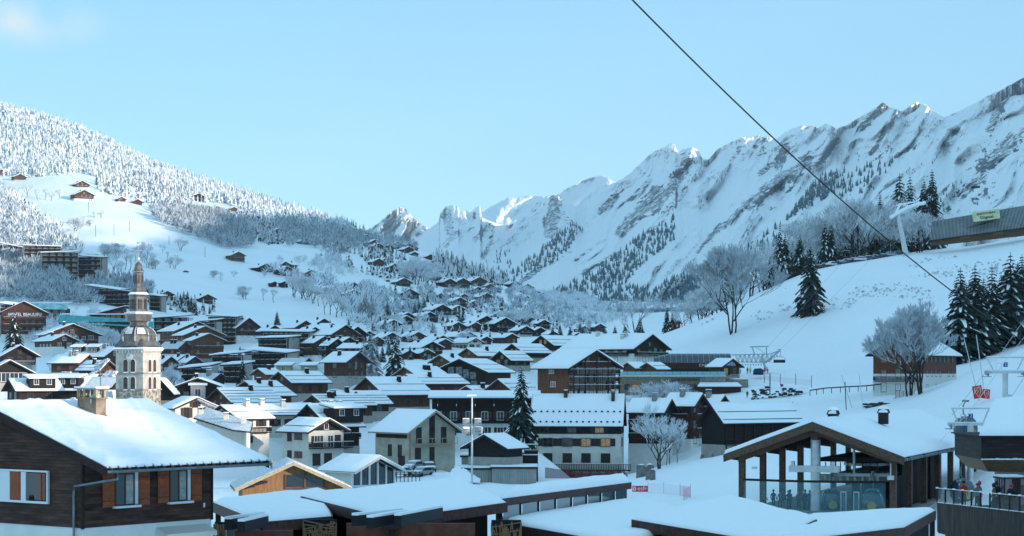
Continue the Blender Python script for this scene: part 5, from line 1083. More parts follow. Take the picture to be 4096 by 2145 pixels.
# ------------------------------------------------------------------ gondola cabins and chairs
CG = mat('cabin_glass', (.04,.06,.08), .1, spec=.8)
def cabin(loc, rz, label, sc_=1.0):
    r = thing('gondola_cabin', label, 'gondola', loc, rz, 'gondola cabins at the valley station', sc_)
    b = MB(); b.sm = True; n = 16
    def ring(hw, z): return [(hw*1.0*(abs(math.cos(a))**.55)*(1 if math.cos(a) > 0 else -1), hw*.92*(abs(math.sin(a))**.55)*(1 if math.sin(a) > 0 else -1), z) for a in [2*math.pi*i/n for i in range(n)]]
    lv = [(.55,0),(.85,.15),(1.05,.6),(1.1,1.1),(1.02,1.6),(.85,2.0),(.6,2.15)]; vs = [p for hw, z in lv for p in ring(hw, z)]
    b.add(vs, [(i*n+j, i*n+(j+1)%n, (i+1)*n+(j+1)%n, (i+1)*n+j) for i in range(len(lv)-1) for j in range(n)]+[tuple(range(n-1,-1,-1)), tuple(range((len(lv)-1)*n, len(lv)*n))]); b.build('body', CG, r)
    for sx in (-1, 1):
        q = MB()
        for sy in (-1, 1): q.tube([(sx*.5,sy*.45,.0),(sx*.82,sy*.75,.5),(sx*.86,sy*.8,1.1),(sx*.75,sy*.72,1.8),(sx*.5,sy*.5,2.16)],.05,5)
        q.build('frame', STEEL, r)
    for rz2 in (0, math.pi/2, math.pi):
        q = MB(); q.prism([(.42*math.cos(2*math.pi*i/18),.42*math.sin(2*math.pi*i/18)) for i in range(18)],-.02,.02); v = Matrix.Rotation(rz2,3,'Z') @ Vector((0,-1.06,.75)); q.build('emblem', YELLOW, r, v, rz2)
    q = MB(); q.box(-.5,.5,-.08,.08,2.15,2.3); q.tube([(0,0,2.3),(.0,.35,2.6),(0,.35,3.4),(0,0,3.8)],.07,6); q.box(-.12,.12,-.4,.4,3.75,3.95); q.build('hanger', ZINC, r)
    return r
def chair(loc, rz, label, riders=0, n=1.6):
    r = thing('chairlift_chair', label, 'chairlift chair', loc, rz, 'chairs hanging on the chairlift')
    b = MB(); b.box(-n,n,-.45,.1,-.1,0); b.build('seat', BLACK, r); b = MB(); b.box(-n,n,.06,.14,0,.7); b.build('backrest', BLACK, r)
    b = MB(); b.tube([(-n,.1,-.1),(-n,.15,1.1),(-n*.6,.1,1.45),(n*.6,.1,1.45),(n,.15,1.1),(n,.1,-.1)],.05,5); b.tube([(-n,-.5,.4),(n,-.5,.4)],.04,5); b.build('frame', ZINC, r)
    b = MB(); b.tube([(0,.1,1.45),(.25,.4,2.0),(.25,.3,2.9),(0,0,3.3)],.06,6); b.box(-.4,.4,-.06,.06,3.25,3.4); b.build('hanger', ZINC, r)
    for i in range(riders):
        w_ = Vector(loc)+Matrix.Rotation(rz,3,'Z') @ Vector((-n*.7+i*n*1.4/max(1,riders-1),-.1,-.45)); person(w_, rz, ['black','red','blue','grey'][i%4], 'black', 'sit', ['skier in black','skier in red','skier in blue','skier in grey'][i%4]+' seated on the '+label.split(',')[0], group='skiers riding the chairlift')
    return r
# ------------------------------------------------------------------ gondola station
thS = R(-21); oS = Vector((28.15,196.6,-14)); S = thing('gondola_station','open timber gondola station with glass front and big snowy gable roof','station',oS,thS)
WS, LS, tS = 14.2, 52, .37; HS = (-4.75+14)-WS/2*tS
ro = gable_roof(S, WS, LS, HS, tS, 1.6, 1.3, .42, deck=BEAMD, verge=BEAM)
for dy, wd, dz in ((-1.72,.14,-.0),(-.5,.4,-.45)):
    for sg in (-1, 1):
        b = MB(); a = WS/2+(1.3 if dy < -1 else .2)
        v = [(0,HS+WS/2*tS+.12+dz),(sg*a,HS+(WS/2-a)*tS+.12+dz),(sg*a,HS+(WS/2-a)*tS-.5+dz),(0,HS+WS/2*tS-.55+dz)]
        b.prism(v if sg < 0 else v[::-1], dy, dy+wd); b.build('barge_board', BEAM, S)
b = MB()
for i in range(57): y = -1.4+i*.95; b.tube([(WS/2+1.2,y,HS-.42),(WS/2+1.6,y,HS-.54)],.1,5)
b.box(WS/2+1.1,WS/2+1.45,-1.5,LS,HS-.66,HS-.53); b.build('corrugated_edge', ZINC, ro)
for i in range(7):
    y = .2+i*LS/6.6
    for sg in (-1, 1):
        b = MB(); b.box(sg*WS/2-.28,sg*WS/2+.28,y-.28,y+.28,0,HS); b.build('post', BEAM, S)
        b = MB(); b.add([(sg*WS/2-.16,y-.2,HS-.9),(sg*(WS/2+1.5),y-.2,HS-.75),(sg*(WS/2+1.5),y-.2,HS-.35),(sg*WS/2-.16,y-.2,HS),(sg*WS/2-.16,y+.2,HS-.9),(sg*(WS/2+1.5),y+.2,HS-.75),(sg*(WS/2+1.5),y+.2,HS-.35),(sg*WS/2-.16,y+.2,HS)],[(0,1,2,3),(7,6,5,4),(0,4,5,1),(1,5,6,2)]); b.build('bracket', BEAMD, S)
    b = MB(); b.bar((-WS/2,y,HS-.1),(0,y,HS+WS/2*tS-.3),.35,.6); b.bar((WS/2,y,HS-.1),(0,y,HS+WS/2*tS-.3),.35,.6); b.build('rafter', BEAMD, S)
for sg in (-1,1): b = MB(); b.box(sg*WS/2-.2,sg*WS/2+.2,.4,LS,HS-.15,HS+.25); b.build('wall_plate', BEAMD, S)
b = MB(); b.box(-WS/2-.3,WS/2+.3,-.4,LS,-2.5,1.15); b.build('platform', CONC, S)
b = MB(); b.lathe([(.46,-1),(.46,HS+WS/2*tS-1.35)],20,c=(-.2,.6)); b.build('column', STEEL, S)
b = MB(); b.box(-2.6,2.1,-.0,.35,4.75,5.35); b.box(-2.4,-2.1,-.02,.4,5.35,5.75); b.box(1.4,1.75,-.02,.4,5.35,5.75); b.build('cross_beam', STEEL, S)
b = MB(); b.box(-.35,.35,-.6,.6,HS+WS/2*tS-1.5,HS+WS/2*tS-.6); b.build('king_post', BEAM, S)
GT = mat('clear_glass', (.2,.42,.46), .04, alpha=.22, spec=.6)
for i in range(10):                                  # bowed glass screen
    u0, u1 = i/10, (i+1)/10; f = lambda u: (-WS/2+.35+u*(WS-.9), -.6-1.3*math.sin(math.pi*u))
    (xa, ya), (xb, yb) = f(u0), f(u1); b = MB(); b.add([(xa,ya,1.0),(xb,yb,1.0),(xb,yb,3.95),(xa,ya,3.95)],[(0,1,2,3)]); b.build('glass_pane', GT, S)
b = MB(); b.tube([(-WS/2+.35+u*(WS-.9), -.6-1.3*math.sin(math.pi*u), 4.0) for u in np.linspace(0,1,11)],.12,6); b.build('top_rail', BEAMD, S)
b = MB(); b.tube([(-WS/2+.35+u*(WS-.9), -.6-1.3*math.sin(math.pi*u), .95) for u in np.linspace(0,1,11)],.1,6); b.build('bottom_rail', STEEL, S)
b = MB(); vs = [(-WS/2+.35+u*(WS-.9), -.55-1.3*math.sin(math.pi*u)) for u in np.linspace(0,1,11)]
b.add([(x,y,-2.5) for x,y in vs]+[(x,y,1.0) for x,y in vs], [(i,i+1,i+12,i+11) for i in range(10)]); b.build('parapet', BEAMD, S)
b = MB()                                             # drive machinery under the roof
b.box(-.5,5.8,4,18,5.6,6.0); b.box(1,6,3,20,4.3,4.6,1); b.box(-1.5,6.4,8,9,3.6,4.2,1); b.tube([(3.1,2,7.2),(3.1,2,4.6)],.12,8,1); b.box(2.4,4.6,1.9,2.2,4.35,4.6,1)
for i in range(9): b.tube([(-.5+i*.7,3.2,4.3),(-.5+i*.7,3.2,3.9)],.16,8,1); b.box(-.5+i*.7-.04,-.5+i*.7+.04,3,3.1,4.6,5.6)
b.lathe([(2.3,5.1),(2.3,5.35)],28,1,c=(3,9)); b.build('drive_machinery', [BLACK, METAL], S)
b = MB(); b.box(-.3,WS/2-.4,22,22.3,1.1,HS,0); b.build('back_partition', DARKV, S)
for u_, v_ in ((1.2,10),(2.6,14)): b = MB(); b.box(u_,u_+.7,v_,v_+.6,1.1,4.2); b.build('control_cabinet', DARKV, S)
b = MB(); b.box(WS/2-.75,WS/2-.65,2,30,1.1,4.3); b.box(WS/2-.75,WS/2-.65,8,30,4.3,HS); b.build('side_partition', DARKV, S)
def sl(x, y, z=1.15): return S.matrix_basis @ Vector((x, y, z))
S.matrix_basis = Matrix.Translation(oS) @ Matrix.Rotation(thS, 4, 'Z')
cabin(sl(.9,2.6,.95), thS+.3, 'dark gondola cabin behind the white column of the station', .95); cabin(sl(4.9,1.8,.95), thS+.1, 'dark gondola cabin with yellow disc at the right of the glass screen', 1.0)
for i, x in enumerate((2.3, 3.5)):
    b = MB(); b.box(-.28,.28,-.08,.08,0,.1); b.box(-.28,-.2,-.1,.1,0,1.9); b.box(.2,.28,-.1,.1,0,1.9); b.box(-.28,.28,-.1,.1,1.85,1.98)
    r = thing('turnstile_gate', ['pale steel gate in the station, left one between the cabins','pale steel gate in the station, right one between the cabins'][i], 'gate', sl(x,1.2,1.0), thS); b.build('frame', STEEL, r); b = MB(); b.box(-.2,.2,-.02,.02,.3,1.7); b.build('panel', CG, r)
QL = ['person with a fur hat, leftmost in the station queue','person in black behind the fur-hatted one in the station queue','person in grey jacket in the middle of the station queue','person in dark blue beside the tall queue figure','tall person in black in the station queue','person in brown near the right of the station queue','person in a white hat right of the station queue','small person in red in the station queue','person in grey at the back left of the station queue','person in black at the back right of the station queue','person in blue nearest the white column']
for i, (x, y, jk, ht) in enumerate([(-5.3,1.5,'brown','brown'),(-4.7,2.6,'black','black'),(-3.9,2.0,'grey','black'),(-3.2,3.0,'blue','black'),(-3.0,1.6,'black','black'),(-2.2,2.4,'brown','brown'),(-1.5,1.4,'black','white'),(-2.6,4.0,'red','red'),(-4.2,4.2,'grey','black'),(-1.9,3.6,'black','black'),(-1.2,2.6,'blue','black')]):
    person(sl(x,y,1.15), thS+math.pi+.6*(i%3-1), jk, 'black', 'stand', QL[i], ht, None, 'people queueing in the station', 1.0 if i != 7 else .85)
for i, (x, y) in enumerate(((-.4,9),(2.9,17))):      # roof cowls
    q = MB(); z = HS+WS/2*tS+.3
    q.box(-.45,.45,-.4,.4,-.6,.55,0); q.tube([(-.6,0,.5),(-.45,0,.85),(0,0,1.0),(.45,0,.85),(.6,0,.5)],.1,6,0); q.lathe([(.6,.9),(.5,1.1),(.1,1.25)],12,1); q.build('roof_cowl', [ROOF,SNOW], ro, (x,y,z-.1))
b = MB(); b.tube([(0,0,0),(.0,-.3,0)],.04,5); b.box(-.12,.35,-.45,-.25,-.12,.1); b.build('security_camera', STEEL, S, (-WS/2+1.2,0,5.1))
b = MB(); b.box(-.3,.3,-.1,.1,-.2,.2); b.tube([(0,0,.2),(0,0,1.3)],.06,6); b.build('wall_speaker', STEEL, S, (WS/2-.1,-.5,4.4))
# ------------------------------------------------------------------ right-edge building with shingled eaves
s7 = 150/F; q = P(3925,2150,150); E7 = thing('corner_building','building at the right edge with shingled upper storey over a sloping timber soffit','building',(q.x,150,-14)); zz7 = lambda y: (HY-y)*s7+14; xx7 = lambda x: (x-3925)*s7
b = MB(); b.box(0,7,0,9,zz7(1838),zz7(1748)); b.build('shingled_storey', mat('shingles_black',(.03,.022,.02),.7,plank=('h',.22,.6)), E7)
b = MB(); b.add([(0,0,zz7(1838)),(7,0,zz7(1838)),(7,1.2,zz7(1895)),(.75,1.2,zz7(1890)),(0,9,zz7(1838)),(.75,8,zz7(1890)),(7,9,zz7(1838)),(7,8,zz7(1895))],[(0,1,2,3),(0,3,5,4),(3,2,7,5)]); b.build('soffit', mat('soffit_wood',(.2,.11,.055),.6,noise=(4,.3)), E7)
b = MB(); b.box(2.75,7,1.3,8,-1,zz7(1892)); b.build('wall', mat('wall_violetgrey',(.25,.22,.25),.8), E7)
b = MB(); b.box(3.0,3.4,1.26,1.3,zz7(1990),zz7(1945)); b.build('window', GLASS, E7)
b = MB(); b.box(-.25,7.2,-.25,9.2,zz7(1748),zz7(1743)); ro7 = b.build('eaves', ROOF, E7)
snowpatch('roof_snow', [(-.2,-.2,zz7(1744)),(7.2,-.2,zz7(1744)),(7.2,6,zz7(1744)+3.0),(2.2,6,zz7(1744)+2.4)], ro7, .42, 20, seed=4)
b = MB(); 
for i in range(40): b.box(i*.17,i*.17+.13,-.16,.0,zz7(1838)-.03,zz7(1838)+.05+.05*rnd.random())
b.build('snow_fringe', SNOW, E7)
# ------------------------------------------------------------------ terrace at lower right
a, e = P(3748,2008,150), P(4120,2050,132); d = e-a; Lt = Vector((d.x,d.y,0)).length; tz = math.atan2(d.y, d.x)
TR = thing('terrace','raised timber terrace with glass balustrade and dark plank front at lower right','terrace',(a.x,a.y,-14),tz); zt0, zt1 = a.z+14, e.z+14; sk = (zt1-zt0)/Lt
b = MB(); n = 44
for i in range(n): x0 = i*Lt/n; b.box(x0+.02,x0+Lt/n-.02,0,.08,zt0-2.1,zt0+sk*x0)
b.box(0,Lt,.08,.2,zt0-2.2,zt0-.3); b.build('plank_front', mat('terrace_plank',(.06,.038,.03),.7,plank=('v',.3,.6)), TR)
b = MB(); b.box(0,Lt+2,.1,7,zt0-.45,zt0-.25); b.build('deck', BEAMD, TR)
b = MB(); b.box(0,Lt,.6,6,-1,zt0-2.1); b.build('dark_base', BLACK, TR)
for i in range(11):
    x = i*Lt/10; z = zt0+sk*x; b = MB(); b.box(x-.045,x+.045,-.05,.06,z-.1,z+.95); b.box(x-.07,x+.07,-.07,.08,z+.95,z+1.05,1); b.build('post', [BEAMD,SNOW], TR)
    if i < 10: b = MB(); b.box(x+.06,x+Lt/10-.06,0,.015,z+.03,z+.9); b.build('glass_pane', mat('balustrade_glass',(.08,.13,.16),.08,alpha=.16,spec=.6), TR)
for dz, w_ in ((.98,.05),(-.02,.09)): b = MB(); b.bar((0,0,zt0+dz),(Lt,0,zt1+dz),w_,.04); b.build('snow_line', SNOW, TR)
text('lettering','BEAUREGARD',.42,mat('letter_dim',(.1,.12,.14),.5),TR,(Lt*.55,.5,zt0-2.55),ext=.02)
TRM = Matrix.Translation((a.x,a.y,-14)) @ Matrix.Rotation(tz,4,'Z'); tl = lambda x,y,z: TRM @ Vector((x,y,z))
PL = ['red','green','black','blue','black','grey','yellow','black','brown','black']
PW = ['skier in a red jacket','skier in a green jacket','skier in black with arms down','skier in a blue jacket','skier in black beside the wooden booth','skier in grey','skier in a yellow jacket','skier in black near the right edge','skier in brown','skier in black, last before the cabin']
for i in range(10): person(tl(1.0+i*.58+.15*math.sin(i*5),1.6+(i*37%5)*.5,zt0-.25+(.0)), i*1.3, PL[i], 'black', 'stand', PW[i]+' behind the terrace balustrade', ['black','red','black','blue'][i%4], None, 'skiers on the terrace')
r = thing('wooden_booth','small brown booth with snowy roof and lit panes on the terrace','booth',tl(2.3,4.4,zt0-.25),tz)
b = MB(); b.box(-.75,.75,-.6,.6,0,.9); 
for x in (-.7,-.25,.25,.7): b.box(x-.05,x+.05,-.6,-.5,.9,2.0)
b.box(-.75,.75,.5,.6,.9,2.0); b.build('frame', BROWN, r); b = MB(); b.box(-.95,.95,-.8,.8,2.0,2.12); ro_ = b.build('roof', BROWN, r); b = MB(); b.box(-.9,.9,-.75,.75,2.12,2.25); b.build('snow_cover', SNOW, ro_)
for i in range(3): b = MB(); b.box(-.62+i*.47,-.32+i*.47,-.57,-.55,.95,1.95); b.build('pane', GLASSL, r)
cabin(tl(Lt-.2,2.2,zt0-.4), .4, 'gondola cabin cut off by the right edge behind the terrace railing')
cabin(P(3850,1985,205)-Vector((0,0,.6)), .3, 'grey gondola cabin leaving the station behind the last post')
# ------------------------------------------------------------------ gondola pylons, right
def pylon(px, yarm, Y, halfpx, ytop, tophalf, col, num, label):
    s = Y/F; q = P(px, yarm, Y); g = min(gz(q.x,Y), q.z-3)-1; r = thing('lift_pylon', label, 'pylon', (q.x,Y,g), R(-8)); z = q.z-g; h = halfpx*s; tz_ = (yarm-ytop)*s; th_ = tophalf*s
    b = MB(); b.lathe([(.32,0),(.3,z-.1)],16); b.build('column', STEEL, r)
    b = MB(); b.box(-h,h,-.15,.15,z-.14,z+.14,0); b.box(-h,h,-.12,.12,z+.14,z+.22,1); b.build('cross_arm', [STEEL,SNOW], r)
    for sg in (-1,1): b = MB(); b.bar((sg*h*.55,0,z+.1),(sg*th_,0,z+tz_),.2,.14); b.build('upright', STEEL, r)
    b = MB(); b.box(-th_-.1,th_+.1,-.08,.08,z+tz_-.08,z+tz_+.06,0); b.box(-th_,th_,-.08,.08,z+tz_+.06,z+tz_+.13,1); b.build('top_beam', [STEEL,SNOW], r)
    for sg in (-1,1):
        b = MB(); x = sg*h*.86
        for i in range(6): b.lathe([(.2,0),(.2,.1)],10,0); 
        b = MB()
        for i in range(6):
            yy = -1.3+i*.52; b.M = Matrix.Translation((x,yy,z-.25+.03*i)) @ Matrix.Rotation(math.pi/2,4,'Y'); b.lathe([(.18,-.05),(.18,.05)],10)
        b.M = None; b.box(x-.12,x+.12,-1.5,1.5,z-.28,z-.16); b.box(x-.55,x+.4,-.7,.7,z-.5,z-.44); b.build('sheave_train', ZINC, r)
    b = MB(); b.box(-.22,.22,-.35,-.3,z+.55,z+1.05); o = b.build('number_sign', mat('sign_blue',(.03,.05,.2),.5), r); text('number', num, .5, FRAMEW, o, (0,-.37,z+.8))
    b = MB(); 
    for x in (-h*.45,-h*.2): b.tube([(x,-.3,z+.2),(x,-.3,z+.95)],.025,5)
    b.tube([(-h*.45,-.3,z+.95),(-h*.2,-.3,z+.95)],.025,5); b.build('guard_rail', STEEL, r)
    return r
pylon(4021,1489,226,82,1430,72,1,'3','tall round grey gondola pylon numbered 3 at the right edge'); pylon(3882,1697,210,90,1634,72,1,'2','grey gondola pylon numbered 2 rising behind the station roof')
b = MB(); pts = [(0,0,0),(.4,0,.5),(.9,.1,1.4),(1.3,.2,2.4)]
b.add([(0,0,0),(.5,0,.25),(1.0,0,1.1),(1.45,0,2.6),(1.1,0,2.7),(.6,0,1.9),(0,0,1.0),(0,.8,0),(.5,.8,.25),(1.0,.8,1.1),(1.45,.8,2.6),(1.1,.8,2.7),(.6,.8,1.9),(0,.8,1.0)],[(0,1,2,3,4,5,6),(7,13,12,11,10,9,8),(0,7,8,1),(1,8,9,2),(2,9,10,3),(4,11,12,5),(5,12,13,6)])
tag(b.build('rope_guide', STEEL, None, P(3992,1682,218)), 'curved grey steel rope guide between the two numbered pylons', 'rope guide')
cabin(P(3862,1757,214), .5, 'gondola cabin with yellow discs hanging under pylon number 2')
def cable(pts, r, m, label, n=4): b = MB(); b.tube(pts, r, n); return tag(b.build('cable', m, None), label, 'cable')
WHT = mat('rope_bright', (.55,.55,.53), .4)
cable([P(4230,1185,420),P(4030,1432,226),P(3885,1640,210),P(3760,1765,200)], .035, WHT, 'bright haul rope running from pylon 3 down over the station roof')
cable([P(4200,1130,420),P(3985,1440,228),P(3880,1600,212)], .025, WHT, 'thin bright rope left of the bright haul rope at the right edge')
cable([P(4180,1400,300),P(4093,1515,226),P(3970,1705,210)], .025, ZINC, 'dark outer rope from pylon 3 down to the rope guide')
cable([P(3950,1480,226),P(3810,1660,212)], .025, ZINC, 'dark rope between the left arms of pylons 3 and 2')
pts = []
A_, B_ = P(2500,-30,62), P(4180,1420,104)
for i in range(25):
    t = i/24; p = A_.lerp(B_, t); p.z -= 1.35*4*t*(1-t)*.6; pts.append(p)
cable([pts[0]+(pts[0]-pts[1])*14]+pts, .026, mat('rope_black',(.008,.01,.012),.6), 'thick black cable crossing the sky from top centre to lower right', 6)
# red padded shields and leaning poles
for i, (x0,y0,x1,y1,lb) in enumerate(((3855,1350,3918,1545,'left pale pole leaning over the red pads'),(3905,1340,3945,1560,'right pale pole leaning over the red pads'))):
    Y = 330; b = MB(); b.tube([P(x0,y0,Y),P(x1,y1+60,Y)],.07,6); tag(b.build('leaning_pole', STEEL, None), lb, 'pole')
for i, (x0,y0,x1,y1,ro_,lb) in enumerate(((3893,1543,3930,1594,-.16,'larger red safety pad with white shield, on the left'),(3931,1557,3960,1595,.1,'smaller red safety pad with white shield, on the right'))):
    Y = 325; s = Y/F; w_ = (x1-x0)*s; h_ = (y1-y0)*s; q = P((x0+x1)/2,(y0+y1)/2,Y); r = thing('safety_pad', lb, 'safety pad', q); r.rotation_euler = (0,ro_,0)
    b = MB(); b.box(-w_/2,w_/2,0,.3,-h_/2,h_/2); b.build('pad', RED, r)
    sh = [(-.3,.33),(.3,.33),(.3,0),(0,-.4),(-.3,0)]; b = MB()
    for k in range(5): p0, p1 = sh[k], sh[(k+1)%5]; b.bar((p0[0]*w_,-.04,p0[1]*h_),(p1[0]*w_,-.04,p1[1]*h_),.09,.04)
    b.bar((-.12*w_,-.04,.1*h_),(.12*w_,-.04,.1*h_),.09,.04); b.bar((.12*w_,-.04,.1*h_),(-.1*w_,-.04,-.12*h_),.09,.04); b.build('shield_outline', FRAMEW, r)
# ------------------------------------------------------------------ sports club, lift station, chairlift
Y = 525; s = Y/F; q = P(2480,1600,Y); r = thing('sports_club','long low stone-clad building with lettering, wide windows and glass roof balustrade','building',q); X7 = lambda x: (x-2480)*s; Z7 = lambda y: (1600-y)*s
b = MB(); b.box(0,X7(2800),0,10,-6,Z7(1507)); b.build('stone_wall', mat('stone_club',(.24,.19,.14),.9,noise=(2.2,.5),bump=(4,.6,.08)), r)
b = MB(); b.box(X7(2800),X7(2903),.3,10,-6,Z7(1503)); b.box(X7(2903),X7(2995),1.2,8,-6,Z7(1518)); b.build('concrete_wall', CONC, r)
b = MB(); b.box(-.2,X7(2905),-.25,10,Z7(1507),Z7(1503),0); b.build('parapet', STEEL, r)
b = MB(); b.box(0,X7(2903),.5,10,Z7(1503),Z7(1501)); b.build('terrace_snow', SNOW, r)
for i in range(14): x0 = X7(2482+i*30); b = MB(); b.box(x0,x0+X7(2480+28.5),.1,.14,Z7(1502),Z7(1487)); b.build('glass_pane', mat('teal_glass',(.3,.55,.6),.1,alpha=.7), r)
for (x0,x1) in ((2497,2522),(2528,2557),(2582,2612),(2617,2640),(2665,2695),(2697,2722),(2750,2785)):
    b = MB(); b.box(X7(x0),X7(x1),-.06,.0,Z7(1560),Z7(1537)); o = b.build('window', FRAME, r); b = MB(); b.box(X7(x0+2),X7(x1-2),-.1,-.06,Z7(1558),Z7(1539)); b.build('pane', WARMREFL if x0 == 2528 else GLASS, o)
text('lettering','CLUB DES SPORTS',.85,BLACK,r,(X7(2742),-.15,Z7(1520)),ext=.05)
b = MB(); b.box(X7(2785),X7(2957),-4,-.1,-2,Z7(1545)-.2); b.build('porch_wall', REDB, r)
b = MB(); b.slab([(X7(2782),-5,Z7(1547)),(X7(2960),-5,Z7(1547)),(X7(2950),0,Z7(1535)),(X7(2800),0,Z7(1535))],.25); o = b.build('porch_roof', ROOF, r); b = MB(); b.slab([(X7(2784),-4.9,Z7(1547)+.35),(X7(2958),-4.9,Z7(1547)+.35),(X7(2950),0,Z7(1535)+.35),(X7(2800),0,Z7(1535)+.35)],.34); b.build('snow_cover', SNOW, o)
for i,x in enumerate((2815,2850,2900,2935)): b = MB(); b.box(X7(x-9),X7(x+9),-4.06,-4,-.5,1.6); b.build('window', GLASS, r)
Y = 548; s = Y/F; q = P(2612,1475,Y); r = thing('chairlift_station','low chairlift station with dark glazed barrel roof over curved timber flank','station',q,R(4)); b = MB(); b.sm = False
Lg = 310*s; rad = 2.4
def arc(x, r0, n=9): return [(x, -r0*math.sin(math.pi*.5*i/(n-1))*1.0, 1.5+ (r0*math.cos(math.pi*.5*i/(n-1)))) for i in range(n)]
m = 14; vs = []
for k in range(m+1):
    x = Lg*k/m; rr = rad*(1 if k > 2 else .55+.15*k); vs += arc(x, rr)
b.add(vs, [(k*9+i, k*9+i+1, (k+1)*9+i+1, (k+1)*9+i) for k in range(m) for i in range(8)]); b.build('glazed_vault', mat('vault_glass',(.03,.05,.065),.15,spec=.8), r)
for k in range(m+1): b = MB(); b.tube([(p[0],p[1]-.03,p[2]+.02) for p in arc(Lg*k/m, rad*(1 if k > 2 else .55+.15*k))],.05,4); b.build('rib', METAL, r)
b = MB(); b.add([(1.5,-2.4,1.5),(Lg,-2.4,1.5),(Lg,-1.2,0),(3,-1.2,0),(1.5,2,1.5),(3,2,0)],[(3,2,1,0),(0,4,5,3)]); b.build('timber_flank', BROWN, r)
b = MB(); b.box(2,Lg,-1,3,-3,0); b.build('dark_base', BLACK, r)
o = text('lettering','CRET DU MERLE',1.1,FRAMEW,r,(Lg*.78,-2.2,.85),(math.pi/2+.6,0,0),ext=.04)
q = P(3055,1484,550); r = thing('chairlift_bullwheel','steel truss return station of the chairlift on a leaning leg','lift machinery',q); s = 550/F; V = lambda x,y,dy=0: ((x-3055)*s, dy, (1484-y)*s)
b = MB(); b.bar(V(3066,1484),V(3045,1425),.9,.5); b.build('leg', METAL, r)
b = MB()
for dy in (0, 2.4):
    b.bar(V(2930,1420,dy),V(3085,1416,dy),.22); b.bar(V(2960,1448,dy),V(3065,1450,dy),.22); b.bar(V(3065,1450,dy),V(3122,1402,dy),.25); b.bar(V(3085,1416,dy),V(3122,1402,dy),.2)
    for x in range(2945,3080,18): b.bar(V(x,1419,dy),V(x+9,1449,dy),.13); b.bar(V(x+9,1449,dy),V(x+18,1418,dy),.13)
for x in (2940,3000,3060,3110): b.bar(V(x,1419 if x < 3100 else 1408,0),V(x,1419 if x < 3100 else 1408,2.4),.15)
b.build('truss', METAL, r)
b = MB(); b.bar(V(3000,1388),V(3074,1386),.3); b.bar(V(3008,1388),V(3018,1416),.28); b.bar(V(3066,1388),V(3066,1416),.28); b.bar(V(3025,1390),V(3060,1414),.12); b.build('gantry', METAL, r)
b = MB()
for i in range(16): x = 2950+i*10.5; y = 1449-max(0,x-3050)*.62; b.box(V(x,y)[0]-.12,V(x,y)[0]+.12,-.5,.0,V(x,y)[2]-.9,V(x,y)[2]-.4)
b.build('rollers', METAL, r)
YP = 700; bp = P(3602,1000,YP)
r = thing('chairlift_pylon','tall leaning chairlift pylon with snow-crusted cross arms on the hill crest','pylon',P(3625,1010,YP)); V = lambda x,y,dy=0: ((x-3625)*YP/F, dy, (1010-y)*YP/F)
b = MB(); b.tube([V(3625,1025),V(3590,850)],[.95,.65],12); b.build('column', STEEL, r)
b = MB()
for dy in (-.6,.6): b.tube([V(3560,872,dy),V(3590,852,dy),V(3630,830,dy),V(3665,818,dy),V(3700,812,dy)],.6,6); b.bar(V(3585,850,dy),V(3600,815,dy),.6); b.bar(V(3585,822,dy),V(3660,808,dy),.4); b.bar(V(3600,815,dy),V(3640,828,dy),.35)
for x, y in ((3562,871),(3590,852),(3630,830),(3665,818),(3698,812)): b.bar(V(x,y,-.6),V(x,y,.6),.25)
b.build('cross_arms', SNOW, r)
b = MB()
for i in range(11): x = 3560+i*13.5; y = 868-(x-3560)*.42; b.M = Matrix.Translation(V(x,y,-.8)) @ Matrix.Rotation(math.pi/2,4,'X'); b.lathe([(.6,-.12),(.6,.12)],10)
b.M = None; b.build('sheaves', STEEL, r)
cable([P(3074,1386,550),P(3340,1080,640),P(3590,862,700)], .035, ZINC, 'left chairlift rope climbing from the truss to the crest pylon')
cable([P(3122,1400,550),P(3400,1120,640),P(3698,818,700)], .035, ZINC, 'right chairlift rope climbing from the truss to the crest pylon')
cable([P(3698,814,700),P(3900,705,760),P(4150,600,830)], .035, METAL, 'upper chairlift rope leaving the crest pylon to the right edge')
chair(P(3117,1450,550), R(-30), 'empty chair hanging beside the truss at the bottom', 0)
chair(P(3271,1222,610), R(-30), 'red-footed chair below the lone spruce, two riders', 2)
chair(P(3555,972,690), R(-30), 'snowy chair below the crest pylon', 0); chair(P(3703,846,720), R(-30), 'chair just right of the crest pylon, riders aboard', 3); chair(P(3902,752,770), R(-30), 'small chair high against the mountain at right', 0)
# people on the snow
def onhill(px, py, jk, tr, pose, label, ymin, rz=0, **k): h = hit(px, py, ymin); return person((h.x,h.y,h.z-.05), rz, jk, tr, pose, label, **k)
onhill(3351,1673,'black','white','walk','lone skier in black walking up the slope with poles',380,.4,pack='black')
onhill(3024,1594,'red','black','walk','person in red walking on the road by the porch',470,1.2); onhill(2989,1592,'black','black','stand','person in black with red bag by the stone bank',470,0,pack='red')
for px,py,jk,lb in ((2990,1497,'black','person in black standing left of the yellow-jacketed one'),(3001,1495,'yellow','person in yellow jacket left of the lift leg'),(3058,1497,'red','person in red right beside the lift leg'),(3070,1498,'pink','person in pink right of the red one by the lift'),(2944,1497,'red','person in red under the ticket chalet eaves'),(2961,1497,'white','person in white under the ticket chalet eaves')):
    person(P(px,py+0,540), .3, jk, 'black', 'stand', lb)
r = thing('snow_machine','dark blue covered snow machine between the lift leg and the skiers','machine',P(3033,1500,541)); b = MB(); b.prism([(-1.2,0),(1.2,0),(1.3,1.2),(.6,1.7),(-.9,1.6),(-1.25,1.0)],-.8,.8); b.build('cover', mat('cover_navy',(.02,.05,.12),.7), r); b = MB(); b.tube([(-.8,-.9,.2),(.8,-.9,.2)],.2,8); b.build('track', BLACK, r)
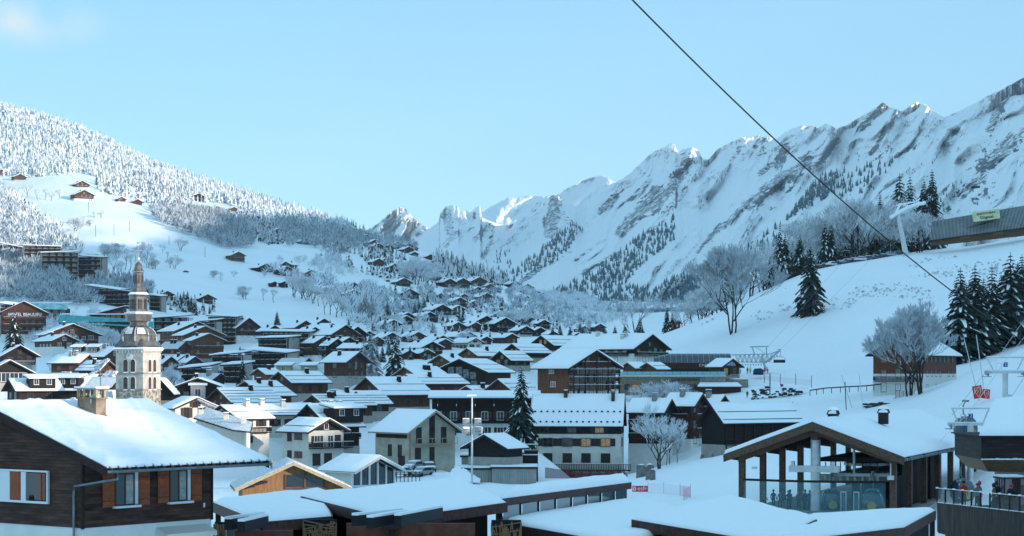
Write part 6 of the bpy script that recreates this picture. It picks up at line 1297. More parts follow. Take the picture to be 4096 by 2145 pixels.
# ------------------------------------------------------------------ chalet behind the big bare tree, crest building
STY['treehouse'] = (mat('wood_russet',(.15,.055,.03),.7,plank=('v',.2,.4)), WHITE, .5, 'b', BEAMD, REDW)
chalet(3583,1344,458,-28,222,74,240,168,'treehouse','chalet behind the big bare tree, timber upper floor over white wall, snowy roof',balc=1,ch=0,H=9,name='chalet',of=1.6,fine=True)
r = thing('snow_balcony','low balcony with pale glass panels in front of the tree chalet','balcony',P(3582,1592,440)); s = 440/F
b = MB(); b.box(0,90*s,0,2,-1.2,0); b.build('deck', BEAMD, r)
for i in range(6): b = MB(); b.box(i*15*s,i*15*s+.08,-.05,.05,0,1.5); b.build('post', BEAM, r); b = MB(); b.box(i*15*s+.1,(i+1)*15*s-.06,-.02,.0,.1,1.4); b.build('panel', mat('frosted_panel',(.6,.6,.55),.3), r) if i < 5 else None
Y = 735; s = Y/F; q = P(3716,975,Y); r = thing('crest_building','long building on the hill crest with slatted dark wall-roof and pale banner','building',q,R(-2)); V = lambda x,y,dy=0: ((x-3716)*s, dy, (975-y)*s)
b = MB(); p = [V(3716,963,-2),V(4230,893,-2),V(4230,798,6),V(3738,882,6)]; b.add(p+[(v[0],v[1]+.5,v[2]-.3) for v in p],[(0,1,2,3),(7,6,5,4),(0,3,7,4)]); rf = b.build('slatted_roof', mat('slate_grey',(.04,.04,.045),.6,noise=(.25,.5,(.12,.13,.14))), r)
for i in range(92):
    t = i/91; lo = Vector(V(3716,963,-2)).lerp(Vector(V(4230,893,-2)), t); hi = Vector(V(3738,882,6)).lerp(Vector(V(4230,798,6)), t); b = MB(); b.bar(lo+Vector((0,-.12,0)), hi+Vector((0,-.12,.15)), .14, .22); b.build('slat', METAL, rf)
b = MB(); b.add([V(3725,985,0),V(4230,930,0),V(4230,890,0),V(3725,958,0)],[(0,1,2,3)]); b.build('wall', mat('crest_wall',(.13,.075,.045),.7,plank=('h',.3,.3)), r)
b = MB(); 
for x0,x1 in ((3838,3880),(3970,4010)): y0 = 975-(x0-3716)*.13; b.add([V(x0,y0-2,-.1),V(x1,y0-7,-.1),V(x1,y0-20,-.1),V(x0,y0-16,-.1)],[(0,1,2,3)])
b.build('shuttered_door', HONEY, r)
b = MB(); bq = [V(3889,893,-1.3),V(3996,878,-1.3),V(3999,836,2.6),V(3891,851,2.6)]; b.slab([tuple(Vector(v)+Vector((0,-.35,.25))) for v in bq],.04); bn = b.build('banner', mat('banner_cream',(.6,.6,.36),.7,noise=(.5,.2)), r)
an = math.atan2(42*s, 3.9); m3 = Vector(bq[0]).lerp(Vector(bq[2]), .5)+Vector((0,-.55,.3))
for k, t_ in ((1.0,'sommets'),(-.9,'Digital')): o = text('lettering', t_, 2.0, BLACK, bn, (m3.x, m3.y+k*.85, m3.z+k*.85), (an,0,0), ext=.02, sx=.9); o.rotation_euler = (an, -R(7.5), 0)
# cars
def carmesh(col):
    b = MB(); b.prism([(-2.1,.35),(2.1,.35),(2.15,.75),(1.2,.9),(.6,1.4),(-1.2,1.42),(-1.9,.95),(-2.15,.85)],-.85,.85,0)
    return b.mesh('body', [mat('car_'+col, {'dark':(.03,.035,.04),'grey':(.25,.26,.28),'blue':(.03,.06,.12),'white':(.6,.6,.6)}[col], .35, spec=.6)])
CM = {}
def parts_car():
    g = MB(); g.prism([(1.1,.93),(.57,1.36),(-1.15,1.38),(-1.75,.97)],-.87,.87); CM['glass'] = g.mesh('windows',[GLASS])
    g = MB(); 
    g.M = Matrix.Rotation(math.pi/2,4,'X'); g.lathe([(.33,-.12),(.33,.12)],12); CM['wheel'] = g.mesh('wheel',[BLACK])
    g = MB(); g.slab([(-1.1,-.7,1.58),(.5,-.7,1.55),(.5,.7,1.55),(-1.1,.7,1.58)],.16); g.slab([(1.2,-.75,1.02),(2.05,-.7,.9),(2.05,.7,.9),(1.2,.75,1.02)],.12); CM['snow'] = g.mesh('snow_cover',[SNOW])
    g = MB(); g.box(-.14,.14,-.03,.03,-.08,.08); CM['lamp'] = g.mesh('headlight',[STEEL])
parts_car()
def car(loc, rz, col, label, group, full=True):
    if col not in CM: CM[col] = carmesh(col)
    r = thing('parked_car', label, 'car', loc, rz, group); link('body', CM[col], r); link('windows', CM['glass'], r); link('snow_cover', CM['snow'], r)
    if full:
        for x in (-1.3,1.35):
            for y in (-.8,.8): link('wheel', CM['wheel'], r, (x,y,.33))
        for y in (-.6,.6): link('headlight', CM['lamp'], r, (2.14,y,.68), math.pi/2)
for px,py,Y,rz,col,lb in ((1600,1905,340,R(-150),'white','snow-covered pale car nearest the wooden railing, on the left'),(1688,1905,342,R(-120),'grey','grey car with snow on its bonnet behind the railing'),(1655,1880,352,R(-115),'grey','snow-buried car parked against the barn house wall'),(1718,1886,350,R(-80),'dark','dark car with bare paint, rightmost in the small car park')):
    car(P(px,py,Y), rz, col, lb, 'cars in the small car park')
person(P(1735,1880,352), .5, 'black','blue','stand','person in black standing beside the dark parked car')
r = thing('car_park_railing','dark wooden railing in front of the parked cars','railing',P(1555,1918,335)); s=335/F
for z in (.4,.8,1.15): b = MB(); b.box(0,125*s,-.04,.04,z-.05,z+.05); b.build('rail', BEAMD, r)
for i in range(9): b = MB(); b.box(i*15.5*s-.06,i*15.5*s+.06,-.06,.06,-2,1.25); b.build('post', BEAMD, r)
for i in range(16):
    px = 3180+i*29; k = 2.2 if px > 3500 else 0; h = hit(px, 1085-(px-3200)*.155-4, 690, 790); h.z = gz(h.x,h.y)
    cl = ['dark','grey','blue','white'][i*7%4]
    car(h, R(180+20*(i%3)), cl, ['dark car with snowy roof parked among others along the hill crest road','grey car with snowy roof parked among others along the hill crest road','blue car with snowy roof parked among others along the hill crest road','white car with snowy roof parked among others along the hill crest road'][i*7%4], 'cars along the hill crest', False)
# floodlight mast
Y = 262; s = Y/F; q = P(1888,1912,Y); r = thing('floodlight_mast','tall grey floodlight mast with four lamps and a small top bar','mast',q); H_ = (1912-1588)*s
b = MB(); b.tube([(0,0,-4),(0,0,H_)],[.16,.1],10); b.build('pole', STEEL, r); b = MB(); b.box(-.6,.6,-.15,.15,H_,H_+.16,0); b.box(-.55,.55,-.13,.13,H_+.16,H_+.26,1); b.build('top_bar', [STEEL,SNOW], r)
zb_ = (1912-1705)*s; b = MB(); b.box(-1.0,1.0,-.08,.08,zb_-.05,zb_+.05); b.build('cross_bar', METAL, r)
for x, z, t_ in ((-.72,zb_+.55,0),(.72,zb_+.55,0),(-.72,zb_-.55,.3),(.85,zb_-.55,-.4)):
    b = MB(); b.box(-.42,.42,-.3,.3,-.36,.36,0); b.box(-.36,.36,-.33,-.3,-.3,.3,1); b.box(-.4,.4,-.28,.28,.36,.44,2); o = b.build('lamp', [METAL, GLASSL, SNOW], r, (x,-.3,z)); o.rotation_euler = (t_,0,t_*.8)
# poles, fences, signs on the right slope
def pole(x0,y0,x1,y1,Y,rad,label,m=BEAMD,name='pole'): b = MB(); b.tube([P(x1,y1,Y),P(x0,y0,Y)],rad,5); tag(b.build(name, m, None), label, name.replace('_',' '))
pole(3366,1500,3408,1632,430,.08,'leaning pale-topped pole left of the stone wall',STEEL); pole(3380,1528,3385,1640,430,.09,'rusty upright post crossing the leaning pole'); pole(3436,1495,3456,1660,430,.07,'slim pale pole in front of the stone wall',STEEL)
pole(3080,1492,3080,1578,500,.13,'rust-red upright pole by the road',REDW)
for i,(x,y0,y1) in enumerate(((3058,1497,1532),(3121,1497,1540),(3183,1495,1540),(3246,1503,1550))): pole(x,y0,x,y1,505,.07,['dark net pole, leftmost of four on the slope','dark net pole, second from the left on the slope','dark net pole, third from the left on the slope','dark net pole, rightmost of four on the slope'][i])
NET = mat('net_pink', (.75,.55,.6), .8, alpha=.25); b = MB(); a, e = P(2995,1512,506), P(3246,1545,506); b.add([a,e,P(3246,1520,506),P(2995,1498,506)],[(0,1,2,3)]); tag(b.build('safety_net', NET, None), 'long pale pink safety net strung along the slope poles', 'net')
r = thing('road_sign','round blue and red no-parking sign on a post','road sign',P(3127,1565,500)); b = MB(); b.tube([(0,0,-1),(0,0,1.5)],.04,5); b.build('post', METAL, r)
b = MB(); b.prism([(.38*math.cos(2*math.pi*i/20),.38*math.sin(2*math.pi*i/20)) for i in range(20)],-.05,0); o = b.build('disc', RED, r, (0,-.05,1.35)); b = MB(); b.prism([(.28*math.cos(2*math.pi*i/20),.28*math.sin(2*math.pi*i/20)) for i in range(20)],-.02,0); b.build('centre', mat('sign_blue2',(.02,.06,.4),.5), o, (0,-.06,0))
r = thing('guard_rail','dark roadside guard rail curving across the slope to the tree chalet','guard rail',P(3240,1562,470)); v = [P(x,y,Y_)-P(3240,1562,470) for x,y,Y_ in ((3240,1562,470),(3300,1553,468),(3380,1548,465),(3460,1544,462),(3525,1537,458))]
b = MB(); b.tube(v,.13,4); b.build('rail', BEAMD, r)
for i in range(10): t_ = i/9*3.99; k = int(t_); p = v[k].lerp(v[k+1], t_-k); b = MB(); b.box(p.x-.07,p.x+.07,p.y-.05,p.y+.05,p.z-1.2,p.z); b.build('post', BEAMD, r)
r = thing('stone_wall','dry stone retaining wall with snow cap below the tree chalet','wall',P(3460,1642,428)); s = 428/F; b = MB()
rr_ = random.Random(3)
for i in range(150): x = rr_.random()*150*s; top = 1.9-.9*abs(x/(150*s)-.35)*1.2; z = rr_.random()*top-.2; k = .16+.16*rr_.random(); b.box(x-k*1.3,x+k*1.3,-.2-rr_.random()*.15,.6,z-k*.6,z+k*.6)
b.build('stones', mat('dark_stone',(.06,.055,.055),.9,noise=(2,.4)), r); b = MB(); b.slab([(-.3,-.1,1.5),(150*s+.3,-.1,.8),(150*s+.3,1.6,1.0),(-.3,1.6,1.9)],.3); b.build('snow_cap', SNOW, r)
h = hit(2560,1972,225); s = h.y/F; r = thing('ski_school_banner','red banner with white esf lettering and emblem standing on the snow','banner',h); w_, h_ = 62*s, 24*s
b = MB(); b.box(-w_/2,w_/2,0,.04,.15,.15+h_); b.build('panel', RED, r); text('lettering','esf',h_*1.05,FRAMEW,r,(w_*.06,-.03,.15+h_*.55),ext=.01)
b = MB(); b.prism([(.25*h_*1.2*math.cos(2*math.pi*i/16),.32*h_*1.2*math.sin(2*math.pi*i/16)) for i in range(16)],-.02,0); o = b.build('emblem', FRAMEW, r, (-w_*.36,-.01,.15+h_*.5)); b = MB(); b.box(-.04,.04,-.04,-.02,-h_*.25,h_*.25); b.build('emblem_stroke', mat('emblem_blue',(.03,.08,.3),.5), o)
b = MB(); b.box(w_*.28,w_*.45,-.02,0,.15+h_*.6,.15+h_*.68); b.box(w_*.28,w_*.42,-.02,0,.15+h_*.42,.15+h_*.5); b.build('small_print', FRAMEW, r)
NETR = mat('net_red', (.7,.12,.2), .8, alpha=.35)
v = [hit(x,y,225) for x,y in ((2592,1972),(2655,1975),(2720,1985),(2762,1990),(2735,2002))]; r = thing('net_fence','sagging red mesh fence on thin poles beside the red banner','fence',v[0])
for i in range(4): a,e = v[i]-v[0], v[i+1]-v[0]; b = MB(); b.add([a,e,e+Vector((0,0,1.3)),a+Vector((0,0,1.3))],[(0,1,2,3)]); b.build('mesh_panel', NET if i < 2 else NETR, r)
for p in v: p = p-v[0]; b = MB(); b.tube([p-Vector((0,0,.5)),p+Vector((0,0,1.6))],.03,5); b.build('post', METAL, r)
a = P(2180,1905,360); r = thing('net_fence','low dark red mesh fence along the foot of the cream house','fence',a); b = MB(); b.add([(0,0,-.4),(14,-.5,-.4),(14,-.5,.7),(7,-.3,.5),(0,0,1.5)],[(0,1,2,3,4)]); b.build('mesh_panel', mat('net_dark',(.12,.02,.03),.8,alpha=.7), r)
# big heap of cleared snow, rocks
hp = P(1770,1912,338); X_, Y_ = np.meshgrid(np.linspace(-4,6,50), np.linspace(-3.2,5,44)); Z_ = 2.2*np.exp(-((X_-2.6)/2.6)**2-((Y_-1)/2.3)**2)+(fbm(X_*1.6,Y_*1.6,3)-.5)*1.3*np.exp(-((X_-1.5)/3.6)**2-((Y_-1)/2.6)**2)-.3
tag(link('snow_heap', gridmesh('snow_heap', X_, Y_, Z_, [SNOW]), None, hp+Vector((0,0,-.3))), 'lumpy heap of ploughed snow beside the grey garages', 'snow heap')
def rock(px,py,Y,w_,h_,label): 
    b = MB(); r_ = random.Random(px); pts = [(math.cos(a)*w_*(.8+.3*r_.random()), math.sin(a)*w_*.5*(.8+.3*r_.random())) for a in [i*.785 for i in range(8)]]
    b.add([(x,y,-3.0) for x,y in pts]+[(x*.85,y*.85,h_*(.5+.4*r_.random())) for x,y in pts]+[(0,0,h_)],[(i,(i+1)%8,(i+1)%8+8,i+8) for i in range(8)]+[(i+8,(i+1)%8+8,16) for i in range(8)]); r = thing('boulder', label, 'rock', P(px,py,Y)); b.build('stone', ROCK, r); b = MB(); b.add([(x*.7,y*.7+.2,h_*.95) for x,y in pts]+[(0,.2,h_+.15)],[(i,(i+1)%8,8) for i in range(8)]); b.build('snow_cap', SNOW, r)
rock(2598,1888,330,.8,1.2,'tall upright boulder in the gully right of the cream house'); rock(2610,1896,326,.5,.7,'smaller boulder leaning on the tall one'); rock(2566,1872,345,1.0,.5,'flat snowy slab of rock above the gully')

r = thing('rock_bank','long bank of dark snow-dusted rocks below the road by the club building','rock bank',P(3010,1566,498)); b = MB(); s = 498/F; rr_ = random.Random(9)
for i in range(105): x = rr_.random()*215*s; k = .1+.26*rr_.random(); z = rr_.random()*2.2-1.7-.5*math.sin(x*1.3); b.box(x-k*1.4,x+k*1.2,-.3-.4*rr_.random(),.9,z-k*.7,z+k*.7)
b.build('stones', mat('dark_stone',(.06,.055,.055)), r); b = MB()
for i in range(16): x = i*215*s/15; b.slab([(x-.5,-.3,.75+.3*rr_.random()),(x+.4,-.35,.7+.3*rr_.random()),(x+.5,1.6,1.05),(x-.5,1.6,1.1)],.3)
b.build('snow_cap', SNOW, r)

r = thing('timber_terrace','dark timber terrace block between the black barn and the cream house','terrace',P(2078,1905,362)); s = 362/F; b = MB(); b.box(0,74*s,0,4,-2,100*s); b.build('wall', DARKV, r)
b = MB()
for i in range(12): b.box(i*74*s/11-.05,i*74*s/11+.05,-.06,.04,100*s,100*s+1)
b.box(0,74*s,-.08,.06,100*s+1,100*s+1.12); b.build('railing', BEAMD, r); b = MB(); b.box(0,74*s,-.1,.08,100*s+1.12,100*s+1.25); b.build('snow_cap', SNOW, r)
PADS += [(1.9,375,-13.2,3,'s'), (-15.5,348,-16.3,8,'c')]
# ------------------------------------------------------------------ far chalets climbing the valley
FS = [0]
def far(cl, items, group):
    n = len(items)
    for i, it in enumerate(items):
        ax, ay, gpx = it[:3]; lpx = it[3] if len(it) > 3 else gpx*.6; sty = it[4] if len(it) > 4 else 'brown'; th = it[5] if len(it) > 5 else (34 if gpx > 30 else 28)
        drop = gpx*.27; hp = it[6] if len(it) > 6 else gpx*.42
        base = ay+drop+hp; Y = hit(ax, base, 700).y; Y = min(Y, 2350)
        ex = it[7] if len(it) > 7 else None
        sh = ' on a pale plastered base' if sty in ('white','half') else ''
        cw = {'dark':'blackened','brown':'brown','red':'reddish','orange':'orange-brown','white':'dark','half':'brown','cream':'cream'}[sty]
        lb = ex or f'{cw} snow-roofed chalet {cl}, number {i+1} of {n} counted from the left'
        chalet(ax, ay, Y, th, gpx, drop, lpx, hp, sty, lb, group=group, balc=1 if gpx > 55 else 0, ch=1 if gpx > 45 else 0, H=max(2.4, hp*Y/F+.6), sink=3, snow=.45, of=1.0)
far('on the sunlit upper meadow', [(82,694,50,20,'brown',34,12,'small hay hut at the top left of the sunlit meadow'),(330,722,60,30,'half',30,16,'chalet beside frosted trees at the top edge of the sunlit meadow'),(338,758,78,30,'half',30,26,'honey-fronted sunlit chalet in the middle of the upper meadow'),(487,786,38,16,'half',30,16,'small gabled chalet under snowy firs, left of the red one'),(551,795,42,16,'red',30,16,'small red chalet at the right end of the sunlit meadow'),(6,676,40,10,'orange',20,14,'corner of a wooden chalet at the far left edge of the upper meadow')],'chalets on the upper meadow')
far('on the wooded shoulder', [(660,856,34,16,'dark',32,12,'dark barn in the frosted trees at the meadow edge'),(706,846,28,14,'dark',32,10,'small dark roof among the frosted trees, right of the dark barn'),(796,772,54,56,'dark',48,22,'big barn on stilts on the skyline of the wooded shoulder'),(905,846,44,46,'dark',46,12,'long low dark barn below the knoll hamlet'),(870,823,26,20,'dark',34,9,'hut in the knoll hamlet, first from the left'),(907,834,34,20,'brown',34,11,'chalet in the knoll hamlet, second from the left'),(937,826,30,16,'brown',34,13,'chalet in the knoll hamlet, third from the left'),(964,842,22,12,'dark',34,9,'tiny chalet in the knoll hamlet, fourth from the left'),(990,846,24,14,'dark',34,8,'tiny chalet in the knoll hamlet, last on the right')],'chalets on the wooded shoulder')
far('', [(955,1005,58,36,'orange',32,28,'orange timber chalet alone on stilts above the meadow'),(1066,1053,62,46,'dark',36,20,'dark wide chalet left of the pink one, mid slope'),(1143,1045,50,26,'half',-34,34,'tall pinkish chalet with white balconies, mid slope'),(1148,1063,52,40,'red',34,30,'red-brown chalet in front of the tall pinkish one'),(1246,1078,52,10,'brown',26,18,'chalet half behind frosted trees right of the pinkish one'),(1099,1124,24,20,'dark',34,18,'tall narrow dark hay hut on the white slope'),(1142,1122,30,8,'dark',34,22,'dark hut edge left of the tall frosted clump'),(1362,1145,22,10,'red',30,8,'tiny red gable in the row right of the frosted clump'),(1302,1147,50,36,'brown',34,16,'brown chalet with big snow roof right of the frosted clump'),(1417,1128,62,30,'brown',30,26,'brown chalet at the top of the small group mid slope'),(1417,1157,64,30,'dark',32,40,'dark tall chalet in front of the small group mid slope'),(832,1175,70,48,'red',34,24,'red-brown chalet with terrace wall above the residence roofs'),(671,1162,56,34,'red',34,26,'deep red gabled chalet among firs right of the spire'),(1618,1110,62,32,'brown',28,20,'brown chalet alone at the top of the right meadow'),(1640,1153,86,24,'brown',12,22,'wide brown chalet above the stone terrace wall'),(1530,1157,18,6,'red',30,8,'tiny red hut on the right meadow')],'chalets on the middle slope')
far('in the ridge hamlet', [(1117,911,54,26,'brown',32,16,'chalet alone in the dark fir clump under the skyline'),(1228,951,56,26,'brown',30,14,'wider of two chalets beside the frosted thicket under the skyline'),(1270,951,40,16,'brown',30,12,'smaller of two chalets beside the frosted thicket under the skyline')]+[(x,y,g) for x,y,g in ((1348,931,34),(1362,919,44),(1380,978,40),(1420,948,36),(1452,955,30),(1467,937,38),(1502,957,52),(1517,972,48),(1545,1031,44),(1517,1033,50),(1558,978,46),(1583,1053,58),(1592,965,48),(1636,971,44),(1637,985,46),(1661,984,30),(1660,1006,34),(1724,1016,40),(1752,1100,36))],'chalets of the ridge hamlet')
far('in the valley hamlet', [(x,y,g,g*.6,s) for x,y,g,s in ((1576,1277,70,'white'),(1627,1261,62,'dark'),(1633,1248,56,'brown'),(1680,1252,40,'brown'),(1721,1246,62,'dark'),(1766,1171,42,'brown'),(1772,1216,84,'white'),(1801,1113,58,'red'),(1813,1170,42,'brown'),(1836,1220,62,'red'),(1842,1188,60,'brown'),(1858,1174,44,'dark'),(1854,1111,64,'brown'),(1904,1199,50,'red'),(1914,1146,52,'dark'),(1920,1106,66,'brown'),(1943,1151,52,'dark'),(1949,1170,62,'orange'),(1961,1134,42,'orange'),(1948,1261,90,'dark'),(1993,1146,34,'dark'),(1996,1246,66,'dark'),(2025,1268,96,'dark'))],'chalets of the valley hamlet')
far('on the valley spur', [(x,y,g,g*.6,s) for x,y,g,s in ((2062,1123,48,'dark'),(2109,1183,30,'white'),(2112,1135,56,'brown'),(2113,1259,68,'white'),(2150,1161,44,'dark'),(2172,1170,40,'dark'),(2179,1277,58,'dark'),(2107,1302,66,'white'),(2163,1307,54,'dark'),(2216,1323,44,'brown'),(2264,1218,48,'brown'),(2283,1233,40,'brown'),(2339,1302,46,'brown'),(2314,1328,50,'dark'),(2402,1293,52,'red'))],'chalets on the valley spur')
far('behind the snow-guarded roofs', [(x,y,g,l,s) for x,y,g,l,s in ((1571,1328,76,50,'dark'),(1675,1325,66,50,'brown'),(1774,1339,84,56,'dark'),(1783,1353,70,50,'red'),(1732,1363,96,80,'dark'),(1835,1286,58,40,'red'),(1905,1287,60,40,'red'),(1880,1326,66,90,'brown'),(1711,1394,62,100,'brown'),(1905,1350,70,80,'cream'),(1948,1343,52,30,'red'),(1478,1322,70,44,'dark'),(1510,1344,64,40,'brown'),(2050,1332,60,60,'red'),(2240,1352,70,60,'brown'),(1640,1398,60,50,'brown'))],'houses at the foot of the slope')
chalet(2712,1279,960,20,34,12,16,22,'brown','small chalet with a warm-reflecting window behind the hill crest spruce',H=4,win=1,ch=0,extra=lambda r,ro,W,L,H,tp,rise: window(r,W,L,'f',0,H*.7,1.2,1.2,'L',False))

# ------------------------------------------------------------------ level pads under the buildings, then the ground itself
for (x0, y0, z0, r0, nm) in PADS:
    R_ = r0+26; ju = np.where((GY > y0-R_) & (GY < y0+R_))[0]
    if len(ju) == 0: continue
    a_, b_ = ju[0], ju[-1]+1; cu_ = np.where((GU > (x0-R_)/y0*1.06-.02) & (GU < (x0+R_)/y0*1.06+.02))[0]
    if len(cu_) == 0: continue
    c_, d_ = cu_[0], cu_[-1]+1
    dist = np.hypot(XX[a_:b_, c_:d_]-x0, YY[a_:b_, c_:d_]-y0); ex = np.maximum(dist-r0, 0); g = GZ[a_:b_, c_:d_]
    up = np.minimum(z0-.1-(.9 if y0 < 700 else .62)*ex, g+9)
    g2 = np.maximum(g, up)
    if y0 < 620: g2 = np.minimum(g2, np.maximum(z0-.1+.55*ex, g2-5))
    GZ[a_:b_, c_:d_] = g2
GZ[:] = blur(blur(GZ, 3, 0), 3, 1); GSY[:] = HY-GZ/YY*F
tag(link('ground', gridmesh('ground', XX, YY, GZ, [SNOWG])), kind='structure')

# ------------------------------------------------------------------ trees
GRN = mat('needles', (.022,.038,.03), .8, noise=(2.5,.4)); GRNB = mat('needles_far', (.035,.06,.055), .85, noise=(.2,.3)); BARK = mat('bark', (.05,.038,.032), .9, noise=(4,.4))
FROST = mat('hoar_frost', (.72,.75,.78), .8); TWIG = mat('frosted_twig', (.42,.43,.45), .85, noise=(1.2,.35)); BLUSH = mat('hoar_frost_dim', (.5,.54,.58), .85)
def spruce(seed, wh=26, nb=9, sn=.55, R0=.21):
    "crown of unit height: drooping fronds made of small needle sprays, snow lying on top of some"
    r = random.Random(seed); V = []; Fc = []; M_ = []
    def quad(a,b,c,d,m): n = len(V); V.extend((a,b,c,d)); Fc.append((n,n+1,n+2,n+3)); M_.append(m)
    for k in range(wh):
        t = k/(wh-1); z = .07+.91*t**.92; rad = R0*(1-t)**.8*(.82+.35*r.random())+.006; m = max(4, int(nb*(1-.45*t)))
        for j in range(m):
            a = 2*math.pi*(j+r.random()*.7)/m+k*.7; ln = rad*(.75+.4*r.random()); ca, sa = math.cos(a), math.sin(a); seg = 4 if t < .8 else 2
            dr = ln*(.38+.3*r.random()); snowy = r.random() < sn
            for q in range(seg):
                u0, u1 = q/seg, (q+1)/seg; w0, w1 = (.34*ln*(1-u0*.75)+.004), (.34*ln*(1-u1*.8)+.002)
                f = lambda u, s, w, dz=0: (ca*ln*u-sa*s*w, sa*ln*u+ca*s*w, z-dr*u*u*1.05+dz-abs(s)*w*.45)
                j1 = (r.random()-.5)*w0*.5
                quad(f(u0,-.25,w0), f(u0+.06,-1.1,w0+j1), f(u1+.05,-1.05,w1+j1), f(u1,0,w1), 0)
                quad(f(u0,.25,w0), f(u1,0,w1), f(u1+.05,1.05,w1-j1), f(u0+.06,1.1,w0-j1), 0)
                hang = .022*(1-t)+.005; quad(f(u0,0,0), f(u1,0,0), f(u1,0,0,-hang*(.5+r.random())), f(u0,0,0,-hang*(.5+r.random())), 0)
                if snowy and r.random() < .8 and q > 0:
                    d = .006; quad(f(u0,-.5,w0,d), f(u1,-.55,w1,d), f(u1,.5,w1,d), f(u0,.55,w0,d), 1)
    return V, Fc, M_
def mk(name, d, mats): me = bpy.data.meshes.new(name); me.from_pydata(d[0], [], d[1]); [me.materials.append(m) for m in mats]; me.polygons.foreach_set('material_index', d[2]); me.update(); return me
SP = [mk('crown', spruce(s, wh, nb, sn, rr), [GRN, SNOW]) for s, wh, nb, sn, rr in ((1,30,11,.55,.2),(2,28,10,.5,.23),(3,26,9,.75,.17),(4,24,9,.6,.26))]
LARCH = [mk('crown', spruce(s, 24, 9, .5, .24), [TWIG, FROST]) for s in (8, 9)]
tb = MB(); tb.tube([(0,0,-.05),(0,0,.5),(0,0,.97)],[.016,.009,.002],6); TRK = tb.mesh('trunk', [BARK])
FARC = mk('crown', spruce(5, 10, 6, .7, .2), [GRNB, SNOWT]); FARF = mk('crown', spruce(6, 10, 6, .9, .2), [BLUSH, FROST])
def baretree(seed, lev=6, spread=.55, trunks=1, len0=.3, dense=3):
    r = random.Random(seed); V = []; Fc = []; M_ = []; TV = []; TF = []
    def seg(a, b, ra, rb, m, tgtV, tgtF, ms=None):
        d = (b-a).normalized(); u = d.cross(Vector((.3,.2,1))).normalized(); v = d.cross(u); n = len(tgtV)
        for p, q in ((a, ra), (b, rb)):
            for k in range(3): c = 2.0944*k; tgtV.append(tuple(p+(u*math.cos(c)+v*math.sin(c))*q))
        for k in range(3): tgtF.append((n+k, n+(k+1)%3, n+3+(k+1)%3, n+3+k)); 
        if ms is not None: ms += [m]*3
    def grow(p, d, L_, rad, l):
        e = p; dd = d; parts = 2 if l > 1 else 1
        for i in range(parts):
            dd = (dd+Vector((r.uniform(-.16,.16), r.uniform(-.16,.16), r.uniform(-.04,.12)))).normalized(); q = e+dd*L_/parts
            r0 = rad*(1-.3*i/parts); r1 = rad*(1-.3*(i+1)/parts)
            if l >= lev-1: seg(e, q, r0, r1, 0, TV, TF)
            else: seg(e, q, r0, r1, (1 if l >= lev-2 else 2) if l >= 3 and r.random() < .6 else (0 if r.random() < .75 else 2), V, Fc, M_)
            e = q
        if l <= 0: return
        n = dense if l > 1 else dense+1
        for i in range(n):
            ax = Vector((r.uniform(-1,1), r.uniform(-1,1), r.uniform(-.3,.6))).normalized(); nd = (dd+ax*spread*((1.3 if l > lev-3 else 1.05) if i else .4)+Vector((0,0,.10 if l < lev-1 else -.02))).normalized()
            st_ = e if i < 2 else p.lerp(e, .45+.5*r.random()); grow(st_, nd, L_*(.66+.16*r.random()), max(rad*.62, .0017), l-1)
    for k in range(trunks):
        a = 6.28*k/trunks+r.random(); grow(Vector((.02*math.cos(a),.02*math.sin(a),-.02))*(trunks > 1)+Vector((0,0,-.02)), Vector((.28*math.cos(a)*(trunks>1), .28*math.sin(a)*(trunks>1), 1)).normalized(), len0, .018/math.sqrt(trunks), lev)
    zs = max(v[2] for v in V); k = 1/zs; V = [(x*k,y*k,z*k) for x,y,z in V]; TV = [(x*k,y*k,z*k) for x,y,z in TV]
    return (V, Fc, M_), (TV, TF, [0]*len(TF))
BT = []
for sd, lv, sp, tr, l0, dn in ((21,6,.6,1,.25,3),(22,6,.7,2,.22,3),(23,6,.55,1,.3,3),(24,5,.75,3,.2,4)):
    c_, t_ = baretree(sd, lv, sp, tr, l0, dn); BT.append((mk('crown', c_, [FROST, BARK, TWIG]), mk('trunk', t_, [BARK])))
BH = []
for sd, tr in ((31,3),(33,2)):
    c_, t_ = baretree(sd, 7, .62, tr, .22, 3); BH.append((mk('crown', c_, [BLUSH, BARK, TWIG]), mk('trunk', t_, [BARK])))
tr_rnd = random.Random(5)
def tree(kind, px, pbase, htpx, Y=None, label='', group=None, ymin=330, v=None, wide=1.0, noparts=None):
    if Y is None: h = hit(px, pbase, ymin); Y = h.y
    else: h = P(px, pbase, Y)
    H_ = htpx*Y/F; zt_ = h.z+H_; h.z = gz(h.x, h.y) if px != 2085 else h.z; H_ = min(max(zt_-h.z, H_*.7), H_*2.2)
    k = tr_rnd.randrange(4) if v is None else v
    if kind == 'c': crown, trunk, nm, cat = SP[k % 4], TRK, 'spruce_tree', 'spruce'
    elif kind == 'l': crown, trunk, nm, cat = LARCH[k % 2], TRK, 'larch_tree', 'larch'
    elif kind == 'h': crown, trunk, nm, cat = BH[k % 2][0], BH[k % 2][1], 'bare_tree', 'bare tree'
    else: crown, trunk, nm, cat = BT[k % 4][0], BT[k % 4][1], 'frosted_tree', 'frosted tree'
    r = thing(nm, label, cat, (h.x,h.y,h.z-.1), tr_rnd.random()*6.28, group, (H_*wide, H_*wide, H_))
    link('crown', crown, r); link('trunk', trunk, r); return r
